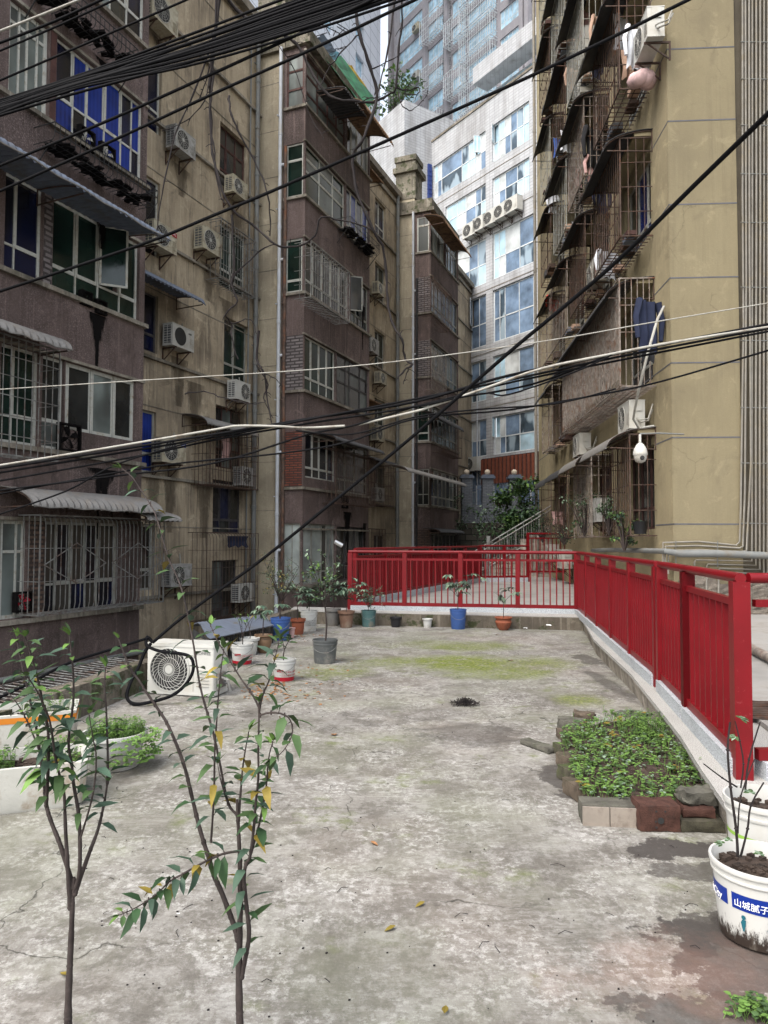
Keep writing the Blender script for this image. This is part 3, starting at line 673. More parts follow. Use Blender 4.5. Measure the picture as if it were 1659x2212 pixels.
cageL('long rusty cage with a cloth hanging inside, third row of the beige wall', 455, 912, 557, 1046, d=.6, sp=.12, rails=3)
cageL('bent wire cage over the lowest window beside the pier', 447, 1150, 556, 1345, d=.6, sp=.14, rails=4, curve=True, r=.005)
cageL('grey barred cage over the leftmost middle window', -60, 700, 125, 972, y=YF, d=.45, sp=.13, rails=5, mat='steel_g')
cageL('wide cage with a diamond pattern over the lowest bay window', 88, 1112, 352, 1330, y=YF, d=.5, sp=.11, rails=2, curve=True, mat='steel_g', diamond=True)
cageL('barred cage on the second bay, below the burnt plant rack', 672, 520, 755, 642, y=YF, d=.55, sp=.14, rails=3, mat='steel_g')
cageL('dark cage under the grey awning of the second bay', 726, 968, 810, 1086, y=YF, d=.45, sp=.12, rails=3, mat='rust', curve=True)
cageL('dark cage holding an air conditioner beside the rear pier', 795, 992, 850, 1088, y=YW, d=.6, sp=.12, rails=3, mat='rust')
cageL('dark little cage beside the rear pier at passage level', 803, 1142, 832, 1215, y=YW, d=.4, sp=.12, rails=2, mat='rust')
cageL('arched cage with a red plant on the third bay', 936, 595, 975, 680, y=YF, d=.6, sp=.16, rails=3, mat='rust', curve=True)
cageL('flat barred cage on the third bay beside grey bricks', 932, 750, 964, 840, y=YF, d=.3, sp=.14, rails=4, mat='rustl')
cageL('narrow cage with a basket on the third bay', 958, 905, 998, 975, y=YF, d=.5, sp=.16, rails=2, mat='rust')
cageL('black gate like cage at the foot of the third bay', 950, 1148, 996, 1220, y=YF, d=.3, sp=.14, rails=2, mat='steel_k')
awL('long white edged corrugated awning over the green window', -60, 268, 372, y=YF, d=1.15, drop=.28, mat='canopy_b', edge='canopy_w')
awL('blue edged awning over the recessed navy window', 296, 583, 446, y=YW, d=.9, drop=.3, mat='canopy_b')
awL('scalloped white awning over the leftmost cage', -60, 690, 157, y=YF, d=.75, drop=.3, mat='canopy_w')
awL('dented grey awning over the lowest bay window', 68, 1092, 352, y=YF, d=.9, drop=.33, mat='canopy_w')
awL('short lower awning tucked beside the dented grey one', 318, 1122, 392, y=YF, d=.9, drop=.2, mat='canopy_w')
awL('small curved awning over the long rusty cage', 447, 915, 560, y=YW, d=.8, drop=.3, mat='canopy_w')
awL('grey sheet awning on the lower second bay', 726, 950, 832, y=YF, d=.8, drop=.25, mat='canopy_k')
awL('small grey awning over the cage beside the rear pier', 800, 990, 858, y=YW, d=.8, drop=.2, mat='canopy_k')
awL('small brown awning past the second bay', 793, 860, 845, y=YW, d=.9, drop=.15, mat='canopy_br')
awL('bamboo brown awning below the top roof past the second bay', 790, 350, 830, y=YW, d=1.0, drop=.2, mat='canopy_br')
awL('wide grey awning at the top of the third bay', 962, 480, 1018, y=YF, d=1.0, drop=.5, mat='canopy_br', corr=True)
awL('crumpled grey tarpaulin awning on the lower third bay', 880, 1018, 1008, y=YF, d=.9, drop=.3, mat='canopy_w')
awL('dark awning over the lower windows of the third bay', 948, 905, 1002, y=YF, d=.8, drop=.4, mat='canopy_k')
awL('small dark awning above the gate like cage', 952, 1150, 1004, y=YF, d=.8, drop=.2, mat='canopy_k')
# charred plant racks under windows
def rack(label, u0, v0, u1, h=.35, y=YF, d=.5, junk=30):
    x0, z0 = lpt(u0, v0, y-d); x1, _ = lpt(u1, v0, y-d); T = thing('plant_rack', label, 'rack', L.w(x0, y, z0), L.phi); w = x1-x0
    b = MB(); n = int(w/.11)
    for k in range(n+1):
        xx = w*k/n; b.tube([(xx, -.01, 0), (xx, -d*.9, 0), (xx, -d, .05), (xx, -d-.01, h)], .007, 4)
    for (yy, zz) in ((-d, h), (-d, h*.5), (-d*.5, 0), (-d*.8, 0)): b.bar((0, yy, zz), (w, yy, zz), .008)
    for xx in (0, w):
        b.bar((xx, -.01, h), (xx, -d, h), .008); b.bar((xx+.02, -.005, -.45), (xx+.02, -d*.8, 0), .009)
    part(T, 'bars', b, M['steel_k'])
    j = MB(); r = random.Random(u0)
    for k in range(junk):
        c = Vector((r.uniform(.1, w-.1), r.uniform(-d*.9, -.1), .03)); a = r.uniform(0, 3); s = r.uniform(.05, .15)
        j.obox(c, (s*math.cos(a), s*math.sin(a), r.uniform(-.02,.02)), (-.06*math.sin(a), .06*math.cos(a), 0), (0, 0, r.uniform(.008, .03)))
    part(T, 'burnt_litter', j, M['soot']); return T
rack('burnt black plant rack under the blue window', 118, 300, 342, .3, junk=60)
rack('black wire plant rack under the far blue window', 757, 490, 820, .35, junk=50)
rack('burnt rack at the very top above the blue window', 100, -35, 300, .3, junk=50)
# white drain pipes, rusty pipe, grey stack
def pipe(label, F, x, y, z0, z1, r, mat, coll=1.5, tees=(), nm='drain_pipe', n=12):
    T = thing(nm, label, 'drain pipe', F.w(x, y, z0), F.phi); b = MB(); b.lathe([(r, 0), (r, z1-z0)], (0,0,0), n); part(T, 'pipe', b, M[mat], 60)
    c = MB(); z = .6
    while z < z1-z0: c.lathe([(r, z-.06), (r*1.18, z-.05), (r*1.18, z+.05), (r, z+.06)], (0,0,0), n); c.box(-r-.09, -r+.01, r*.2, r*.2+.03, z+.5, z+.53); z += coll
    for zt in tees: c.tube([(0, 0, zt-z0), (r*1.2, -r*1.8, zt-z0+.03)], r*.85, 10)
    part_split(T, 'collar', c, M[mat]); return T
xb2, xb3 = bays[1][0], bays[2][0]
pipe('white plastic drain pipe running up the corner of the second bay', L, xb2-.12, YP+.02, -1.2, 16.6, .055, 'pvc', 2.9, [1.2+2.93*k for k in range(5)])
pipe('rusty brown drain pipe behind the white one on the second bay', L, xb2-.06, YP-.14, -1.2, 13.5, .05, 'iron', 2.9)
pipe('white plastic drain pipe running up the corner of the third bay', L, xb3-.12, YP+.02, -1.0, 16.6, .055, 'pvc', 2.9, [1.2+2.93*k for k in range(5)])
pipe('black rainwater pipe beside the white one on the third bay', L, xb3-.06, YP-.14, -1.0, 13.5, .05, 'steel_k', 2.9)
pipe('grey cast iron soil stack in the corner of the first recess', L, xb2-.35, YW-.14, -1, 17.5, .07, 'pvcg', 1.45)
pipe('thin grey pipe beside the soil stack of the first recess', L, xb2-.62, YW-.06, -1, 17.5, .025, 'pvcg', 2.9)
pipe('grey cast iron soil stack in the corner of the second recess', L, xb3-.35, YW-.14, -1, 17.5, .08, 'pvcg', 1.45)
b = MB(); x0, z0 = lpt(0, 1470, YF-.08); x1, z1 = lpt(292, 1404, YF-.08)
b.tube([L.w(2.5, YF-.1, z0), L.w(x1+.6, YF-.1, z0)], .05, 10); single('water_pipe', b, M['pvcg'], 'fat grey pipe running level along the foot of the mauve wall', 'pipe', smooth=60)
# roof clutter of bay two: tarpaulins and canopy
def tarp(label, pts, mat, y, nm='tarpaulin', sag=.15, n=7):
    P = [L.w(lpt(u, v, yy)[0], yy, lpt(u, v, yy)[1]) for (u, v, yy) in pts]; rows = []
    r = random.Random(len(label))
    for i in range(n+1):
        a = P[0].lerp(P[3], i/n); c = P[1].lerp(P[2], i/n); rows.append([a.lerp(c, j/n)+Vector((r.uniform(-.03,.03), 0, -sag*math.sin(math.pi*j/n)+r.uniform(-.04,.04))) for j in range(n+1)])
    b = MB(); b.sheet(rows, .01); return single(nm, b, mat, label, 'tarpaulin')
M['tgreen'] = plain('green_tarp', (.02,.17,.06), .55, var=.5, scale=2, dirt=(.01,.05,.03), dscale=4); M['tteal'] = plain('teal_tarp', (.015,.10,.13), .5, var=.4, scale=3); M['tyel'] = plain('yellow_tarp', (.55,.36,.04), .6, var=.3); M['tnavy'] = plain('navy_tarp', (.015,.03,.045), .6)
tarp('dark navy sheet at the near end of the rooftop shelter', [(664, 78, YF+.4), (698, 72, YF+1.2), (727, 110, YF+1.2), (690, 112, YF+.1)], M['tnavy'], YF)
tarp('teal tarpaulin strip on the rooftop shelter', [(686, 108, YF+.1), (727, 109, YF+1.1), (736, 121, YF+1.1), (700, 126, YF)], M['tteal'], YF)
tarp('long green tarpaulin over the rooftop shelter', [(700, 124, YF-.2), (735, 118, YF+.9), (808, 212, YF+.9), (776, 222, YF-.4)], M['tgreen'], YF, sag=.25)
tarp('torn yellow tarpaulin showing along the green one', [(752, 137, YF+.95), (760, 140, YF+1.0), (812, 222, YF+1.0), (800, 218, YF+.9)], M['tyel'], YF, sag=.05)
awL('big weathered brown rooftop canopy on the second bay', 792, 236, 850, y=YF, d=1.2, drop=.6, mat='canopy_br')
awL('corrugated white tipped rooftop canopy on the second bay', 745, 190, 792, y=YF, d=1.0, drop=.15, mat='canopy_k', edge='canopy_w')
b = MB(); rr = random.Random(4)
for k in range(26):
    u = rr.uniform(640, 740); v = rr.uniform(38, 120); x, z = lpt(u, v, YF+.3); a = rr.uniform(-1.2, 1.2); q = rr.uniform(.3, 1.1)
    p = L.w(x, YF+rr.uniform(0, .8), max(z, 16.9)); b.bar(p, p+L.w(q*math.cos(a), rr.uniform(-.3,.3), abs(q*math.sin(a))*.8), .012)
single('scrap_timber', b, M['vine'], 'heap of dark poles and twigs on the roof of the second bay', 'poles')
# laundry in the long cage, blue hanging sheet in the lowest cage
def cloth(label, P, w, h, mat, ax, name='hanging_clothes', seed=0, sl=False, cat='laundry'):
    """a hung garment: a folded sheet with sleeves or legs"""
    r = random.Random(seed); b = MB(); ax = Vector(ax).normalized(); nrm = Vector((-ax.y, ax.x, 0)); P = Vector(P); rows = []
    n = 8
    for i in range(7):
        q = i/6; ww = w*(1-.12*math.sin(q*3)); rows.append([P+ax*(ww*(j/n-.5))+nrm*(.035*math.sin(j*1.7+seed)+.02*math.sin(i+seed))-Vector((0,0,h*q+.04*math.sin(j*2.1+seed)*q)) for j in range(n+1)])
    b.sheet(rows, .006)
    if sl:
        for s in (-1, 1):
            a = P+ax*(s*w*.45); b.tube([a, a+ax*(s*.1)-Vector((0,0,h*.35)), a+ax*(s*.06)-Vector((0,0,h*.75))], [w*.14, w*.12, w*.09], 6)
    return single(name, b, mat, label, cat, smooth=60)
M['c_pink'] = plain('cloth_pink', (.48,.30,.28), .9); M['c_navy'] = plain('cloth_navy', (.02,.025,.05), .9); M['c_white'] = plain('cloth_white', (.6,.62,.66), .9); M['c_tan'] = plain('cloth_tan', (.45,.30,.22), .9)
M['c_red'] = plain('cloth_red', (.5,.05,.03), .9); M['c_black'] = plain('cloth_black', (.02,.02,.022), .9); M['c_blue'] = plain('cloth_blue', (.05,.10,.3), .9)
x, z = lpt(490, 945, YW-.35); cloth('pinkish towel hanging in the long rusty cage', L.w(x, YW-.35, z), .35, .6, M['c_pink'], L.ex, seed=2)
x, z = lpt(512, 1158, YW-.3); cloth('blue cloth rolled under the top of the bent wire cage', L.w(x, YW-.3, z), 1.1, .3, M['c_navy'], L.ex, seed=5)
# ---------------------------------------------------------------- right ochre block (x runs towards the camera, wall at y=RY)
B = thing('ochre_apartment_block', 'ochre painted block with caged windows and grey joint lines on the right', 'building', (0, 0, 0), R.phi)
RTOP = 26.0; RFAR = -28.9
def ry(y): return y
colsR = [(-16.15, -14.1), (-19.2, -17.35), (-22.2, -20.2), (-25.0, -23.1)]     # far end, near end
NF = [4, 5, 6, 7]
RH = []; Rw = []
for c, (xa, xb) in enumerate(colsR):
    for k in range(8):
        z0 = 1.75+2.92*k; h = 1.65; RH.append((xa+.1, xb-.05, z0, z0+h))
        Rw.append((xa+.1, xb-.05, z0, z0+h, 'g_blue' if (c, k) == (0, 2) else ['g_dark', 'g_navy', 'g_dark', 'g_grey'][(c+k) % 4], 'frame_b' if k == 0 else 'frame_w'))
ww, wf, jr = MB(), MB(), MB()
wallgrid(ww, front(RY), RFAR, RX, -3.5, RTOP, RH, .25)
EDGE = R.pixx(1600, 900, RX)[0]
wallgrid(wf, side(RX), RY, EDGE, -3.5, RTOP, [], .2)
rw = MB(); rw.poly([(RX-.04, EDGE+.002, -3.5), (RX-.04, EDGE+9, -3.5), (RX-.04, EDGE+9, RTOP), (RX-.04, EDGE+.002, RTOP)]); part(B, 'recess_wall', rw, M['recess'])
wf.poly([(RFAR, RY, -3.5), (RFAR, RY+9, -3.5), (RFAR, RY+9, RTOP), (RFAR, RY, RTOP)])
wf.box(RFAR+.01, RX-.36, RY+.3, RY+9, RTOP-.3, RTOP)
for z in (1.82, 3.37, 4.72, 6.27, 7.62, 9.17, 10.52, 12.1, 13.4, 15.0):
    jr.box(RX-1.0, RX+.004, RY-.004, RY+.02, z-.012, z+.012); jr.box(RX-.02, RX+.004, RY+.0, EDGE, z-.012, z+.012)
for z in (4.72, 7.62, 10.52, 13.4, 16.3, 19.3): jr.box(RFAR, RX-1.0, RY-.004, RY+.02, z-.012, z+.012)
part(B, 'side_wall', ww, M['ochre']); part(B, 'end_wall', wf, M['ochre_dimmed']); part(B, 'joint_line', jr, M['groove'])
for (a0, a1, z0, z1, g, f) in Rw: window(B, front(RY), a0, a1, z0, z1, cols=3, low=.25, fm=f, gms=[g, 'g_dark'], inset=.12)
pb = MB()
M['rubble'] = render_wall('broken_cement_base', (.20,.17,.14), (.05,.045,.04), (.33,.29,.24), .3, bump=1.0)
r = random.Random(11)
rows = []
for i in range(12): rows.append([(RX+.03+r.uniform(0, .05), RY+.05+(EDGE+3-RY)*j/40, .2+.62*i/11+(.12*math.sin(j*.5)+r.uniform(-.03,.03) if i == 11 else 0)) for j in range(41)])
pb.sheet(rows); part(B, 'broken_base', pb, M['rubble'])
names = ['first', 'second', 'third', 'fourth', 'fifth']; fl = ['lowest', 'second', 'third', 'fourth', 'fifth', 'sixth', 'seventh', 'top']
def cageR(label, xa, xb, z0, z1, d=.5, **kw): return cage(R, label, xa, xb, z0, z1, RY, d, **kw)
rnd = random.Random(21)
for c, (xa, xb) in enumerate(colsR):
    for k in range(NF[c]):
        z0 = 1.62+2.92*k; z1 = z0+1.95; d = [.62, .6, .5, .45][c] if k else .5
        big = (c == 0 and k == 1); mat = 'frame_g' if (c >= 1 and k >= 3 and (c+k) % 2) else ('rustl' if (big or (c+k) % 3 == 1) else 'rust')
        if big: xa_, xb_ = -19.9, -13.95
        else: xa_, xb_ = xa-rnd.uniform(0, .2), xb+rnd.uniform(.0, .12)
        if c == 1 and k == 1: continue
        if c == 2 and k == 2: xa_ = xa-3.0
        if c == 3 and k == 2: continue
        cv = k in (0, 1) and c < 2
        col = {'rust': 'rusty brown', 'rustl': 'pale rusty', 'frame_g': 'pale grey'}[mat]
        lab = 'huge curved grille wrapping a whole balcony above the white air conditioner' if big else \
            f'{col} cage on the ochre wall, {fl[k]} from the ground, {names[c]} column from the corner'
        cageR(lab, xa_, xb_, z0+(-.05 if big else 0), z1+(.1 if big else 0), d if not big else .68, sp=(.10 if big else .15 if c < 2 else .24), rails=3 if c < 2 else 2, mat=mat, curve=cv, r=.0085 if c < 1 else .0085, topg=False)
        if k: # junk, boards and blankets lying on the cage floor
            T = thing('cage_clutter', f'boxes and boards on the floor of the {fl[k]} cage, {names[c]} column of the ochre wall', 'clutter', R.w(xa_, RY, z0), R.phi); r = random.Random(c*10+k)
            for q in range(5):
                x = r.uniform(xa_+.2, xb_-.2); jb = MB(); jb.obox((x-xa_, -r.uniform(.15, .4), .06+r.uniform(0, .05)+.004*q), (r.uniform(.08, .25), 0, 0), (0, .1, 0), (0, 0, r.uniform(.02, .1))); part(T, 'box', jb, M[['rust', 'canopy_k', 'frame_b', 'c_tan', 'canopy_b'][(c+2*k+q) % 5]])
for c, (xa, xb) in enumerate(colsR):
    for k in range(NF[c]+(1 if c < 3 else 0)):
        za = 3.72+2.92*k; long = (c == 0 and k == 1) ; xa_, xb_ = xa-.25, xb+.12
        if c == 1 and k == 1: continue
        if long: xa_ = -20.0
        m = 'canopy_w' if k == 0 and c < 2 else 'canopy_k'
        awning(R, f'{"pale" if m == "canopy_w" else "dark"} curved awning on the ochre wall, {fl[k]} from the ground, {names[c]} column from the corner', xa_, xb_, za, RY, d=[.95, .9, .8, .7][c], drop=.42, mat=m, corr=False, curve=2.2, th=.01)
        sl_ = MB(); sl_.box(xa_+.1, xb_-.05, RY-.34, RY-.001, za-.12, za-.02); part(B, 'window_hood', sl_, M['ochre'])
M['blanket'] = plain('pink_bedding', (.55,.38,.37), .9, var=.25)
def acR(label, u, v, **kw):
    h = kw.get('h', .62); d = kw.get('d', .32); x, z = R.pix(u, v, RY-.15-d/2); kw.setdefault('look', 'ring')
    return ac_unit(R, label, x, z-h/2, RY, w=kw.pop('w', .85), gap=.15, hose=False, fan_side=-1, **kw)
def valve_side(T, w=.85, h=.62, d=.32):      # the service end with valves and lagged pipes faces the camera
    b = MB(); b.box(w/2, w/2+.02, -.22, -.06, h*.55, h*.85); part(T, 'service_cover', b, M['acnew'])
    c = MB(); c.tube([(w/2, -.12, .15), (w/2+.1, -.1, .1), (w/2+.14, .02, .12), (w/2+.08, .12, .35)], .017, 5); c.tube([(w/2, -.16, .2), (w/2+.13, -.15, .14), (w/2+.2, .0, .15), (w/2+.1, .12, .45)], .014, 5)
    part(T, 'pipes', c, M['wirew'])
for lab, u, v in (('air conditioner with tangled white hoses high on the corner of the ochre block', 1400, 78), ('air conditioner leaning beside the pink trousers cage', 1268, 100), ('air conditioner under the black cage with hanging coats', 1258, 195), ('big white air conditioner under the huge curved grille', 1362, 899),
                  ('air conditioner between the huge grille and the pale awning', 1256, 960), ('air conditioner among the plants above the red railing', 1293, 1100), ('air conditioner below the hanging shirt cage, seen over the third column', 1288, 590), ('small air conditioner low behind the far red railing', 1192, 1192), ('stained air conditioner low behind the corner of the red railing', 1218, 1205)):
    T = acR(lab, u, v, mat='acnew' if v in (899, 78, 100) else 'ac'); valve_side(T)
# white conduit hose falling to the big air conditioner
def rpt(u, v, off=.1): x, z = R.pix(u, v, RY-off); return R.w(x, RY-off, z)
b = MB(); b.tube([rpt(1434, 662), rpt(1420, 690, .4), rpt(1400, 760, .8), rpt(1378, 850, .8), rpt(1368, 905, .75), rpt(1380, 925, .6), rpt(1412, 920, .3)], .022, 6); single('lagged_hose', b, M['wirew'], 'white lagged hose bundle dropping past the huge grille to the air conditioner', 'hose', smooth=60)
# laundry and bedding in the ochre wall cages
for lab, u, v, w, h, m, sl in (('tan trousers hanging in the upper third row cage', 1293, 38, .35, 1.1, 'c_tan', True), ('dark trousers hanging next to the tan ones', 1286, 110, .3, .7, 'c_navy', True),
        ('pale shirt hung in the cage below the tangled hoses', 1372, 62, .4, .8, 'c_white', True), ('grey green shirt in the cage below the tangled hoses', 1358, 110, .35, .6, 'c_tan', False),
        ('black coat hanging in the second column cage', 1282, 218+60, .5, 1.0, 'c_black', True), ('pink trousers below the black coat', 1282, 340, .4, .6, 'c_pink', True),
        ('small pink shirt at the edge of the second column cage', 1248, 365, .25, .5, 'c_pink', False), ('white and red shirt hanging out of the third row cage', 1312, 545, .5, .6, 'c_white', True),
        ('red cloth strip beside the white and red shirt', 1292, 560, .22, .4, 'c_red', False), ('checked jacket hanging inside the huge curved grille', 1402, 650, .5, .95, 'c_navy', True),
        ('dark trousers below the checked jacket inside the huge grille', 1402, 735, .35, .4, 'c_black', False), ('plaid pink cloth over the plants by the far cage', 1207, 1105, .5, .4, 'c_pink', False),
        ('white towel drying on the third column cage at mid height', 1243, 480, .35, .6, 'c_white', False), ('tan shirt drying high in the third column', 1236, 150, .35, .7, 'c_tan', True), ('pink sheet drying in the second column, high up', 1262, 25, .45, .8, 'c_pink', False), ('navy trousers drying in the second column above the awning', 1300, 400, .35, .7, 'c_navy', True), ('pale shirt drying in the far column near the tiled block', 1195, 420, .35, .6, 'c_white', True), ('red shirt drying in the far column, low', 1192, 640, .35, .5, 'c_red', True), ('white sheet drying in the nearest column, topmost cage', 1345, 20, .5, .9, 'c_white', False),
        ('blue and white clothes on the far upper cage', 1208, 300, .4, .6, 'c_blue', False), ('white clothes on the far upper cage', 1222, 285, .4, .6, 'c_white', False)):
    off = .35; x, z = R.pix(u, v, RY-off); cloth(lab, R.w(x, RY-off, z), w, h, M[m], Vector((.9, .45, 0)), seed=int(u), sl=sl)
b = MB(); x, z = R.pix(1382, 172, RY-.35)
for k in range(7): b.lathe([(.0, -.13), (.12, -.1), (.17, 0), (.12, .1), (0, .13)], (x+.1*math.sin(k*2.3), RY-.3+.1*math.cos(k*1.7), z-.05+.05*(k % 3)), 10)
single('bedding_bundle', b, M['blanket'], 'pink bundle of bedding airing on the upper corner cage', 'bedding', (0,0,0), R.phi, smooth=80)
# dome camera on a bracket
p = rpt(1383, 981, .95); T = thing('dome_camera', 'white dome security camera hanging under the pale awning', 'camera', p)
b = MB(); b.lathe([(.0,.19),(.03,.18),(.06,.15),(.095,.09),(.11,.02),(.113,-.01),(.10,-.03)], (0,0,0), 20); b.tube([(0,0,.19),(0,0,.32)], .02, 8); part(T, 'housing', b, M['acnew'], 50)
b = MB(); b.lathe([(.10,-.03),(.097,-.07),(.075,-.12),(.035,-.14),(0,-.145)], (0,0,0), 20); part(T, 'dome', b, M['ac'], 60)
b = MB(); b.lathe([(0,-.112),(.03,-.112),(.038,-.09)], (0,0,-.068), 12, 'y'); part(T, 'lens', b, M['acdark'], 50)
b = MB(); b.tube([(0,0,.28),(0,0,.33),(.3,0,.34),(.75,.1,.34)], .013, 8); part(T, 'bracket', b, M['pvcg'], 50)
# conduit field on the end wall and the fat grey pipe in front of it
def ept(u, v, off=.05): y, z = R.pixx(u, v, RX+off); return R.w(RX+off, y, z)
cons = [(1604, [(1604,-60),(1604,430),(1606,700),(1600,1100),(1598,1170),(1590,1178),(1510,1170),(1432,1172),(1432,1240)]), (1612, [(1610,-60),(1612,600),(1609,1060),(1605,1180),(1597,1184),(1510,1179),(1437,1180),(1437,1240)]),
        (1620, [(1618,-60),(1619,560),(1622,1000),(1613,1189),(1601,1192),(1510,1188),(1444,1189),(1443,1240)])]
for k in range(9):
    u = 1625+8.5*k; vb = 1212+9*(k % 5); ue = 1500+26*(k % 5) if k < 5 else u
    path = [(u,-60),(u+.5*math.sin(k),500),(u-1,900),(u-.5,vb)] + ([(ue+3, vb-2), (ue, vb+2), (ue, vb+95)] if k < 5 else [(u, 1330)])
    cons.append((u, path))
ords = ['first', 'second', 'third', 'fourth', 'fifth', 'sixth', 'seventh', 'eighth', 'ninth', 'tenth', 'eleventh', 'twelfth']
for i, (u, path) in enumerate(cons):
    b = MB(); off = (.05+.012*(i % 3)); xo = -.0 if u < 1600 else 0
    b.tube([ept(a, c, off) for a, c in path], .0175, 8); T = single('conduit_pipe', b, M['cond'], f'thin beige conduit, {ords[i]} from the left edge of the pipe field on the ochre block', 'pipe', group='conduits on the ochre end wall', smooth=60)
b = MB()
for v in (90, 170, 270, 375, 480, 620, 735, 880, 1000, 1130): b.tube([ept(1600, v, .07), ept(1720, v+2, .07)], .009, 5)
for u in (1460, 1550): b.tube([ept(u, 1168, .08), ept(u, 1225, .08)], .009, 5)
single('conduit_clip_rail', b, M['pvcg'], 'row of horizontal clip rails holding the conduits on the ochre block', 'pipe clips')
b = MB(); b.tube([rpt(1280, 1189, .25), rpt(1330, 1188, .25), rpt(1380, 1189, .25), ept(1440, 1191, .2), ept(1470, 1196, .22), ept(1560, 1196, .25), ept(1720, 1203, .25)], [.05,.05,.05,.05,.065,.065,.065], 12)
single('service_pipe', b, M['pvcg'], 'fat grey pipe running round the corner of the ochre block above the red railing', 'pipe', smooth=60)
pipe('pale yellow drain pipe at the far end of the ochre block', R, RFAR-.02, RY-.1, .2, RTOP, .06, 'cond', 2.9)
# ---------------------------------------------------------------- white tiled block and the tower behind it
C = thing('white_tiled_block', 'white tiled block with tall blue curtained windows closing the end of the yard', 'building', (0,0,0), Wf.phi)
def wx(u, v=700, y=WY): return Wf.pix(u, v, y)[0]
CH = []; Cw = []
def wz(u, v): return Wf.pix(u, v, WY)[1]
rowz = [(wz(1143, 301), wz(1143, 216)), (wz(1143, 410), wz(1143, 338)), (wz(1152, 566), wz(1152, 460)), (wz(1143, 715), wz(1143, 595)), (wz(1143, 842), wz(1143, 746)), (wz(1143, 972), wz(1143, 885)), (3.2, 6.2)]
for i, (z0, z1) in enumerate(rowz):
    for g in (0, 1):
        if i == 6 and g == 0: continue
        if g == 0: a0, a1 = wx(1063, 300), wx(1143, 300) if i < 2 else wx(1154, 500)
        else: a0, a1 = wx(936, 390) if i == 0 else (wx(962, 440) if i == 1 else wx(930, 600)), wx(1049, 400)
        CH.append((a0, a1, z0, z1)); m = ['g_sky', 'g_sky', 'g_sky', 'g_sky2', 'g_sky', 'g_sky', 'g_dark'][i]
        cs = {0: [0,.16,.33,.49,.66,.83,1] if g == 0 else [0,.07,.15,.55,.68,.8,.9,1], 1: [0,.17,.34,.66,.83,1] if g == 0 else [0,.28,.5,.74,.87,1], 2: [0,.14,.3,.64,.96,1] if g == 0 else [0,.35,.7,.85,1]}.get(i, [0,.15,.28,.62,.95,1] if g == 0 else [0,.4,.74,.87,1])
        lo = .5 if i in (0, 1) else .45
        lv = {(0, 1), (1, 1)} if (i in (3, 4, 5) and g == 0) else None
        oc = {0: 1.0} if (i, g) == (0, 0) else ({5: -1.1} if (i, g) == (0, 1) else ({2: .9} if (i, g) == (3, 1) else ({0: 1.1} if (i, g) == (5, 0) else None)))
        Cw.append((a0, a1, z0, z1, dict(cols=cs, low=lo, fm='frame_a', gms=[[m, 'g_sky3', 'g_curt', m, 'g_sky2'], ['g_curt', m, 'g_sky2', m, 'g_sky3']][(i+g) % 2] if i != 3 else ['g_sky2', 'g_sky3', 'g_sky2'], fw=.08, openc=oc, inset=.1, sash=False)))
X0 = wx(933, 305); XE = 14.0; ZP = wz(933, 305)-.1
cw = MB(); wallgrid(cw, front(WY), X0-14, XE, -3.5, ZP, CH, .25)
cw.poly([(XE, WY, -3.5), (XE, WY+12, -3.5), (XE, WY+12, ZP), (XE, WY, ZP)]); cw.box(X0-14, XE-.01, WY+.3, WY+12, ZP-.9, ZP-.8)
part(C, 'tiled_wall', cw, M['wtile'])
cp = MB(); cp.box(X0, XE, WY-.06, WY+.25, ZP, ZP+.14)
for (z0, z1) in rowz: cp.box(X0-13, XE-.02, WY-.02, WY+.01, z0-.5, z0-.46)
part(C, 'coping', cp, M['ledge'])
for (a0, a1, z0, z1, kw) in Cw: window(C, front(WY), a0, a1, z0, z1, **kw)
sb = MB(); SY = WY-2.3; ZT = 1.5+(26.6-1.5)*1.168
wallgrid(sb, front(SY), X0-9, X0, -3.5, ZT, [(X0-3.9, X0-2.2, 22.3, 24.9)], .3); sb.poly([(X0, SY, -3.5), (X0, WY+4, -3.5), (X0, WY+4, ZT), (X0, SY, ZT)]); sb.box(X0-9, X0-.01, SY+.01, WY+4, ZT-.3, ZT-.05)
part(C, 'stair_tower', sb, M['wtile']); window(C, front(SY), X0-3.9, X0-2.2, 22.3, 24.9, cols=3, low=.3, fm='frame_a', gms=['g_sky'])
pb = MB(); pb.box(X0, X0+7, WY+4, WY+4.2, 22, ZP+3.0); part(C, 'penthouse_wall', pb, M['wtile'])
M['lad'] = plain('blue_ladder_strip', (.03,.05,.18), .6)
lb = MB(); lb.box(X0+.02, X0+.14, WY-.4, WY-.1, 5, 27); 
for k in range(70): lb.box(X0+.01, X0+.17, WY-.41, WY-.09, 5.1+.31*k, 5.16+.31*k)
part(C, 'ladder_strip', lb, M['lad'])
def acW(label, u, v, **kw):
    x, z = Wf.pix(u, v, WY-.4); return ac_unit(Wf, label, x, z-.45, WY, w=1.15, h=.85, d=.45, mat='acnew', hose=False, fan_side=-1, gap=.15, **kw)
for i, (u, v) in enumerate(((1017, 497), (1040, 482), (1062, 470), (1085, 456), (1107, 443))): acW(f'{["leftmost", "second", "middle", "fourth", "rightmost"][i]} of the five air conditioners in a rising row on the white tiled block', u, v)
acW('lone air conditioner low on the white tiled block beside a white pipe', 1022, 1002)
pipe('thin white pipe low on the white tiled block', Wf, wx(1045, 1000)-.5, WY-.08, 3.5, 11, .05, 'pvc', 2)
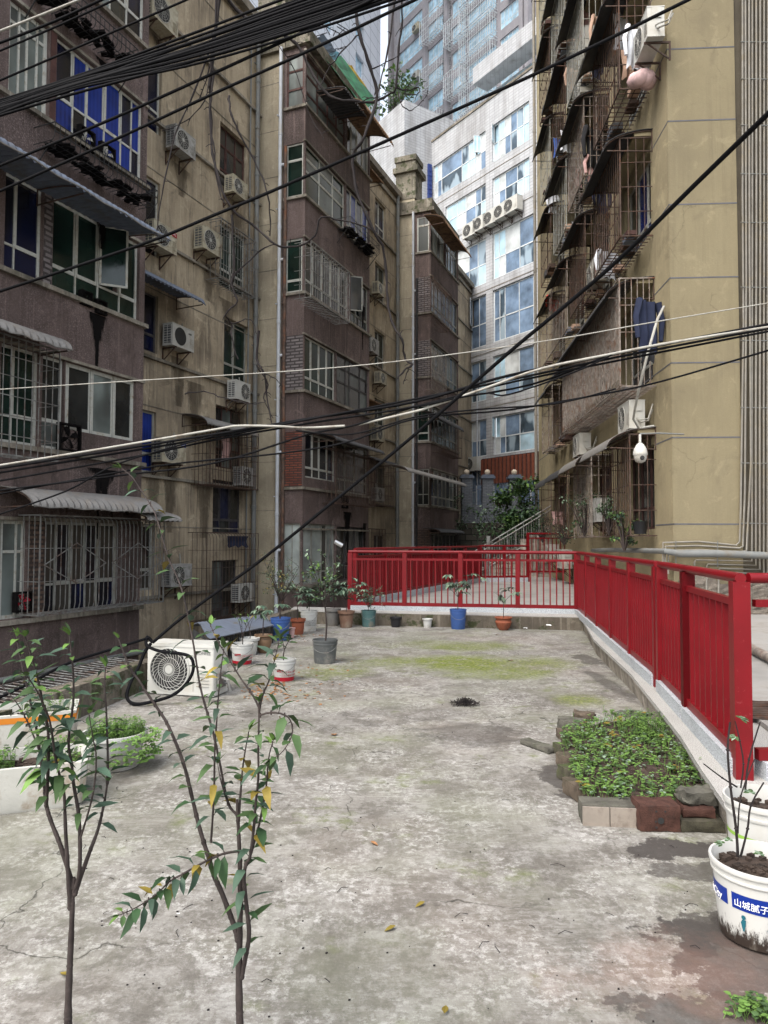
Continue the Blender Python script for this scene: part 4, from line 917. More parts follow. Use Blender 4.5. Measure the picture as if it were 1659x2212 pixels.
# red slatted sign band and white canopy at street level
sb = MB(); x0, z1 = Wf.pix(1040, 1015, WY-.5); x1, _ = Wf.pix(1165, 1000, WY-.5)
T = thing('slatted_shop_front', 'band of red brown vertical slats over the shop at the foot of the white block', 'shop front', Wf.w(x0, WY, 4.9), Wf.phi)
for k in range(int((x1-x0)/.32)): sb.box(.32*k, .32*k+.17, -.55, -.48, 0, 1.5)
part(T, 'slats', sb, M['slat']); sb = MB(); sb.box(0, x1-x0, -.48, -.4, 0, 1.55); part(T, 'backing', sb, M['frame_b'])
sb = MB(); sb.box(-.5, x1-x0, -.44, -.36, -2.4, 0); part(T, 'shop_glass', sb, M['g_sky2'])
for k in range(5): 
    q = MB(); q.box(-.5+k*1.5, -.43+k*1.5, -.5, -.44, -2.4, 0); part(T, 'mullion', q, M['frame_a'])
# tower
TY = 52.2
D_ = thing('taupe_tower', 'tall taupe tower with blue glazing and caged balconies rising behind the white block', 'building', (0,0,0), Wf.phi)
def tx(u, v=120): return Wf.pix(u, v, TY)[0]
TXA, TXB = tx(838), tx(1146, 100)
tw = MB(); TZ0, TZ1 = 20, 92
tcols = [(862, 914, 'glass'), (924, 957, 'mix'), (976, 1006, 'cage'), (1010, 1072, 'cage2'), (1080, 1124, 'glass')]
H3 = 3.05; TH = []
for k in range(22):
    z0 = 25+H3*k
    for (ua, ub, kind) in tcols: TH.append((tx(ua), tx(ub), z0+.7, z0+2.75))
wallgrid(tw, front(TY), TXA, TXB, TZ0, TZ1, TH, .3)
tw.poly([(TXB, TY, TZ0), (TXB, TY+15, TZ0), (TXB, TY+15, TZ1), (TXB, TY, TZ1)])
tw.poly([(TXA, TY, TZ0), (TXA, TY+15, TZ0), (TXA, TY+15, TZ1), (TXA, TY, TZ1)])
for u in (845, 858, 919, 966, 1128, 1140): tw.box(tx(u), tx(u)+.55, TY-.5, TY, TZ0, TZ1)
part(D_, 'wall', tw, M['tower'])
lv = MB()
for k in range(230): lv.box(tx(958), tx(974), TY-.12, TY-.02, 25+.28*k, 25.12+.28*k)
part(D_, 'louvres', lv, M['louver'])
rt = random.Random(5); ci = 0
vis_rows = range(4, 19)
fb, gb = MB(), MB()
for k in range(22):
    z0 = 25+H3*k
    for ci, (ua, ub, kind) in enumerate(tcols):
        a0, a1 = tx(ua), tx(ub)
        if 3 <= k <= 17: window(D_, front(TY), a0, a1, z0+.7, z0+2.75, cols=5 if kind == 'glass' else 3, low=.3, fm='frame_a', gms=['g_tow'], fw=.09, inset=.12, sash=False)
pos = ['far left', 'left', 'centre left', 'centre right', 'right']
for k in range(6, 16):
    z0 = 25+H3*k
    for ci, (ua, ub, kind) in enumerate(tcols):
        if (kind == 'mix' and k % 2 == 0 and k < 13) or (kind == 'cage' and k % 2) or kind == 'cage2':
            a0, a1 = tx(ua)-.2, tx(ub)+.2
            cage(Wf, f'white barred balcony cage on the tower, {pos[ci]} stack, {ords[k-6]} storey above the white block', a0, a1, z0+.2, z0+2.9, TY, 1.1, sp=.34, rails=3, r=.02, mat='frame_a', topg=False)
        elif kind == 'glass' and k % 2: 
            x = tx(ub)-.9; ac_unit(Wf, f'air conditioner on the tower, {pos[ci]} stack, {ords[k-6]} storey above the white block', x, z0+.1, TY, w=1.2, h=.85, d=.5, hose=False, brk=False)
cb = MB(); PY = WY+5; x1, z1 = Wf.pix(1053, 172, PY)
T = thing('podium', 'white ledge and curtained glazing of a set back storey between white block and tower', 'building', Wf.w(x1, PY, 0), Wf.phi)
cb.box(0, 30, -1.4, 0, z1-.9, z1+.3); part(T, 'ledge', cb, M['wtile']); cb = MB(); cb.box(.0, 30, 0.1, 8, 15, z1-3.8); part(T, 'base', cb, M['wtile'])
window(T, front(.2), 0, 14, z1-3.9, z1-.9, cols=12, low=0, fm='frame_a', gms=['g_sky'], fw=.1); 
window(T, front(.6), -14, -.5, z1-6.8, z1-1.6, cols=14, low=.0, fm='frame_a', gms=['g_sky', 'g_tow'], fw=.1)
# pale panel tower on the left
P_ = thing('pale_panel_tower', 'very pale gridded panel tower far behind the old block roof', 'building', (0,0,0), L.phi)
yy = L.loc(atY(821, 300, 95.0)).y; xx = L.loc(atY(821, 300, 95.0)).x
hw = []
for k in range(26):
    for j in range(6): hw.append((xx-8-9*j, xx-5.6-9*j, 20+4.5*k, 22.4+4.5*k))
pw = MB(); wallgrid(pw, front(yy), xx-60, xx, -3, 130, hw, .4); pw.poly([(xx, yy, -3), (xx, yy+30, -3), (xx, yy+30, 130), (xx, yy, 130)])
part(P_, 'panel_wall', pw, M['panel'])
gb = MB()
for h_ in hw: gb.box(h_[0], h_[1], yy+.3, yy+.4, h_[2], h_[3])
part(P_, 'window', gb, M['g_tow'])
# ---------------------------------------------------------------- grounds
def fwy(x): return 13.05-.19*(x+1.2)      # front face line of the far low wall
def pt2(u, v, z=0.0): p = atZ(u, v, z); return (p.x, p.y)
t = NT('terrace_concrete')
n1 = t.noise(1.1, 9, .68); n2 = t.noise(3.4, 10, .78, dist=.5); n3 = t.noise(14, 10, .8); str_ = t.noise(4.0, 7, .7, sc=(1, 3.2, 1), dist=.4)
col = t.ramp(n1, [(.28, (.080,.072,.060)), (.45, (.135,.124,.107)), (.60, (.20,.187,.167)), (.8, (.25,.236,.214))])
col = t.mix(t.math('MULTIPLY', t.ramp(n2, [(.50, 0.0), (.58, 1.0)]), .5), col, (.29,.28,.262))
br = t.ramp(t.noise(30, 6, .75, sc=(.35, 1.6, 1)), [(.46, 0.0), (.56, 1.0)]); br2 = t.ramp(t.noise(22, 6, .75, sc=(1.7, .4, 1)), [(.46, 0.0), (.56, 1.0)])
brm = t.ramp(t.noise(1.3, 4, .6), [(.4, 0.0), (.6, 1.0)]); col = t.mix(t.math('MULTIPLY', t.mix(brm, br, br2), .25), col, (.36,.35,.33))
fl = t.ramp(t.noise(26, 10, .82), [(.50, 0.0), (.55, 1.0)]); col = t.mix(t.math('MULTIPLY', fl, t.ramp(t.noise(2.1, 7, .7), [(.42, .08), (.58, .8)])), col, (.41,.402,.38))
col = t.mix(t.math('MULTIPLY', t.ramp(t.noise(2.6, 10, .8, dist=.25), [(.5, 0.0), (.57, 1.0)]), .7), col, (.105,.095,.082))
col = t.mix(t.math('MULTIPLY', t.ramp(n3, [(.52, 0.0), (.58, 1.0)]), .5), col, (.085,.077,.066))
col = t.mix(t.math('MULTIPLY', t.ramp(t.noise(.5, 5, .6), [(.5, 0.0), (.7, 1.0)]), .22), col, (.25,.185,.15))
col = t.mix(t.math('MULTIPLY', t.ramp(t.noise(.7, 7, .65), [(.46, 0.0), (.62, 1.0)]), .35), col, (.17,.18,.12))
col = cracks(t, col, (.03,.027,.022), .55, .004, .9)
def blob(x, y, rx, ry, soft=.5, ns=1.6, amp=.9):
    mp = t.n('ShaderNodeMapping', {'Vector': t.co, 'Location': (-x/rx, -y/ry, 0), 'Scale': (1/rx, 1/ry, 0)}).outputs[0]
    ln = t.n('ShaderNodeVectorMath', {0: mp}, operation='LENGTH').outputs['Value']
    d = t.math('ADD', ln, t.math('MULTIPLY', t.math('SUBTRACT', t.noise(ns, 7, .7), .5), amp*2))
    return t.ramp(d, [(max(0.0, .75-soft/2), 1.0), (min(1.0, .75+soft/2), 0.0)])
for (u, v, rx, ry, s) in ((1010, 1432, 1.5, .75, .75), (1090, 1455, .9, .45, .5), (985, 1392, 1.3, .5, .4), (720, 1450, .6, .5, .5), (1260, 1512, .35, .35, .6), (1010, 1400, .8, .4, .5)):
    x, y = pt2(u, v); g = t.math('MULTIPLY', blob(x, y, rx, ry, .8), min(1.0, s*1.35))
    g = t.math('MULTIPLY', g, t.ramp(t.noise(7, 9, .8), [(.40, .3), (.50, 1.0)])); col = t.mix(g, col, t.ramp(t.noise(30, 4), [(.4, (.07,.09,.015)), (.6, (.17,.19,.05))]))
gsp = t.math('MULTIPLY', t.ramp(t.noise(1.7, 6, .6), [(.56, 0.0), (.64, .45)]), t.ramp(t.noise(7, 5, .6), [(.45, 0.0), (.6, 1.0)])); col = t.mix(gsp, col, (.105,.13,.022))
wet = None
for (u, v, rx, ry, s) in ((1020, 1585, .55, .42, .55), (880, 1540, .55, .35, .3), (1215, 1690, .14, .4, .8), (1450, 1835, .34, .17, .95), (1640, 2090, .42, .36, .85), (1600, 2200, .55, .16, .75), (1512, 2048, .09, .1, .9), (1585, 2010, .25, .18, .8), (1318, 1480, .12, 1.2, .6), (1375, 1545, .22, .2, .8), (640, 1560, .8, .5, .3), (1530, 1880, .3, .14, .7), (1270, 1425, .2, .6, .7)):
    x, y = pt2(u, v); col = t.mix(t.math('MULTIPLY', blob(x, y, rx, ry, .10 if s > .6 else .4, 4.0, 1.5 if s > .6 else .9), s), col, (.05,.044,.04))
x, y = pt2(1500, 2110); col = t.mix(t.math('MULTIPLY', blob(x, y, .5, .3, .8, 3.0, 1.2), .22), col, (.28,.14,.10))
hgt = t.math('ADD', t.noise(45, 6, .75), t.math('MULTIPLY', t.noise(4, 5), 2.0))
M['floor'] = t.out(col, t.ramp(n2, [(.3, .55), (.6, .9)]), hgt, .45, .008)
M['passage'] = plain('passage_concrete', (.25,.24,.225), .85, var=.3, scale=1.2, dirt=(.19,.17,.15), dscale=1.2, bstr=.4)
M['lane'] = plain('lower_lane_concrete', (.10,.095,.085), .9, var=.4, scale=1.0)
M['asphalt'] = plain('street_asphalt', (.07,.07,.07), .9)
M['lowwall'] = render_wall('old_low_wall', (.30,.265,.22), (.07,.06,.05), (.42,.38,.33), 1.2, moss=.15, bump=.6)
M['mosswall'] = render_wall('mossy_low_wall', (.13,.11,.085), (.04,.035,.03), (.24,.21,.17), 1.0, moss=.85, bump=.9)
b = MB(); b.box(-400, 400, -300, 500, -4.3, -4.2); struct('ground', b, M['lane'])
LB = [(-4.3, -3.0), (-2.60, 6.0), (-1.5, 13.3)]           # left edge line of the terrace
wallp = [(1245,1329.7), (1284,1381), (1365,1456), (1435,1542), (1474.5,1592), (1516.5,1659)]
wi = [atZ(u, v, .2) for u, v in wallp]; wi = [Vector((wi[0].x, 12.35, .2))]+wi[1:]
d_ = (wi[-1]-wi[-3]).normalized(); wi.append(wi[-1]+d_*1.2); wi.append(Vector((3.4, 2.3, .2)))
b = MB(); poly = [(LB[0][0], -3), (4.5, -3), (4.5, 2.0), (wi[-1].x+.5, wi[-1].y)]+[(p.x+.12, p.y) for p in wi[::-1]]+[(-.9, 12.6), (LB[1][0], 6.0)]
poly = [(LB[0][0], -3), (5.2, -3), (5.2, 12.4), (3.6, fwy(3.6)+.3), (-1.62, fwy(-1.62)+.3), (LB[1][0], 6.0)]
n = len(poly); b.v = [(x, y, 0.0) for x, y in poly]+[(x, y, -4.2) for x, y in poly]; b.f = [list(range(n))]+[[k, k+n, (k+1) % n+n, (k+1) % n] for k in range(n)]; b.m = [0]*(n+1)
struct('terrace_floor', b, M['floor'])
# low side walls
T = thing('low_wall', 'stained low concrete wall with a pale coping under the long red railing on the right', 'low wall')
b, c = MB(), MB()
rl = [Vector((1.985, 4.02, .3)), Vector((2.44, 6.33, .3)), Vector((3.47, 12.8, .3))]
outs = [Vector((p.x+.62, p.y+.02, .2)) for p in wi]
for k in range(len(wi)-1):
    p, q = wi[k], wi[k+1]; b.poly([(p.x+.03, p.y, -.02), (q.x+.03, q.y, -.02), (q.x, q.y, .2), (p.x, p.y, .2)])
    o1, o2 = outs[k], outs[k+1]; c.poly([(p.x-.01, p.y, .2), (q.x-.01, q.y, .2), (o2.x, o2.y, .2), (o1.x, o1.y, .2)]); c.poly([(p.x-.012, p.y, .17), (q.x-.012, q.y, .17), (q.x-.012, q.y, .201), (p.x-.012, p.y, .201)])
part(T, 'wall_face', b, M['lowwall']); part(T, 'coping', c, M['coping'])
T = thing('far_low_wall', 'dark mossy low wall closing the far end of the terrace', 'low wall')
b = MB(); xe = wi[0].x+.04
def slab(b, x0, x1, o0, o1, z0, z1):
    n = len(b.v); b.v += [(x0, fwy(x0)+o0, z0), (x1, fwy(x1)+o0, z0), (x1, fwy(x1)+o1, z0), (x0, fwy(x0)+o1, z0), (x0, fwy(x0)+o0, z1), (x1, fwy(x1)+o0, z1), (x1, fwy(x1)+o1, z1), (x0, fwy(x0)+o1, z1)]
    for q in ((0,3,2,1),(4,5,6,7),(0,1,5,4),(1,2,6,5),(2,3,7,6),(3,0,4,7)): b.face([n+k for k in q])
slab(b, -1.75, xe, 0, .12, -.1, .205); part(T, 'wall_face', b, M['mosswall'])
b = MB(); slab(b, -1.75, xe+.9, .122, .95, -.2, .213); part(T, 'coping', b, M['coping'])
b = MB(); dx = LB[1][0]-LB[0][0]; dl = Vector((2.56-.9, 12.75-6, 0)).normalized(); 
p0 = Vector((LB[0][0], -3, 0)); p1 = Vector((LB[1][0], 6.0, 0)); p2 = Vector((-1.55, 13.15, 0)); r = random.Random(3)
pts = [p0.lerp(p1, k/12) for k in range(12)]+[p1.lerp(p2, k/12) for k in range(13)]
rows = [[], [], [], []]
for i, p in enumerate(pts):
    d = (pts[min(i+1, len(pts)-1)]-pts[max(0, i-1)]).normalized(); nn = Vector((d.y, -d.x, 0)); h = .26+r.uniform(-.02, .02); w = .2
    for j, (o, z) in enumerate(((.02, 0), (0, h), (-w, h-.01), (-w-.02, -.9))): rows[j].append(p+nn*o+Vector((0, 0, z)))
b.sheet(rows); single('mossy_kerb', b, M['mosswall'], 'mossy broken kerb along the left edge of the terrace behind the pots', 'kerb')
# passage deck beyond the railings and street level behind
b = MB(); z = .235
pp = [(2.75, 2.5), (12, 2.5), (12, 34), (4.1, 34), (3.0, 22.6), (-.65, 13.35), (3.55, 13.32)]
pp = [(wi[-1].x+.55, wi[-1].y), (12, wi[-1].y), (12, 36.8), (6.2, 36.8), (3.05, 22.6), (-.62, 13.72), (4.2, 12.98)]+[(p.x+.62, p.y) for p in wi[:-1]]
n = len(pp); b.v = [(x, y, z) for x, y in pp]+[(x, y, -4.2) for x, y in pp]; b.f = [list(range(n))]+[[k, k+n, (k+1) % n+n, (k+1) % n] for k in range(n)]; b.m = [0]*(n+1)
struct('passage_floor', b, M['passage'])
b = MB(); b.box(-6, 40, 37.3, 75, -4.2, 2.4); struct('street', b, M['asphalt'])
# ---------------------------------------------------------------- red railings
def railing(label, P, Q, n_post, zt=1.30, zb=.33, z_post=.2, bar=.115, plinth=True, last=True, first=True, pw=.04, zr=None, grp='red steel railings'):
    P, Q = Vector((P[0], P[1], 0)), Vector((Q[0], Q[1], 0)); d = Q-P; Ln = d.length; d.normalize(); nn = Vector((d.y, -d.x, 0))
    T = thing('red_railing', label, 'railing', P, math.atan2(d.y, d.x), grp)
    b = MB(); b.tube([(-.03, 0, zt), (Ln+.03, 0, zt)], .03, 12); part(T, 'handrail', b, M['red'], 60)
    b = MB(); b.box(0, Ln, -.02, .02, zt-.16, zt-.12); part(T, 'upper_rail', b, M['red']); b = MB(); b.box(0, Ln, -.025, .025, zb-.03, zb+.03); part(T, 'lower_rail', b, M['red'])
    xs = [Ln*k/n_post for k in range(n_post+1)]
    for i, x in enumerate(xs):
        if (i == 0 and not first) or (i == n_post and not last): continue
        b = MB(); b.box(x-pw, x+pw, -pw, pw, z_post, zt-.02); part(T, 'post', b, M['red'])
    b = MB()
    for i in range(n_post):
        seg = xs[i+1]-xs[i]; m = max(2, round(seg/bar))
        for k in range(1, m): x = xs[i]+seg*k/m; b.box(x-.010, x+.010, -.019, .019, zb+.028, zt-.158)
    part(T, 'balusters', b, M['red'])
    if plinth:
        b = MB(); b.box(.02, Ln-.02, -.06, .06, .19, zb-.032); part(T, 'granite_plinth', b, M['granite'])
    return T
RA, RB, RC, RD = (1.985, 4.02), (2.44, 6.33), (3.47, 12.85), (atY(756, 1300, 13.55).x, 13.55)
RM = (RA[0]*.44+RB[0]*.56, RA[1]*.44+RB[1]*.56)
RB2 = (RB[0]+.03, RB[1]+.18)
railing('nearest long panel of the red railing beside the vegetable bed', RA, RM, 1, bar=.14, pw=.045)
railing('short red railing panel between two thick posts', RM, RB, 1, bar=.135, pw=.045)
railing('long red railing panels running back to the far corner', RB2, RC, 5, bar=.12)
railing('red railing across the far end of the terrace', RD, (RC[0]-.02, 12.9), 4, bar=.115)
railing('red railing going right at the near corner beside the passage', (RA[0]+.08, RA[1]), (RA[0]+2.2, RA[1]+.05), 2, bar=.2, first=False)
railing('red railing bordering the passage along the old block', (-.55, 13.9), (2.95, 22.3), 6, bar=.12, zt=1.34, zb=.40)
railing('low red railing at the far end of the passage', (3.0, 22.4), (4.55, 22.7), 2, bar=.14, zt=1.36, zb=.40)
railing('raised red railing section in front of the stairs', (4.55, 22.72), (5.9, 22.95), 1, bar=.14, zt=1.75, zb=.55, plinth=False)
# manhole cover, pipes on the passage
b = MB(); p = atZ(1645, 1530, .25); b.lathe([(0, .012), (.28, .012), (.30, .004), (.33, 0)], (p.x, p.y, .238), 28)
for k in range(-4, 5): b.box(p.x-.25, p.x+.25, p.y+.055*k-.008, p.y+.055*k+.008, .25, .256)
single('manhole_cover', b, M['rust'], 'round rusty manhole cover behind the near red post', 'manhole cover', smooth=30)
b = MB(); b.tube([atZ(1612, 1395, .3), atZ(1700, 1440, .3)], .05, 10); single('floor_pipe', b, M['rustl'], 'fat pipe lying on the passage floor behind the near red post', 'pipe', smooth=60)
# ---------------------------------------------------------------- foliage helpers
def leaf(mb, p, d, up, L_, w, mi, droop=.25):
    d = d.normalized(); s = d.cross(up)
    if s.length < 1e-4: s = Vector((1, 0, 0))
    s.normalize(); n = s.cross(d).normalized(); mb.i = mi
    b = len(mb.v)
    for (q, ww, z) in ((0, 0, 0), (.3, .5, .03), (.3, 0, -.02), (.3, -.5, .03), (.65, .42, -droop*.3), (.65, 0, -droop*.3-.04), (.65, -.42, -droop*.3), (1, 0, -droop)):
        mb.v.append(tuple(p+d*(q*L_)+s*(ww*w)+n*(z*L_)))
    for f in ((0,1,2), (0,2,3), (1,4,5,2), (2,5,6,3), (4,7,5), (5,7,6)): mb.face([b+k for k in f])
def rdir(r, up=.3): v = Vector((r.gauss(0, 1), r.gauss(0, 1), r.gauss(0, 1)*.6+up)); return v.normalized()
def lerp_path(pts, t):
    seg = [ (pts[i+1]-pts[i]).length for i in range(len(pts)-1)]; tot = sum(seg); d = t*tot
    for i, s in enumerate(seg):
        if d <= s or i == len(seg)-1: return pts[i].lerp(pts[i+1], min(1, d/max(s, 1e-6))), (pts[i+1]-pts[i]).normalized()
        d -= s
def smooth_path(pts, m=3):
    out = []; n = len(pts)
    for i in range(n-1):
        p0, p1, p2, p3 = pts[max(i-1,0)], pts[i], pts[i+1], pts[min(i+2,n-1)]
        for k in range(m):
            t = k/m; out.append(.5*((2*p1)+(p2-p0)*t+(2*p0-5*p1+4*p2-p3)*t*t+(3*p1-p0-3*p2+p3)*t**3))
    out.append(pts[-1]); return out
def plen(p): return sum((p[i+1]-p[i]).length for i in range(len(p)-1))
# ---------------------------------------------------------------- two foreground saplings
M['bk_grey2'] = plain('grey_pot', (.1,.1,.1), .5)
def sapling(label, Y, branches, seed, yel=.2):
    r = random.Random(seed); T = thing('young_tree', label, 'young tree', atY(branches[0][1][0][0], branches[0][1][0][1], Y), 0, 'young trees in the foreground')
    o = T.location.copy(); st, lf = MB(), MB()
    for (r0, pix, dY, l0, l1, dens) in branches:
        n = len(pix); P = smooth_path([atY(u, v, Y+dY[0]+(dY[1]-dY[0])*(k/(n-1))) - o for k, (u, v) in enumerate(pix)], 4)
        r0 *= .60; m = len(P); rad = [r0*(1-.66*k/(m-1))*(1+.08*math.sin(k*2.3)) for k in range(m)]
        st.tube(P, rad, 8)
        for q in range(0, m, 5): # nodes
            p = P[q]; st.lathe([(rad[q]*.9, -.006), (rad[q]*1.25, 0), (rad[q]*.9, .006)], p, 7)
        ln = plen(P)
        if l1 > l0:
            cnt = int(ln*(l1-l0)*dens*2.0); side_ = r.uniform(0, 6)
            for k in range(cnt):
                t_ = l0+(l1-l0)*(k+r.random()*.5)/max(1, cnt); p, d = lerp_path(P, min(1, t_))
                for s in (0, 1):
                    if r.random() < .10: continue
                    a = side_+k*1.35+s*math.pi+r.uniform(-.4, .4); a_ = d.cross(Vector((.2, .1, 1)) if abs(d.z) < .9 else Vector((1, 0, .1))).normalized(); b_ = d.cross(a_)
                    out = (a_*math.cos(a)+b_*math.sin(a)*.8+d*.30+Vector((0, 0, r.uniform(-.25, .2)))); L_ = r.uniform(.042, .066)*(1.12-.35*t_)
                    mi = r.choices([0, 1, 2, 3, 4], [.36, .42, yel*(1 if t_ < .75 else .3), .05+(.25 if t_ > .88 else 0), .25])[0]
                    if r.random() < .6: st.tube([p, p+out.normalized()*.008], .0012, 4, False)
                    leaf(lf, p+out.normalized()*.006, out, Vector((r.uniform(-.3,.3), r.uniform(-.3,.3), 1)), L_, L_*r.uniform(.32, .44), mi, r.uniform(.1, .8))
            p, d = lerp_path(P, .999)
            if dens > 8:
                for k in range(4): leaf(lf, p, d+rdir(r)*.6, Vector((0, .3, 1)), r.uniform(.025, .045), .012, 3 if k % 2 else 0, .3)
    part(T, 'stem', st, M['bark'], 70); part(T, 'leaves', lf, LEAVES, 80); return T
sapling('thin young tree with blue green leaves on the far left foreground', 1.85, [
    (.019, [(146,2260),(147,2212),(148,2150),(154,2019),(157,1935),(160,1900)], (0,0), 0, 0, 0),
    (.010, [(158,1915),(132,1830),(112,1779),(100,1739),(96,1701),(88,1640),(80,1581),(62,1500),(46,1430),(36,1375)], (0,.10), .40, 1, 26),
    (.011, [(152,1960),(148,1900),(142,1800),(139,1720),(136,1690)], (0,-.03), 0, 0, 0),
    (.0075, [(100,1739),(104,1660),(104,1581),(92,1520),(84,1475),(66,1410),(54,1375)], (0,-.12), .05, 1, 28),
    (.009, [(160,1925),(172,1880),(171,1771),(160,1700),(156,1660),(148,1600),(158,1520),(158,1450),(150,1372)], (0,-.06), .30, 1, 24),
    (.010, [(162,1930),(190,1850),(212,1791),(226,1730),(232,1690)], (0,.05), .6, .95, 18),
    (.006, [(232,1690),(233,1640),(230,1541),(226,1480),(228,1441)], (.05,.10), .05, 1, 26),
    (.0045, [(174,1810),(200,1719),(208,1641),(200,1590),(192,1541)], (-.03,-.1), .2, 1, 10),
    (.006, [(136,1700),(120,1640),(108,1560),(84,1500),(58,1460)], (0,-.2), .1, 1, 22),
    (.004, [(84,1620),(60,1560),(30,1510),(-10,1470)], (.02,.0), .2, 1, 18),
    ], 11, .02)
sapling('taller young tree with yellowing leaves left of centre in the foreground', 1.9, [
    (.018, [(519,2270),(518,2212),(516,2099),(518,2019),(519,1930),(518,1859),(515,1790),(512,1727)], (0,0), 0, 0, 0),
    (.011, [(522,2110),(530,2070),(538,2019),(533,1960),(527,1899),(532,1865),(540,1851),(548,1790),(552,1739),(558,1680),(558,1621),(560,1517)], (0,-.05), .10, .92, 17),
    (.005, [(560,1530),(545,1500),(520,1465),(495,1425),(468,1381),(455,1350)], (-.05,.05), .25, 1, 22),
    (.005, [(560,1535),(568,1500),(580,1473),(592,1430),(604,1380)], (-.05,-.1), .25, 1, 30),
    (.0045, [(562,1545),(580,1540),(604,1541),(624,1551),(632,1575),(626,1600),(606,1628),(585,1640)], (-.05,-.12), .1, 1, 24),
    (.012, [(514,2030),(504,1995),(480,1931),(462,1890),(450,1850),(440,1819),(428,1777),(412,1710),(400,1661),(382,1610),(360,1561),(340,1530),(320,1501),(300,1470),(280,1441),(256,1380)], (0,.12), .42, 1, 17),
    (.005, [(456,1815),(462,1720),(464,1621),(468,1560),(472,1501),(478,1440),(484,1400)], (0,-.1), .1, 1, 17),
    (.0062, [(512,1760),(492,1733),(475,1650),(460,1581),(445,1530),(432,1481),(424,1430),(416,1381),(406,1330),(396,1285),(384,1250),(370,1220),(356,1180),(345,1140),(335,1110),(325,1090),(305,1060),(285,1030),(262,1012)], (0,.25), .18, 1, 13),
    (.006, [(516,1765),(520,1710),(524,1661),(530,1620),(538,1578)], (0,.06), .1, 1, 18),
    (.0055, [(518,1838),(480,1845),(440,1863),(400,1885),(368,1903),(345,1925),(328,1939),(295,1960),(258,1977)], (0,-.16), .12, 1, 34),
    (.004, [(492,1735),(478,1690),(470,1650)], (0,0), .3, 1, 14),
    (.006, [(540,1851),(560,1780),(575,1700),(580,1640),(590,1600)], (0,-.08), .25, 1, 18),
    ], 12, .26)
p = atY(178, 2208, 1.82); T = thing('flower_pot', 'white rimmed pot just peeking in at the bottom left edge under the young tree', 'pot', (atY(174, 2207, 1.87).x, 1.74, 0)); hz = .247
b = MB(); b.lathe([(.10, 0), (.115, hz-.02), (.13, hz-.02), (.13, hz), (.118, hz), (.11, hz-.06)], (0,0,0), 28); part(T, 'pot', b, M['pvc'], 40)
b = MB(); b.lathe([(.112, hz-.07), (.05, hz-.055), (0, hz-.05)], (0,0,0), 18); part(T, 'soil', b, M['soil'])
T = thing('flower_pot', 'pot holding the taller young tree just below the picture', 'pot', (atY(518, 2212, 1.9).x, 1.82, 0)); hz = .16
b = MB(); b.lathe([(.10, 0), (.115, hz-.02), (.13, hz-.02), (.13, hz), (.118, hz), (.11, hz-.06)], (0,0,0), 28); part(T, 'pot', b, M['bk_grey2'], 40)
b = MB(); b.lathe([(.112, hz-.05), (.05, hz-.035), (0, hz-.03)], (0,0,0), 18); part(T, 'soil', b, M['soil'])
# ---------------------------------------------------------------- pots and their plants
M['bk_blue'] = plain('blue_bucket', (.04,.085,.24), .45, dirt=(.03,.06,.15)); M['bk_white'] = plain('white_bucket', (.46,.46,.44), .45, var=.05, dirt=(.28,.25,.2), dscale=4)
M['terra'] = plain('terracotta', (.24,.075,.04), .75, dirt=(.12,.05,.035)); M['bk_grey'] = plain('grey_bucket', (.085,.09,.09), .5, dirt=(.2,.19,.17), dscale=5)
M['bk_teal'] = plain('teal_bucket', (.06,.12,.12), .55, dirt=(.2,.16,.12), dscale=6); M['bk_brown'] = plain('brown_tub', (.17,.10,.07), .65, dirt=(.25,.21,.16)); M['clay'] = plain('glazed_clay', (.16,.10,.06), .4)
M['bk_black'] = plain('black_pot', (.02,.02,.022), .4); M['wlabel'] = plain('label_white_band', (.5,.5,.48), .5, var=.03, dirt=(.4,.36,.3))
def arc_text(T, s, size, mat, rad, a0, z, name='lettering', flip=1):
    c = bpy.data.curves.new('t', 'FONT'); c.body = s; c.size = size; c.extrude = 0.0006
    o = bpy.data.objects.new('t', c); COL.objects.link(o)
    me = bpy.data.meshes.new_from_object(o.evaluated_get(bpy.context.evaluated_depsgraph_get())); bpy.data.objects.remove(o)
    for v in me.vertices:
        a = a0+v.co.x/rad; rr = rad+.0015+v.co.z; v.co = Vector((rr*math.cos(a), rr*math.sin(a), z+v.co.y))
    p_ = link(name, me, M[mat], T); return p_
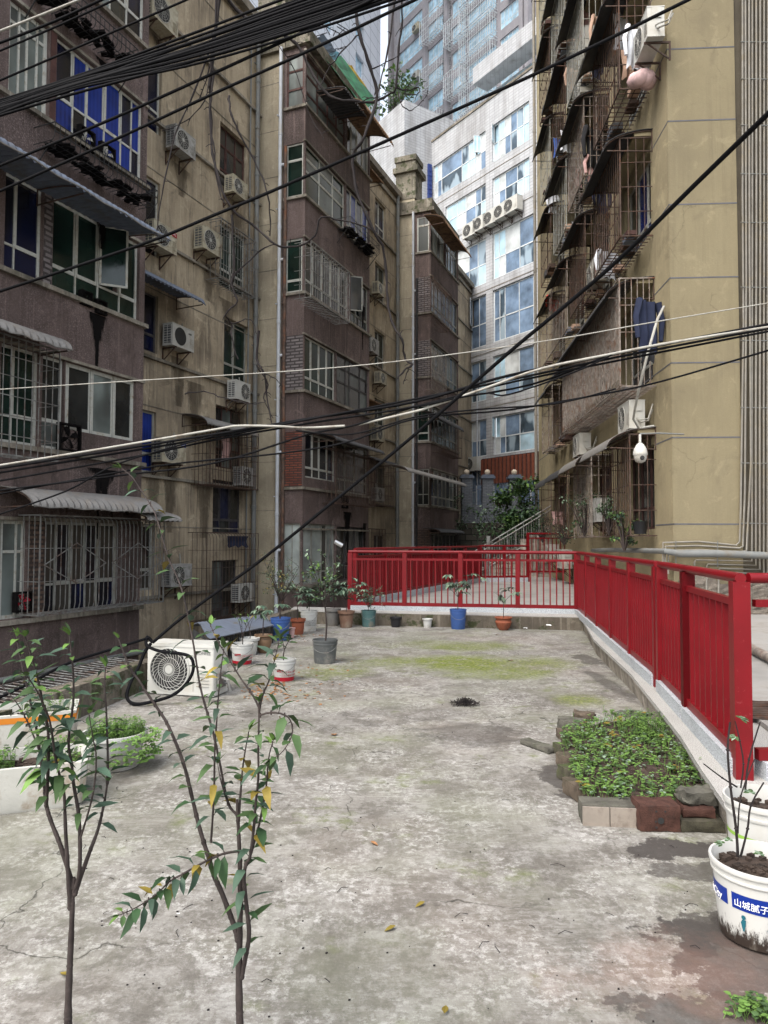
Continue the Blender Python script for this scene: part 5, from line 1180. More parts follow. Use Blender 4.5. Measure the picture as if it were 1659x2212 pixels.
def pot(label, u, vb, wpx, vt, kind='bucket', mat='bk_white', band=None, handle=True, soil=True, base=None, taper=.82, nm='plant_pot', mn=None):
    if base is None: base = atZ(u, vb-2, 0)
    ppm = FPX/base.y; R_ = wpx/2/ppm
    lim = fwy(base.x)-.03-1.85*R_
    if base.y > lim: base = atY(u, vb, lim); base.z = 0; ppm = FPX/lim; R_ = wpx/2/ppm
    H = max(.08, (vb-vt)/ppm*.97)
    base = Vector((base.x, base.y+R_*.8, base.z)); T = thing(nm, label, 'bucket' if kind == 'bucket' else 'flower pot', base, 0)
    r0 = R_*taper
    if kind == 'bucket': prof = [(0,.0),(r0,.0),(r0+.004,.01),(R_*.97,H*.80),(R_*1.02,H*.805),(R_*1.02,H*.84),(R_*.985,H*.845),(R_*.99,H*.93),(R_*1.05,H*.935),(R_*1.05,H),(R_*.98,H),(R_*.95,H*.80),(r0*.95,H*.74)]
    elif kind == 'pot': prof = [(0,0),(r0*.8,0),(r0*.84,.01),(R_*.88,H*.84),(R_,H*.85),(R_*1.03,H),(R_*.93,H),(R_*.88,H*.84),(R_*.7,H*.8)]
    else: prof = [(0,0),(r0*.6,0),(r0*.9,H*.2),(R_*.98,H*.6),(R_*.85,H*.85),(R_*1.05,H*.93),(R_*1.05,H),(R_*.9,H),(R_*.75,H*.8)]
    b = MB(); b.lathe(prof, (0,0,0), 32); part(T, 'body', b, M[mat], 35)
    if soil:
        b = MB(); rs = R_*.93; n = 8; r = random.Random(int(u))
        b.lathe([(rs, H*.78), (rs*.7, H*.81+.01*r.random()), (rs*.3, H*.83), (0, H*.82)], (0,0,0), 18); part(T, 'soil', b, M['soil'])
    if handle and kind == 'bucket':
        b = MB(); b.tube([(R_*1.03*math.cos(a), -R_*1.03*math.sin(a)-.01, H*.88-H*.38*math.sin(a)) for a in [math.pi*k/12 for k in range(13)]], .003, 5); part(T, 'handle', b, M['steel_g'])
    if band:
        for (m, h0, h1, a0, a1) in band:
            b = MB()
            def rr(hh): return r0+.004+(R_*.97-r0-.004)*(hh/.8)+.0012
            b.lathe([(rr(h0), H*h0), (rr(h1), H*h1)], (0,0,0), 24, 'z', a0, a1); part(T, 'label', b, M[m], 60)
    T['_h'] = H; T['_r'] = R_; return T
def shrub(label, T, h, w, kind='small', seed=1, n=220, stems=4, mats=(0, 1, 4), ls=.035, trunk=.008, cat='plant', nm='potted_shrub', low=.35, lean=0.0):
    r = random.Random(seed); H = T['_h']*.78; base = T.location+Vector((0, 0, H)); P = thing(nm, label, cat, base)
    st, lf = MB(), MB(); tips = []
    top = Vector((lean*h, 0, h*low)); st.tube(smooth_path([Vector((0,0,-.03)), top*.5+Vector((r.uniform(-.02,.02),0,0)), top], 3), [trunk*(1-.3*k/6) for k in range(7)], 7)
    for k in range(stems):
        a = k*2*math.pi/stems+r.uniform(-.4, .4); e = top+Vector((w*.5*math.cos(a)*r.uniform(.5,1), w*.5*math.sin(a)*r.uniform(.5,1), h*(1-low)*r.uniform(.55, 1)))
        m = top.lerp(e, .5)+Vector((0,0,.03)); pth = smooth_path([top, m, e], 4); st.tube(pth, [trunk*.6*(1-.7*q/(len(pth)-1)) for q in range(len(pth))], 5); tips.append(pth)
        for q in range(3):
            s0 = pth[r.randrange(2, len(pth))]; e2 = s0+rdir(r, .5)*w*.28; st.tube([s0, s0.lerp(e2, .5)+Vector((0,0,.01)), e2], [trunk*.3, trunk*.25, trunk*.12], 4); tips.append([s0, e2])
    if kind == 'small':
        for k in range(n):
            pth = r.choice(tips); p, d = lerp_path(pth, r.uniform(.3, 1)); p = p+rdir(r, 0)*w*.045
            L_ = ls*r.uniform(.6, 1.3); leaf(lf, p, rdir(r, .25)+d*.3, Vector((r.uniform(-.4,.4), r.uniform(-.4,.4), 1)), L_, L_*.5, r.choice(mats), r.uniform(.1,.5))
    else:   # broad lobed leaves like a fig
        for k in range(n):
            pth = tips[k % len(tips)]; p, d = lerp_path(pth, r.uniform(.6, 1)); q = rdir(r, .1); q.z *= .3; q.normalize(); pe = p+q*ls*.8+Vector((0,0,.02)); st.tube([p, pe], .002, 4, False)
            for j in range(5):
                a = (j-2)*.62; dd = Vector((q.x*math.cos(a)-q.y*math.sin(a), q.x*math.sin(a)+q.y*math.cos(a), q.z-.1)); L_ = ls*(1.5-.22*abs(j-2))
                leaf(lf, pe, dd, Vector((0,0,1)), L_, L_*.38, r.choice(mats), .35)
    part(P, 'stem', st, M['bark'], 70); part(P, 'leaves', lf, LEAVES, 80); return P
pi = math.pi
RBAND = [('lred', .04, .22, 0, 2*pi), ('lred', .46, .56, -2.2, -1.5)]
def small_print(T, a0, z, rows=3, s=.018, mat='ink', rad=None):
    H, R_ = T['_h'], T['_r']
    for k in range(rows): arc_text(T, '一二三工用水土木中大小上下', s, mat, (rad or R_*.93), a0, z-k*s*1.5)
T = pot('grey bucket with a dented rim holding the small tree in mid terrace', 700, 1437, 54, 1385, mat='bk_grey')
P0 = T
T = pot('white bucket with red labels and a broad leaved seedling', 611, 1476, 49, 1427, mat='bk_white', band=RBAND); small_print(T, -1.9, T['_h']*.42, 2, .022, 'lred'); PW1 = T
T = pot('white bucket with a red stripe nearest the air conditioner', 519, 1440, 47, 1393, mat='bk_white', band=RBAND); small_print(T, -2.0, T['_h']*.42, 2, .022, 'lred'); PW2 = T
PW3 = pot('plain white pot squeezed behind the red striped bucket', 535, 1419, 44, 1381, kind='pot', mat='bk_white')
PB = pot('brown glazed bowl pot with a pale flared rim', 566, 1414, 38, 1374, kind='bowl', mat='clay')
PBL = pot('blue bucket with the tall flowering shrub by the white pipe', 603, 1386, 42, 1337, mat='bk_blue')
PT1 = pot('terracotta tub right of the tall shrub bucket', 642, 1374, 33, 1339, kind='pot', mat='terra')
PP = pot('small pink patterned bucket in front of the terracotta tub', 629, 1380, 16, 1358, kind='pot', mat='c_pink')
PW4 = pot('white paint bucket with printed text behind the small tree', 666, 1366, 36, 1321, mat='bk_white'); small_print(PW4, -2.0, PW4['_h']*.5, 4, .016)
PBR = pot('faded brown tub beside the grey cement tub', 747, 1359, 37, 1322, kind='pot', mat='bk_brown')
PG = pot('pale grey cement tub behind the brown one', 718, 1346, 34, 1308, kind='pot', mat='canopy_w')
PTE = pot('teal paint bucket at the left end of the far low wall', 796, 1347, 32, 1311, mat='bk_teal')
PK = pot('squat black pot against the mossy far wall', 855, 1349, 27, 1327, kind='pot', mat='bk_black')
PWS = pot('little white flower pot against the mossy far wall', 924, 1353, 22, 1333, kind='pot', mat='bk_white')
PB2 = pot('tall blue bucket with a fig seedling before the far wall', 991, 1358, 35, 1314, mat='bk_blue')
PT2 = pot('round terracotta pot with a sparse seedling before the far wall', 1090, 1361, 36, 1332, kind='bowl', mat='terra')
shrub('slim tree with sparse pale leaves standing in the grey bucket', P0, 1.05, .55, n=260, stems=7, seed=2, low=.42, trunk=.012, ls=.05, mats=(0, 5, 3, 1), nm='potted_tree', cat='small tree')
shrub('tall twiggy shrub with tiny leaves and dried flowers', PBL, .95, .80, n=800, stems=11, seed=3, low=.32, trunk=.014, ls=.032, mats=(0, 5, 4, 2))
shrub('broad glossy leaved seedling in the white labelled bucket', PW1, .36, .28, kind='small', n=22, stems=3, seed=4, low=.4, ls=.085, mats=(0, 3, 1), nm='potted_seedling')
shrub('leggy yellow green seedling in the red striped bucket', PW2, .42, .30, n=20, stems=3, seed=5, low=.3, ls=.06, mats=(3, 0, 2), nm='potted_seedling')
shrub('nearly bare forked twig in the plain white pot', PW3, .40, .14, n=6, stems=2, seed=6, low=.4, ls=.03, mats=(3,), trunk=.006, nm='bare_twig')
shrub('fig like seedling with grey leaves in the brown bowl', PB, .42, .45, kind='fig', n=9, stems=3, seed=7, low=.6, ls=.09, mats=(1, 5), nm='potted_fig')
shrub('fan leaved plant in the terracotta tub by the tall shrub', PT1, .55, .5, kind='fig', n=22, stems=5, seed=8, low=.55, ls=.09, mats=(1, 5), nm='potted_fig')
shrub('bushy dark plant in the printed white bucket', PW4, .45, .5, n=320, stems=7, seed=9, low=.3, ls=.045, mats=(1, 4, 0))
shrub('leafy plant with pale tips in the brown tub', PBR, .5, .55, kind='fig', n=22, stems=5, seed=10, low=.5, ls=.09, mats=(5, 1), nm='potted_fig')
shrub('tangled plant in the pale grey tub', PG, .55, .5, n=320, stems=7, seed=15, low=.3, ls=.04, mats=(4, 1))
shrub('dense small leaved bush in the teal bucket', PTE, .42, .70, n=420, stems=9, seed=13, low=.25, ls=.045, mats=(5, 4, 1))
shrub('short cut stump in the black pot', PK, .07, .05, n=5, stems=2, seed=14, low=.5, ls=.03, mats=(4,), nm='stump')
shrub('fig seedling with wide flat leaves in the tall blue bucket', PB2, .62, .60, kind='fig', n=15, stems=5, seed=16, low=.45, ls=.11, mats=(5, 1), nm='potted_fig')
shrub('sparse seedling with drooping lobed leaves in the round terracotta pot', PT2, .48, .50, kind='fig', n=7, stems=3, seed=17, low=.6, ls=.10, mats=(5, 1), nm='potted_fig')
# cut drink can hung on a twig tip
p = atY(731, 1174, 10.0); b = MB(); b.lathe([(.014,-.065),(.03,-.06),(.032,.06),(.02,.065),(.01,.045)], (0,0,0), 16, 'x'); T = thing('hanging_can', 'silver drink can hung over the slim tree', 'can', p, .2); q = part(T, 'can', b, plain('tin_can', (.5,.5,.5), .3, .8)); q.rotation_euler = (0, .5, 0)
b = MB(); b.tube([(0,0,.05), (-.05,0,.2), (-.08,0,.32), (-.2, 0, -.75)], .004, 5); part(T, 'stick', b, M['bark'])
# ---------------------------------------------------------------- right foreground buckets
def big_bucket(label, u, v, wpx, vt, tilt, texts, seed):
    base = atZ(u, v, 0); ppm = FPX/base.y; return base, ppm
bx = atZ(1640, 1990, 0); R1 = .155; H1 = .37
def bucket2(label, loc, R_, H, phi, dirt=True):
    T = thing('paint_bucket', label, 'bucket', loc, phi, 'large white buckets at the right edge')
    r0 = R_*.86; b = MB(); b.lathe([(0,.004),(r0-.01,.004),(r0,.012),(R_*.975,H*.82),(R_*1.0,H*.822),(R_*1.02,H*.84),(R_*1.02,H*.86),(R_*.985,H*.865),(R_*.99,H*.93),(R_*1.05,H*.94),(R_*1.06,H*.97),(R_*1.05,H),(R_*1.0,H),(R_*.985,H*.96),(R_*.95,H*.7),(R_*.9,H*.6)], (0,0,0), 48)
    tt = NT('bucket_plastic'); sx = tt.n('ShaderNodeSeparateXYZ', {0: tt.co}).outputs[2]
    k = tt.math('ADD', tt.math('MULTIPLY', sx, 1/H), tt.math('MULTIPLY', tt.math('SUBTRACT', tt.noise(55, 6, .8, sc=(1,1,.35)), .5), .85))
    c = tt.ramp(k, [(.16, (.03,.022,.018)), (.28, (.47,.465,.44))]); c = tt.mix(tt.math('MULTIPLY', tt.ramp(tt.noise(7, 7, .7, sc=(1,1,.3)), [(.5, 0.0), (.7, 1.0)]), .3), c, (.42,.37,.30))
    part(T, 'body', b, tt.out(c, .42), 30)
    b = MB(); b.lathe([(R_*.95,H*.80),(R_*.6,H*.84),(R_*.3,H*.85),(0,H*.86)], (0,0,0), 24); r = random.Random(2)
    for k in range(70):
        a = r.uniform(0, 6.3); q = r.uniform(0, R_*.85); s = r.uniform(.004, .012); b.obox((q*math.cos(a), q*math.sin(a), H*.86), (s, s*.4, 0), (-s*.3, s, 0), (0, 0, s*.8))
    part(T, 'soil', b, M['soil']); return T, r0
loc1 = Vector(((1630-830)*2.8/FPX, 2.8, 0))
T1, r0 = bucket2('white glue bucket with blue Chinese lettering and muddy foot in the right foreground', loc1, .172, .29, 0)
def rb(h): return r0+(.172*.975-r0)*(h/.82)+.0012
def on_band(T, m, h0, h1, a0, a1, H=.29, f=rb):
    b = MB(); b.lathe([(f(h0), H*h0), (f(h1), H*h1)], (0,0,0), 20, 'z', a0, a1); part(T, 'label', b, M[m], 60)
on_band(T1, 'lblue', .50, .70, -2.68, -.6); on_band(T1, 'lblue', .50, .70, -3.9, -2.80)
arc_text(T1, '山城腻子胶水', .030, 'lwhite', rb(.58)+.001, -2.62, .29*.55); arc_text(T1, '1L', .042, 'lwhite', rb(.58)+.001, -1.52, .29*.54)
arc_text(T1, 'inCity', .038, 'lwhite', rb(.58)+.001, -3.52, .29*.53); arc_text(T1, '家装', .022, 'ink', rb(.4)+.001, -1.6, .29*.40)
for (a, s) in ((-2.42, 1.0), (-1.85, 1.25)):        # two simple standing silhouettes printed on the bucket
    b = MB(); z0 = .29*.42; w = .009*s
    def pz(x, z): aa = a+x/rb(.4); return ((rb(.4)+.0012)*math.cos(aa), (rb(.4)+.0012)*math.sin(aa), z)
    b.poly([pz(w*.9*math.cos(k*.628), z0+w*.9*math.sin(k*.628)) for k in range(10)])
    b.poly([pz(-w*.4, z0-w*.8), pz(w*1.0, z0-w*1.0), pz(w*.8, z0-w*3), pz(w*.3, z0-w*5.5), pz(-w*.2, z0-w*5.5), pz(-w*1.1, z0-w*2.2)])
    part(T1, 'printed_figure', b, M['lnavy'] if 'lnavy' in M else M['tteal'])
p2_ = atZ(1655, 1815, 0); loc2 = Vector(((1645-830)*3.19/FPX, 3.19, 0))
T2, _ = bucket2('white bucket with a green stripe and small Chinese print behind the muddy one', loc2, .165, .385, 0)
H2 = .385; rb2 = lambda h: .165*.86+(.165*.975-.165*.86)*(h/.82)+.0012
M['lgreen'] = plain('label_green', (.22,.38,.06), .5)
on_band(T2, 'lgreen', .60, .64, -3.9, -.6, H2, rb2)
arc_text(T2, '美家乐', .03, 'ink', rb2(.5)+.001, -2.85, H2*.50); arc_text(T2, '山城腻子胶水', .022, 'ink', rb2(.45)+.001, -2.85, H2*.43)
for k in range(5): arc_text(T2, '一二三工用水土木中大小上下一二三工用水土', .011, 'ink', rb2(.4)+.001, -2.85, H2*(.38-.03*k)); arc_text(T2, '一二三工用水土木中大小上下一二三工用水土', .011, 'ink', rb2(.4)+.001, -2.1, H2*(.50-.03*k))
def sticks(label, T, H, paths, leaves, Y):
    base = Vector(T.location)+Vector((0, 0, H)); P = thing('vine_cutting', label, 'plant', base); s, l = MB(), MB()
    for (pth, r_) in paths:
        pp_ = [atY(u, v, Y+dy)-base for (u, v, dy) in pth]; sp = smooth_path(pp_, 3); s.tube(sp, [r_*(1-.35*k/(len(sp)-1)) for k in range(len(sp))], 6)
        for q in pp_[1:-1]: s.lathe([(r_*.8,-.004),(r_*1.5,0),(r_*.8,.004)], q, 6)
    for (u, v, dy, L_, a) in leaves:
        p = atY(u, v, Y+dy)-base
        for j in range(5): aa = a+(j-2)*.7; leaf(l, p, Vector((math.cos(aa), math.sin(aa)*.5, math.sin(aa)*.25)), Vector((0,-.3,1)), L_*(1-.15*abs(j-2)), L_*.5, 5 if j % 2 else 0, .3)
    part(P, 'stem', s, M['vine'], 60); part(P, 'leaves', l, LEAVES, 80)
Y1 = loc1.y; Y2 = loc2.y
sticks('bare grape cutting growing from the muddy lettered bucket', T1, .29*.82, [([(1594,1850,0),(1590,1790,0),(1578,1700,-.02),(1572,1620,-.03),(1577,1560,-.03)], .006), ([(1600,1850,.02),(1615,1790,.02),(1622,1740,.02),(1650,1690,.03)], .005), ([(1594,1800,0),(1600,1720,0),(1630,1640,.02)], .0035)], [(1640, 1845, .0, .03, 1.0), (1560, 1822, 0, .03, 2.5), (1575, 1815, 0, .025, 1.5)], Y1)
sticks('thin vine stems with two lobed leaves in the green striped bucket', T2, .385*.82, [([(1600,1702,0),(1606,1650,0),(1598,1600,0),(1588,1558,0)], .004), ([(1610,1705,0),(1618,1640,0),(1642,1560,.02)], .005), ([(1592,1700,0),(1560,1680,-.02),(1520,1650,-.05)], .004)], [(1600, 1552, 0, .045, .3), (1588, 1590, 0, .035, 3.4), (1620, 1712, 0, .04, 1.2)], Y2)
# ---------------------------------------------------------------- brick edged vegetable bed
bed = [atZ(u, v, .02) for u, v in ((1215,1600), (1300,1568), (1395,1560), (1440,1600), (1500,1660), (1556,1712), (1550,1740), (1470,1755), (1380,1765), (1262,1750), (1240,1700), (1212,1640))]
cx = sum(p.x for p in bed)/len(bed); cy = sum(p.y for p in bed)/len(bed)
b = MB(); r = random.Random(8); N = len(bed); fine = [bed[i].lerp(bed[(i+1) % N], k/4) for i in range(N) for k in range(4)]
for s_, z in ((1, .02), (.95, .06), (.8, .08), (.55, .085), (.3, .09)):
    base = len(b.v)
    for p in fine: b.v.append((cx+(p.x-cx)*s_+r.uniform(-.012,.012), cy+(p.y-cy)*s_+r.uniform(-.012,.012), z+r.uniform(-.012,.018)))
n = len(fine)
for k in range(4):
    for i in range(n): b.face([k*n+i, k*n+(i+1) % n, (k+1)*n+(i+1) % n, (k+1)*n+i])
b.face([4*n+i for i in range(n)])
for k in range(260):
    a = r.uniform(0, 6.28); q = r.random()**.5*.9; p = fine[int(a/6.2832*n) % n]; s_ = r.uniform(.005, .018); b.obox((cx+(p.x-cx)*q, cy+(p.y-cy)*q, .085), (s_, 0, 0), (0, s_, 0), (0, 0, s_*.7))
o = single('soil_bed', b, M['soil'], 'dark soil bed edged with bricks along the right low wall', 'soil bed'); o['kind'] = 'stuff'
def inbed(x, y):
    c = False; j = N-1
    for i in range(N):
        if (bed[i].y > y) != (bed[j].y > y) and x < (bed[j].x-bed[i].x)*(y-bed[i].y)/(bed[j].y-bed[i].y)+bed[i].x: c = not c
        j = i
    return c
def greens(region, cnt, r, z, hgt, ls, mats, mb, stem=None):
    for k in range(cnt):
        x, y = region(r);
        if x is None: continue
        h = r.uniform(.3, 1)*hgt; top = Vector((x+r.uniform(-.02,.02), y+r.uniform(-.02,.02), z+h)); mb.i = 3; mb.tube([(x, y, z-.01), top], .0012, 3, False)
        m = r.choice(mats)
        for j in range(r.choice((3, 3, 4, 5))):
            a = r.uniform(0, 6.28); d = Vector((math.cos(a), math.sin(a), r.uniform(-.1, .5))); L_ = ls*r.uniform(.6, 1.3); leaf(mb, top+Vector((0,0,r.uniform(-.01,.01))), d, Vector((0,0,1)), L_, L_*.85, m, .25)
xs = [p.x for p in bed]; ys = [p.y for p in bed]; cl = random.Random(5)
holes = [(cl.uniform(min(xs), max(xs)), cl.uniform(min(ys), max(ys)), cl.uniform(.06, .17)) for _ in range(13)]
def rg(r):
    x, y = r.uniform(min(xs), max(xs)), r.uniform(min(ys), max(ys))
    if not inbed(x, y) or any(math.hypot(x-a, y-b_) < q and r.random() < .85 for a, b_, q in holes): return None, None
    return x, y
b = MB(); greens(rg, 1900, random.Random(6), .08, .06, .021, (3, 3, 3, 0, 3, 5), b); greens(rg, 700, random.Random(16), .08, .03, .011, (3, 0, 4, 4), b); greens(rg, 90, random.Random(26), .08, .13, .012, (3, 0, 5), b); greens(rg, 60, random.Random(27), .08, .07, .036, (3, 0, 2), b)
def rg2(r): # taller carrot like tuft at the far end
    p = atZ(1395+r.gauss(0, 32), 1580+r.gauss(0, 10), .1); return p.x, p.y
greens(rg2, 220, random.Random(9), .07, .13, .018, (3, 3, 0), b)
o = single('vegetable_greens', b, LEAVES, 'light green young vegetables covering the brick edged bed', 'vegetables'); o['kind'] = 'stuff'
M['b_tile'] = plain('old_tile_face', (.25,.215,.18), .5, var=.2, dirt=(.14,.11,.09), dscale=9, bstr=.3); M['b_red'] = plain('wet_red_brick', (.06,.028,.021), .9, var=.4, scale=22, dirt=(.04,.025,.02), dscale=8, bstr=.9); M['b_dark'] = plain('mossy_dark_brick', (.055,.05,.035), .95, var=.5, scale=14, dirt=(.05,.07,.02), dscale=6, bstr=.9)
M['b_stone'] = plain('dark_stone', (.09,.085,.07), .9, var=.4, scale=12, dirt=(.04,.05,.025), dscale=5, bstr=.9); M['b_bricky'] = plain('brown_brick', (.09,.07,.052), .9, var=.4, scale=14, dirt=(.05,.045,.03), dscale=6, bstr=.9)
def brick(label, u, v, w, d, h, ang, mat, z=0, nm='loose_brick', tile=False, seed=1, hole=False, rough=.0025):
    p = atZ(u, v, z); r = random.Random(seed); T = thing(nm, label, 'brick', p, ang); b = MB(); nx, ny, nz = 6, 4, 4; V = {}
    for i in range(nx+1):
        for j in range(ny+1):
            for k in range(nz+1):
                if i in (0, nx) or j in (0, ny) or k in (0, nz):
                    e = sum((i in (0, nx), j in (0, ny), k in (0, nz))); sh = .008 if e >= 2 else 0
                    q = Vector((w*(i/nx-.5), d*j/ny, h*k/nz)); q -= (q-Vector((0, d/2, h/2))).normalized()*sh*r.uniform(.2, 1.2); q += Vector([r.uniform(-rough, rough) for _ in range(3)]); q.z = max(q.z, 0)
                    V[i, j, k] = len(b.v); b.v.append(tuple(q))
    def F_(*c):
        b.face([V[x] for x in c])
    for i in range(nx):
        for j in range(ny): F_((i,j,nz),(i+1,j,nz),(i+1,j+1,nz),(i,j+1,nz)); F_((i,j,0),(i,j+1,0),(i+1,j+1,0),(i+1,j,0))
        for k in range(nz): F_((i,0,k),(i+1,0,k),(i+1,0,k+1),(i,0,k+1)); F_((i,ny,k),(i,ny,k+1),(i+1,ny,k+1),(i+1,ny,k))
    for j in range(ny):
        for k in range(nz): F_((0,j,k),(0,j,k+1),(0,j+1,k+1),(0,j+1,k)); F_((nx,j,k),(nx,j+1,k),(nx,j+1,k+1),(nx,j,k+1))
    part(T, 'body', b, M[mat], 50)
    if tile:
        for s in (0, 1): t_ = MB(); t_.box(-w/2+s*w/2+.003, -w/2+(s+1)*w/2-.002, -.020, -.008, .0, h*.93); part(T, 'glazed_tile', t_, M['b_tile'])
    if hole:
        t_ = MB(); t_.lathe([(0,-.007),(.017,-.007)], (0,0,h*.45), 14, 'y')
        for (x_, z_) in ((-.05,.8),(.05,.8),(-.055,.42),(-.05,.2)): t_.lathe([(0,-.007),(.006,-.007)], (w*x_/.13*.28, 0, h*z_), 8, 'y')
        part(T, 'core_hole', t_, M['acdark'])
    return T
brick('long block faced with two pale glazed tiles at the front of the bed', 1316, 1783, .285, .14, .105, -.1, 'b_stone', tile=True, seed=1)
brick('big wet red brick with round core holes at the bed front', 1427, 1798, .215, .15, .135, -.03, 'b_red', hole=True, seed=2)
brick('dark mossy brick right of the holed red brick', 1520, 1800, .23, .14, .06, -.06, 'b_dark', seed=3)
brick('broken red brick lying on the dark mossy brick', 1512, 1768, .17, .12, .05, -.1, 'b_red', z=.06, seed=4)
brick('rough grey stone topping the bricks beside the white bucket', 1522, 1742, .20, .13, .07, .1, 'b_stone', z=.11, seed=5, nm='rubble_stone', rough=.009)
brick('brown brick in the left edge of the bed, nearest the tiled block', 1270, 1735, .12, .20, .09, .25, 'b_bricky', seed=6)
brick('dark brick in the left edge of the bed, second from the front', 1262, 1700, .15, .20, .09, .3, 'b_dark', seed=7)
brick('half buried brown brick in the left edge, third from the front', 1250, 1668, .11, .2, .08, .3, 'b_bricky', seed=8)
brick('mossy brick in the left edge, fourth from the front', 1240, 1640, .13, .18, .075, .3, 'b_dark', seed=9)
brick('brown brick at the far left corner of the bed', 1245, 1600, .24, .12, .07, .1, 'b_bricky', seed=10)
brick('dark stone block at the far left corner of the bed', 1237, 1585, .22, .14, .10, -.2, 'b_stone', seed=11, nm='rubble_stone', rough=.008)
brick('ochre broken stone on top of the far left corner stones', 1262, 1560, .17, .1, .07, -.3, 'b_bricky', z=.06, seed=12, nm='rubble_stone', rough=.009)
brick('lone dark slab lying outside the left edge of the bed', 1195, 1628, .09, .30, .04, .55, 'b_stone', seed=13, nm='loose_slab')
# ---------------------------------------------------------------- foam boxes, basin and greens on the left
M['foam'] = plain('dirty_foam', (.44,.43,.39), .8, var=.06, dirt=(.22,.16,.10), dscale=4, bstr=.4); M['orange'] = plain('orange_tape', (.50,.17,.02), .5)
def foam(label, loc, w, d, h, phi, lip=None, seed=0, fill=True):
    T = thing('foam_box', label, 'planter box', loc, phi, 'foam boxes used as planters'); b = MB(); t_ = .035; e = .03
    prof = [(-w/2+e, -d/2), (w/2-e, -d/2), (w/2, -d/2+e), (w/2, d/2-e), (w/2-e, d/2), (-w/2+e, d/2), (-w/2, d/2-e), (-w/2, -d/2+e)]; r = random.Random(seed)
    def ring(s, z, jit=0): return [(x*s, y*s, z+(r.uniform(-jit, jit))) for x, y in prof]
    rings = [ring(.93, 0), ring(.97, .02), ring(1, h*.5), ring(1.02, h, .012), ring(1.02-2*t_/w, h, .008), ring(1.0-2*t_/w, h*.7)]
    for q in rings: b.v += q
    for k in range(len(rings)-1):
        for i in range(8): b.face([k*8+i, k*8+(i+1) % 8, (k+1)*8+(i+1) % 8, (k+1)*8+i])
    part(T, 'box', b, M['foam'], 40)
    if lip:
        for k, (z0, z1) in enumerate(((h-.055, h-.015),)):
            b = MB(); pr = [(x*1.025, y*1.025) for x, y in prof]
            for i in range(8): (x0, y0), (x1, y1) = pr[i], pr[(i+1) % 8]; b.poly([(x0, y0, z0), (x1, y1, z0), (x1, y1, z1), (x0, y0, z1)])
            part(T, 'printed_band', b, M['orange'])
    b = MB(); nn = 10; rows = [[(w*.9*(i/nn-.5), d*.9*(j/nn-.5), h*.74+r.uniform(-.012,.015)) for i in range(nn+1)] for j in range(nn+1)]; b.sheet(rows)
    for k in range(80): s_ = r.uniform(.004,.012); b.obox((r.uniform(-w*.4,w*.4), r.uniform(-d*.4,d*.4), h*.76), (s_,0,0), (0,s_,0), (0,0,s_))
    part(T, 'soil', b, M['soil']); return T
pA = atZ(55, 1790, 0); F1 = foam('chipped near white foam box with dark soil at the left edge', (atZ(60,1735,0).x-.02, atZ(60,1735,0).y+.05, 0), .62, .42, .25, .35, seed=1)
F2 = foam('foam box with an orange printed band behind the near one', (atZ(40,1640,0).x-.05, atZ(40,1640,0).y+.20, 0), .66, .44, .30, .35, lip=True, seed=2)
def clover(label, cx_, cy_, z, rx, ry, n, hgt, ls, seed, spill=0.0, zlow=None, nm='clover_greens', mats=(3, 3, 3, 0)):
    b = MB(); r = random.Random(seed)
    def reg(r): a = r.uniform(0, 6.28); q = math.sqrt(r.random()); return cx_+rx*q*math.cos(a), cy_+ry*q*math.sin(a)
    greens(reg, n, r, z, hgt, ls, mats, b)
    o = single(nm, b, LEAVES, label, 'greens'); o['kind'] = 'stuff'; return o
f1 = F1.location; f2 = F2.location
clover('light green clover spilling over the left end of the near foam box', f1.x-.22, f1.y-.12, .17, .17, .2, 330, .14, .017, 1)
b = MB(); r = random.Random(33)
for k in range(260):
    x, y, z = f1.x-.30+r.gauss(0,.06), f1.y-.30+r.gauss(0,.03), r.uniform(.05, .26)
    for j in range(3): a = r.uniform(0, 6.28); leaf(b, Vector((x,y,z)), Vector((math.cos(a), math.sin(a)-.5, r.uniform(-.3,.3))), Vector((0,-1,.4)), .018, .015, 3, .2)
o = single('trailing_greens', b, LEAVES, 'light green shoots trailing down the front of the near foam box', 'greens'); o['kind'] = 'stuff'
clover('thin pale greens at the right end of the near foam box', f1.x+.18, f1.y+.02, .17, .12, .12, 160, .10, .014, 2)
clover('pale weeds sprouting in the orange banded foam box', f2.x+.12, f2.y+.1, .2, .22, .14, 120, .16, .014, 3)
clover('bright greens between the two foam boxes', f1.x+.05, f1.y+.30, .12, .22, .06, 240, .16, .016, 4)
bs = atZ(246, 1655, 0); bs = Vector((bs.x, bs.y, 0)); T = thing('wash_basin', 'round white plastic tub overflowing with clover', 'tub', bs)
b = MB(); b.lathe([(0,.005),(.155,.005),(.165,.02),(.195,.20),(.21,.205),(.21,.23),(.195,.23),(.185,.19),(0,.18)], (0,0,0), 40); part(T, 'tub', b, M['bk_white'], 40)
clover('bright clover growing in the round white tub', bs.x+.02, bs.y, .17, .19, .17, 520, .13, .016, 5)
b = MB(); r = random.Random(34)
for k in range(200):
    a0 = r.uniform(-1.3, .5); rr_ = .21+r.uniform(0, .09); x, y, z = bs.x+rr_*math.cos(a0), bs.y+rr_*math.sin(a0), r.uniform(.06, .24)
    for j in range(3): a = r.uniform(0, 6.28); leaf(b, Vector((x,y,z)), Vector((math.cos(a), math.sin(a), r.uniform(-.2,.3))), Vector((0,-.6,.8)), .02, .017, 3, .2)
o = single('trailing_clover', b, LEAVES, 'clover trailing over the right side of the round white tub', 'greens'); o['kind'] = 'stuff'
p = atZ(1640, 2195, 0); b = MB()
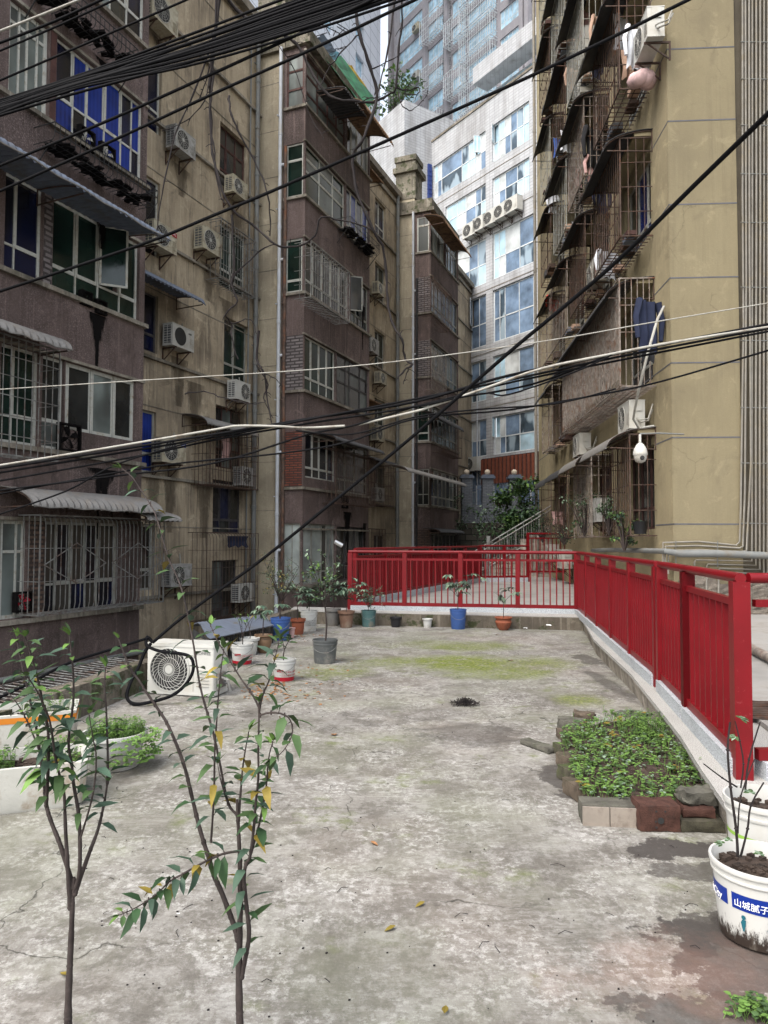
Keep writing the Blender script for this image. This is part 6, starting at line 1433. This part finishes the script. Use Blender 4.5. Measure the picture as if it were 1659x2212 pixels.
greens(lambda r: (p.x+r.gauss(0,.05), p.y+r.gauss(0,.03)), 60, random.Random(7), .0, .05, .02, (3, 3, 0), b); o = single('corner_weeds', b, LEAVES, 'light green weeds at the bottom right corner', 'weeds'); o['kind'] = 'stuff'
# ---------------------------------------------------------------- air conditioner standing on the terrace with its hose
pl = atZ(316, 1499, 0); pr_ = atZ(444, 1507, 0); ang = math.atan2(pr_.y-pl.y, pr_.x-pl.x)
FA = Fr(ang); w = (pr_-pl).length; w = max(.72, min(.86, w)); hh = .50; T = thing('air_conditioner', 'clean white air conditioner with a spiral fan guard standing on the terrace floor', 'air conditioner', Vector((pl.x, pl.y, 0)), ang)
D0 = .30; b = MB()
def rbox(mb, x0, x1, y0, y1, z0, z1, r_=.02):
    base = len(mb.v); sec = []
    for (cx_, cy_, a0) in ((x1-r_, y0+r_, -pi/2), (x1-r_, y1-r_, 0), (x0+r_, y1-r_, pi/2), (x0+r_, y0+r_, pi)):
        for k in range(4): a = a0+pi/2*k/3; sec.append((cx_+r_*math.cos(a), cy_+r_*math.sin(a)))
    n = len(sec)
    for z in (z0, z1): mb.v += [(x, y, z) for x, y in sec]
    for i in range(n): mb.face([base+i, base+(i+1) % n, base+n+(i+1) % n, base+n+i])
    mb.face([base+n+i for i in range(n)]); mb.face([base+i for i in range(n)][::-1])
rbox(b, 0, w, 0, D0, .03, hh-.03); rbox(b, -.008, w+.008, -.008, D0+.008, hh-.03, hh, .025); rbox(b, -.004, w+.004, -.004, D0+.004, .012, .035)
for sx in (.1, w-.16): b.box(sx, sx+.06, .02, D0-.02, 0, .012)
part(T, 'casing', b, M['acnew'], 40)
fx, fz, FR = w*.345, hh*.5, hh*.405; b = MB(); b.lathe([(0, -.001), (FR, -.001)], (fx, 0, fz), 36, 'y'); part(T, 'fan_opening', b, M['acdark'])
b = MB()
for k in (2, 4, 6): b.lathe([(FR*k/7-.002, -.010), (FR*k/7-.002, -.014), (FR*k/7+.002, -.014), (FR*k/7+.002, -.010)], (fx, 0, fz), 40, 'y')
for k in range(28):
    a0 = k*2*pi/28; b.tube([(fx+FR*q*math.cos(a0+q*1.1), -.014, fz+FR*q*math.sin(a0+q*1.1)) for q in [.17+.83*i/7 for i in range(8)]], .0021, 4, False)
b.lathe([(FR, -.002), (FR, -.016), (FR+.014, -.012), (FR+.016, 0)], (fx, 0, fz), 40, 'y'); b.lathe([(0, -.02), (.038, -.018), (.042, -.008)], (fx, 0, fz), 24, 'y'); part(T, 'fan_guard', b, M['acnew'], 50)
b = MB(); b.box(w*.70, w*.705, -.004, .001, .05, hh-.04)
for k in range(6): b.box(w*.75, w*.93, -.007, .001, .10+.03*k, .106+.03*k)
part(T, 'panel_seam', b, M['ac']); txt(T, 'COMFEE', .042, 'steel_g', (w*.735, -.004, hh*.81))
b = MB(); b.box(w-.001, w+.03, .05, .2, .08, .22); b.tube([(w+.03,.1,.18),(w+.10,.1,.16),(w+.12,.12,.05)], .012, 6); b.tube([(w+.03,.16,.12),(w+.09,.16,.1),(w+.11,.18,.04)], .009, 6); part(T, 'valves', b, M['steel_g'])
# black hose: from the far cable down into a loop round the unit
Yb = pl.y-.05
hose = [(1665,240,3.6),(1500,400,4.2),(1333,564,4.8),(1200,678,5.2),(1095,765,5.5),(896,939,6.1),(700,1100,6.5),(564,1210,6.75),(450,1292,6.9),(380,1345,6.95),(330,1388,6.95)]
b = MB(); b.tube(smooth_path([atY(u, v, Y) for u, v, Y in hose], 3), .0155, 8); single('black_power_cable', b, M['black'], 'thick black cable slanting from the top right down to the terrace air conditioner', 'cable', smooth=70)
loopp = [(330,1388,6.95),(318,1378,6.95),(316,1392,6.9),(330,1402,6.85),(370,1406,6.8),(440,1414,6.8),(474,1425,6.78),(484,1450,6.75),(478,1480,6.7),(455,1512,6.65),(425,1540,6.62),(395,1545,6.6)]
loopp = [(330,1388,6.95),(318,1376,6.95),(316,1392,6.9),(326,1400,6.85),(352,1408,6.8),(390,1412,6.72),(412,1420,6.7),(418,1440,6.7),(412,1462,6.7),(395,1485,6.7),(372,1502,6.65),(340,1513,6.6),(300,1521,6.55),(280,1516,6.6),(274,1500,6.65),(284,1470,6.75),(300,1440,6.85),(312,1410,6.9),(326,1390,6.95)]
b = MB(); b.tube(smooth_path([atY(u, v, Y) for u, v, Y in loopp], 4), .016, 8); single('black_hose', b, M['black'], 'black hose loop hanging over the front of the terrace air conditioner', 'hose', smooth=70)
b = MB(); b.tube(smooth_path([atY(u, v, Y) for u, v, Y in ((322,1378,6.95),(250,1400,6.7),(150,1432,6.3),(60,1478,5.9),(-30,1520,5.6))], 4), .013, 7); single('black_cable', b, M['black'], 'black cable running left from the hose loop along the wall foot', 'cable', smooth=70)
# ---------------------------------------------------------------- sunken lane: wire cages and metal lid beside the kerb
T = thing('lane_cage', 'low wire cage roof in the sunken lane behind the mossy kerb', 'wire cage'); g, k_ = MB(), MB()
a, bb = Vector((-3.75, 4.2, .04)), Vector((-2.6, 8.6, .04)); out = Vector((-.7, .2, .03))
for i in range(46): p = a.lerp(bb, i/45); g.tube([p-Vector((0,0,1.2)), p-Vector((0,0,.04)), p+Vector((-.05,0,0)), p+out], .006, 4)
for z in (-.15, -.4, -.7, -1.0): g.bar(a+Vector((0,0,z)), bb+Vector((0,0,z)), .006)
for q in (.15, .4, .7, 1): g.bar(a+out*q, bb+out*q, .006)
part(T, 'bars', g, M['steel_g']); k_.sheet([[a+Vector((-.1,0,-1.5)), bb+Vector((-.1,0,-1.5))], [a+Vector((-.1,0,-.1)), bb+Vector((-.1,0,-.1))]], 0); part(T, 'green_backing', k_, plain('dark_green_sheet', (.012,.03,.022), .6))
T = thing('metal_lid', 'grey blue sheet metal cover over barred openings between kerb and wall', 'metal cover'); b = MB()
P4 = [atY(415, 1352, 9.9), atY(455, 1379, 8.6), atY(592, 1350, 10.6), atY(560, 1336, 12.0)]
rows = []
for i in range(9):
    q = i/8; e0, e1 = P4[0].lerp(P4[3], q), P4[1].lerp(P4[2], q); rows.append([e0.lerp(e1, j/6)+Vector((0,0,.10*math.sin(pi*min(1, j/6*1.3)))) for j in range(7)])
b.sheet(rows, .012); part(T, 'sheet', b, M['canopy_b'], 40)
b = MB()
for i in range(30): p = P4[1].lerp(P4[2], i/29)-Vector((.02,0,.03)); b.bar(p, p-Vector((0,0,.9)), .008); p = P4[0].lerp(P4[1], i/29)-Vector((.0,0,.03)); b.bar(p, p-Vector((0,0,.9)), .008)
part(T, 'bars', b, M['steel_k'])
# ---------------------------------------------------------------- small litter on the terrace
r = random.Random(17)
p = atZ(1004, 1524, 0); b = MB()
for k in range(260):
    a = r.uniform(0, 6.28); q = r.random()*.13; c = p+Vector((q*math.cos(a), q*.6*math.sin(a), .02+.05*(1-q/.13)*r.random())); d = rdir(r, .1)*.03; b.tube([c-d, c+d], .002, 3, False)
single('twig_clump', b, M['vine'], 'small dark clump of roots lying in the middle of the terrace', 'root clump')
spots = [(960,2195,'leafy','large yellow leaf at the bottom edge'),(918,1951,'leafy','yellow leaf lying in the centre foreground'),(855,2003,'leafy','yellow leaf left of the centre foreground'),(1108,1428,'litter','brown leaf on the moss patch'),(150,2112,'leafy','yellow leaf between the two saplings'),(722,1590,'litter','small brown leaf in mid terrace'),(1075,1372,'litter','tan leaf near the terracotta pot'),(800,1820,'litter','tiny brown leaf in the left centre')]
for (u, v, m, lab) in spots:
    b = MB(); p = atZ(u, v, .004); a = r.uniform(0, 6); leaf(b, Vector((0,0,.008)), Vector((math.cos(a), math.sin(a), 0)), Vector((0,0,1)), .055 if v > 1800 else .09, .022 if v > 1800 else .05, 0, .15); single('fallen_leaf', b, M[m], lab, 'leaf', p)
b = MB()
for k in range(170):
    c = r.choice(((600,1480,22,10),(560,1495,40,14),(700,1450,60,25),(660,1375,40,12),(640,1500,60,20))); p = atZ(c[0]+r.gauss(0,c[2]*.6), c[1]+r.gauss(0,c[3]*.6), .006); a = r.uniform(0, 6); leaf(b, p, Vector((math.cos(a), math.sin(a), r.uniform(0,.3))), Vector((0,0,1)), r.uniform(.02,.06), .03, 0, .4)
o = single('leaf_litter', b, M['litter'], 'dry brown leaves scattered around the labelled buckets', 'leaf litter'); o['kind'] = 'stuff'
b = MB()
for k in range(260):
    p = atZ(r.uniform(150, 1500), 1380+830*r.random()**1.6, .003); s_ = r.uniform(.0012, .0035); b.obox(p, (s_, 0, 0), (s_*.3, s_*.8, 0), (0, 0, s_*.5))
for k in range(60):
    p = atZ(r.uniform(100, 1650), r.uniform(1450, 2200), .004); a = r.uniform(0, 6.3); l_ = r.uniform(.02, .07); b.tube([p, p+Vector((math.cos(a)*l_*.5, math.sin(a)*l_*.5, .006)), p+Vector((math.cos(a+.3)*l_, math.sin(a+.3)*l_, .0))], .0013, 4)
o = single('grit_and_twigs', b, M['vine'], 'scattered grit and thin twigs on the concrete', 'debris'); o['kind'] = 'stuff'
for (u, v, lab) in ((1135, 1358, 'crumpled white scrap at the foot of the far wall'), (1185, 1352, 'white plastic scrap on the far wall coping'), (385, 1977, 'tiny white chip between the saplings')):
    b = MB(); p = atZ(u, v, .22 if v == 1352 else .01); q = .07 if v < 1500 else .012
    rows = [[(q*(i/4-.5)+r.uniform(-.1,.1)*q, q*.7*(j/4-.5), r.uniform(0, .25)*q+.005) for i in range(5)] for j in range(5)]; b.sheet(rows); single('paper_scrap', b, M['lwhite'], lab, 'scrap', p)
# ---------------------------------------------------------------- overhead cables
def cable(label, pts, r_, mat='black', grp='overhead cables', nm='overhead_cable', n=6, sm=5):
    P = smooth_path([atY(u, v, Y) for u, v, Y in pts], sm); b = MB(); b.tube(P, r_, n, False); return single(nm, b, M[mat], label, 'cable', group=grp, smooth=70)
bundle = [(252,80,.016),(247,66,.013),(243,52,.018),(238,40,.012),(233,60,.015),(228,28,.017),(246,90,.012),(222,15,.012),(236,48,.02),(216,2,.013),(250,74,.014),(240,34,.013),(230,20,.015),(226,70,.012)]
for i, (v0, v1, r_) in enumerate(bundle):
    s1 = (v0-v1)/(640+60); 
    cable(f'black cable in the thick sagging bundle, {["first","second","third","fourth","fifth","sixth","seventh","eighth","ninth","tenth","eleventh","twelfth","thirteenth","fourteenth"][i]} by height along the left edge', [(-60, v0+18, 7.0), (150, v0-60+i*1.5, 6.6), (400, (v0*.36+v1*.64)-6+i*.6, 6.3), (640, v1-14, 6.1), (900, v1-100, 6.0), (1150, v1-190, 5.9)], r_*.95, grp='thick cable bundle at the upper left')
for (lab, pts, r_, m) in (
    ('thin pale cable crossing the top left corner', [(-20,75,7),(100,28,6.9),(220,-20,6.8)], .012, 'wirew'),
    ('black cable just below the pale one in the top left corner', [(-20,100,7),(120,45,6.9),(260,-20,6.8)], .014, 'black'),
    ('black cable above the bundle across the blue window', [(-20,182,7),(200,88,6.8),(420,-8,6.6)], .011, 'black'),
    ('grey cable running through the top left corner', [(-20,118,7),(120,58,6.9),(290,-20,6.8)], .011, 'black'),
    ('upper black cable crossing from the left awning to the tower', [(-30,370,7),(230,262,6.6),(464,157,6.3),(664,65,6.1),(803,0,6),(900,-50,5.9)], .014, 'black'),
    ('second black cable crossing from the left awning to the tower', [(-30,426,7),(230,310,6.6),(464,201,6.3),(664,111,6.1),(896,0,6),(980,-40,5.9)], .014, 'black'),
    ('long lone black cable rising right across the whole yard', [(-30,639,7),(297,531,6.7),(464,464,6.5),(622,398,6.4),(896,277,6.2),(1194,142,6),(1486,0,5.8),(1560,-40,5.8)], .0165, 'black'),
    ('thin pale wire stretched across the middle of the yard', [(-30,843,7),(332,820,6.7),(664,799,6.5),(896,776,6.3),(1194,734,6.1),(1400,698,5.9),(1700,648,5.7)], .005, 'wirew'),
    ('white cable dipping from the left then ending by the second bay', [(-30,1010,6.6),(230,968,6.5),(464,928,6.4),(515,920,6.35),(600,921,6.3),(664,924,6.3),(745,920,6.2)], .011, 'wirew'),
    ('white cable climbing right past the huge grille', [(775,917,6.2),(896,889,6.1),(929,879,6.1),(1050,838,6),(1171,796,5.9),(1320,765,5.8),(1450,740,5.7),(1700,700,5.5)], .011, 'wirew'),
    ('black cable hugging the underside of the white cable, upper', [(-30,1016,6.6),(464,938,6.4),(664,905,6.3),(896,868,6.1),(1095,812,6),(1350,760,5.8),(1700,693,5.5)], .012, 'black'),
    ('black cable hugging the underside of the white cable, middle', [(-30,1026,6.62),(464,944,6.42),(620,915,6.3),(896,862,6.12),(1095,822,6),(1350,768,5.8),(1700,702,5.5)], .010, 'black'),
    ('black cable hugging the underside of the white cable, lower', [(-30,1044,6.64),(300,985,6.5),(464,950,6.44),(664,915,6.3),(896,878,6.1),(1095,828,6),(1380,770,5.8),(1700,708,5.5)], .009, 'black'),
    ('thin black cable sagging below the bundle on the left', [(-30,1063,6.6),(250,1028,6.5),(464,1000,6.4),(664,939,6.3),(760,920,6.2),(930,870,6.1),(1150,830,6),(1330,760,5.9)], .009, 'black'),
    ('thin black cable curving from the red brick pier to the ochre wall', [(-30,1072,6.6),(330,1008,6.5),(600,980,6.3),(750,955,6.2),(896,905,6.1),(1095,886,6),(1280,855,5.9),(1428,824,5.8),(1700,745,5.6)], .008, 'black'),
    ('slack black cable looping below the white one in the centre', [(640,930,6.3),(760,938,6.2),(900,900,6.1),(1040,884,6),(1200,872,5.9),(1330,840,5.9)], .007, 'black'),
    ('thin cable from the diagonal black one to the ochre corner', [(896,880,6.1),(1040,850,6),(1100,852,5.9),(1250,800,5.8),(1330,762,5.8)], .007, 'black'),
    ('thin frayed cable fanning left below the bundle', [(-30,1120,6.6),(140,1062,6.5),(260,1000,6.45),(460,942,6.4)], .008, 'black')):
    cable(lab, pts, r_, m)
# ---------------------------------------------------------------- bare climbing stems hanging before the facades
def vine(label, lines, Y, r_=.0175, nm='bare_vine'):
    b = MB(); rr_ = random.Random(len(label))
    for (pts, k) in lines:
        P = smooth_path([atY(u, v, Y+rr_.uniform(-.1,.1)) for u, v in pts], 4); P = [p+Vector((rr_.uniform(-.008,.008), 0, rr_.uniform(-.008,.008))) for p in P]
        m = len(P); b.tube(P, [r_*k*(1-.5*i/(m-1))*(1+.18*math.sin(i*1.9)) for i in range(m)], 6)
        for q in range(3, m, 4): d = rdir(rr_, 0)*rr_.uniform(.04, .13); b.tube([P[q], P[q]+d*.6, P[q]+d+Vector((0,0,-.02))], [.006, .0045, .003], 4)
    return single(nm, b, M['vine'], label, 'dead vine', smooth=70, group='dead vines hanging over the yard')
vine('twisted dead vine hanging before the beige recess', [([(477,-20),(466,63),(458,126),(454,210),(458,315),(470,378),(500,450),(557,495),(594,528),(640,533),(680,510),(692,471),(738,476),(803,495)], 1.0), ([(470,-20),(462,100),(460,180),(452,250),(463,330),(470,400),(486,440)], .8), ([(458,126),(430,215),(398,230)], .5), ([(456,150),(440,220),(400,262),(350,282)], .5), ([(466,63),(420,200),(380,290),(350,420),(338,500)], .7)], 8.0)
vine('dead vine arching from the top over the second bay roof', [([(480,-20),(521,31),(580,52),(626,84),(645,100),(669,147),(711,206),(774,220),(812,218),(841,202),(854,189),(862,105),(868,42),(868,-20)], 1.2), ([(580,52),(600,95),(640,160),(665,240),(700,300)], .4), ([(854,189),(880,195),(905,190),(900,205),(870,200)], .6), ([(860,200),(870,230),(890,238),(915,215),(925,195)], .4), ([(800,150),(845,130),(862,120)], .5)], 8.3)
vine('long dead vine dropping past the second bay to the passage', [([(768,-20),(776,73),(801,147),(814,210),(787,294),(763,336),(770,409),(805,495),(830,545),(836,629),(845,692),(868,734),(875,776),(891,786),(875,800),(858,818)], 1.2), ([(854,-20),(839,105),(814,210)], .8), ([(776,73),(740,110),(710,150),(690,190)], .5), ([(814,210),(790,215),(765,225)], .5), ([(891,786),(880,800),(872,830)], .5)], 8.2)
vine('short forked dead vine between two beige cages', [([(494,206),(500,250),(521,294),(555,357),(576,410),(584,465),(584,508)], .8), ([(500,465),(506,560),(500,614),(512,650),(487,677),(500,700),(500,723),(513,776)], .8), ([(500,614),(510,590),(573,534),(600,530)], .8), ([(500,700),(540,690),(555,720)], .5)], 8.6)
vine('curling dead vine on the pier beside the white pipe', [([(559,715),(555,776),(571,808),(576,860),(587,920)], .9), ([(553,790),(578,830),(570,860),(590,905)], .6), ([(571,808),(590,815),(610,835)], .5), ([(400,850),(440,845),(470,855),(515,868),(550,872),(575,868)], .5)], 8.8)
# ---------------------------------------------------------------- plants, stairs, fence at the far end
def bush(label, c, rx, ry, rz, n, ls, mats, seed, nm='bush', grp=None, cat='bush'):
    r = random.Random(seed); T = thing(nm, label, cat, (c[0], c[1], c[2]-rz), 0, grp); st, lf = MB(), MB(); cl = []
    for k in range(16): a = r.uniform(0, 6.28); q = r.uniform(.2, 1); h = r.uniform(.4, 2)*rz; e = Vector((rx*q*math.cos(a), ry*q*math.sin(a), h)); st.tube(smooth_path([Vector((0,0,0)), e*.5+Vector((0,0,.1)), e], 3), [.02, .018, .015, .012, .01, .008, .005], 5); cl.append((e, r.uniform(.25, .5)))
    for k in range(n):
        e, s = r.choice(cl); p = e+rdir(r, 0)*s*rx*r.random()**.4; L_ = ls*r.uniform(.6, 1.4); leaf(lf, p, rdir(r, .1), Vector((r.uniform(-.5,.5), r.uniform(-.5,.5), 1)), L_, L_*.55, r.choice(mats), .4)
    part(T, 'stem', st, M['bark']); part(T, 'leaves', lf, LEAVES); return T
p = atY(1122, 1095, 28.5); bush('large green climber spilling beside the stairs at the end of the yard', p, 1.0, .8, 1.3, 2200, .16, (3, 0, 0, 4), 41)
p = atY(1118, 1150, 27.5); bush('dark bush below the climber beside the stairs', p, 1.2, .8, .9, 1500, .13, (0, 4, 4, 1), 42)
p = atY(1070, 1135, 30); bush('wispy shrub overhanging the stair railing', p, .9, .6, .7, 350, .13, (0, 4, 5), 43)
p = atY(985, 1120, 36); bush('faint shrub at the left end of the street fence', p, .9, .6, 1.2, 500, .12, (4, 0, 5), 44)
p = atY(850, 200, 49); bush('rooftop shrub on the white tiled block', p, 1.8, 1.2, 1.3, 420, .28, (0, 5, 3), 45)
p = rpt(1345, 1180, .5); 
for (lab, u, v, rx, rz, n, mt, sd, nm) in (('trailing pothos hanging from the barred window box', 1348, 1150, .22, .36, 420, (0, 3, 1), 51, 'hanging_plant'), ('leggy shrub in the window box next to the low air conditioner', 1262, 1110, .5, .55, 600, (4, 0, 5), 52, 'window_plant'), ('dark plant in the far window box on the ochre wall', 1172, 1140, .5, .5, 500, (4, 4, 1), 53, 'window_plant'),
        ('spiky plant in the middle window box on the ochre wall', 1218, 1150, .5, .35, 260, (0, 5, 4), 54, 'window_plant'), ('small leaved plant right of the low air conditioner', 1315, 1115, .3, .4, 420, (0, 4, 5), 55, 'window_plant')):
    q = rpt(u, v, .55); bush(lab, q, rx, .25, rz, n, .055 if nm != 'hanging_plant' else .06, mt, sd, nm, cat='plant')
q = rpt(1383, 1140, .3); T = thing('plant_pot', 'dark green pot standing in the nearest barred window box', 'flower pot', q-Vector((0,0,.12))); b = MB(); b.lathe([(0,0),(.11,0),(.14,.22),(.15,.24),(.13,.24),(0,.2)], (0,0,0), 20); part(T, 'body', b, M['bk_black'], 40)
# stairs with steel balustrade
T = thing('stairs', 'concrete stairs with a steel balustrade climbing to the street', 'stairs', (2.35, 25.6, -.3)); b = MB()
for k in range(14): b.box(.0+.28*k, 4.2, .0, 1.3, .0 if k == 0 else .17*k-.02, .17*(k+1))
part(T, 'steps', b, M['lowwall'])
b = MB(); hr = []
for k in range(13): x = .1+.28*k; b.box(x-.012, x+.012, -.04, -.015, .17*k, .17*k+.95)
for k in range(40): x = .1+.0875*k; b.bar((x, -.03, .17*(x-.1)/.28+.1), (x, -.03, .17*(x-.1)/.28+.85), .007)
for dz in (.95, .80, .1): b.tube([(.05, -.03, dz), (3.6, -.03, dz+.17*12.5)], .025, 8)
b.box(1.3, 1.42, -.1, 0, -.1, 2.0)
part(T, 'balustrade', b, M['steel_g'])
b = MB(); b.box(2.5, 3.1, -.12, -.02, -.2, 1.9); part(T, 'concrete_post', b, M['lowwall'])
# street fence with brick pillars and ball lamps
T = thing('retaining_wall', 'dark stone retaining wall under the street fence', 'wall', (3.6, 36.9, 0)); b = MB(); b.box(0, 12, 0, .38, -4, 2.45); part(T, 'wall_face', b, bricks('dark_stone_wall', (.06,.055,.045), (.09,.08,.065), (.03,.03,.025), w=.6, h=.28, ms=.03))
M['grybrick'] = bricks('grey_tile_brick', (.20,.215,.24), (.15,.16,.185), (.09,.095,.10), w=.25, h=.07)
T = thing('street_fence', 'grey brick fence with wrought iron panels and three ball lamps below the white block', 'fence', (0, 37.2, 2.45)); px = []
for u in (1008, 1053, 1111):
    x = atY(u, 1080, 37.2).x; px.append(x); b = MB(); b.box(x-.28, x+.28, -.28, .28, 0, 2.3); part(T, 'pillar', b, M['grybrick']); b = MB(); b.box(x-.36, x+.36, -.36, .36, 2.3, 2.42); b.box(x-.3, x+.3, -.3, .3, 2.42, 2.5); part(T, 'pillar_cap', b, M['canopy_b'])
    b = MB(); b.lathe([(0,-.15)]+[(.15*math.cos(a), .15*math.sin(a)) for a in [-1.2,-.8,-.4,0,.4,.8,1.2]]+[(0,.15)], (x, 0, 2.65), 20); part(T, 'ball_lamp', b, plain('cream_globe', (.62,.52,.40), .4), 80)
b = MB(); b.box(px[0]-.2, px[2]+4, -.1, .1, 0, .95); part(T, 'base_wall', b, M['grybrick'])
b = MB()
for (xa, xb) in ((px[0], px[1]), (px[1], px[2]), (px[2], px[2]+3)):
    n = int((xb-xa-.5)/.12)
    for k in range(n+1): x = xa+.25+(xb-xa-.5)*k/n; b.bar((x,0,.95), (x,0,2.0), .015); b.lathe([(.022,1.98),(.03,2.02),(0,2.12)], (x,0,0), 5)
    for z in (1.05, 1.75, 1.95): b.bar((xa+.2,0,z), (xb-.2,0,z), .016)
part(T, 'iron_panel', b, M['canopy_b'])
b = MB()
for k in range(14): b.box(px[1]+.3+.1*k, px[1]+.36+.1*k, .12, .15, .78, 1.25)
part(T, 'red_slats', b, M['slat'])
# strip custom helper keys
for o in S.objects:
    for k in ('_h', '_r'):
        if k in o: del o[k]
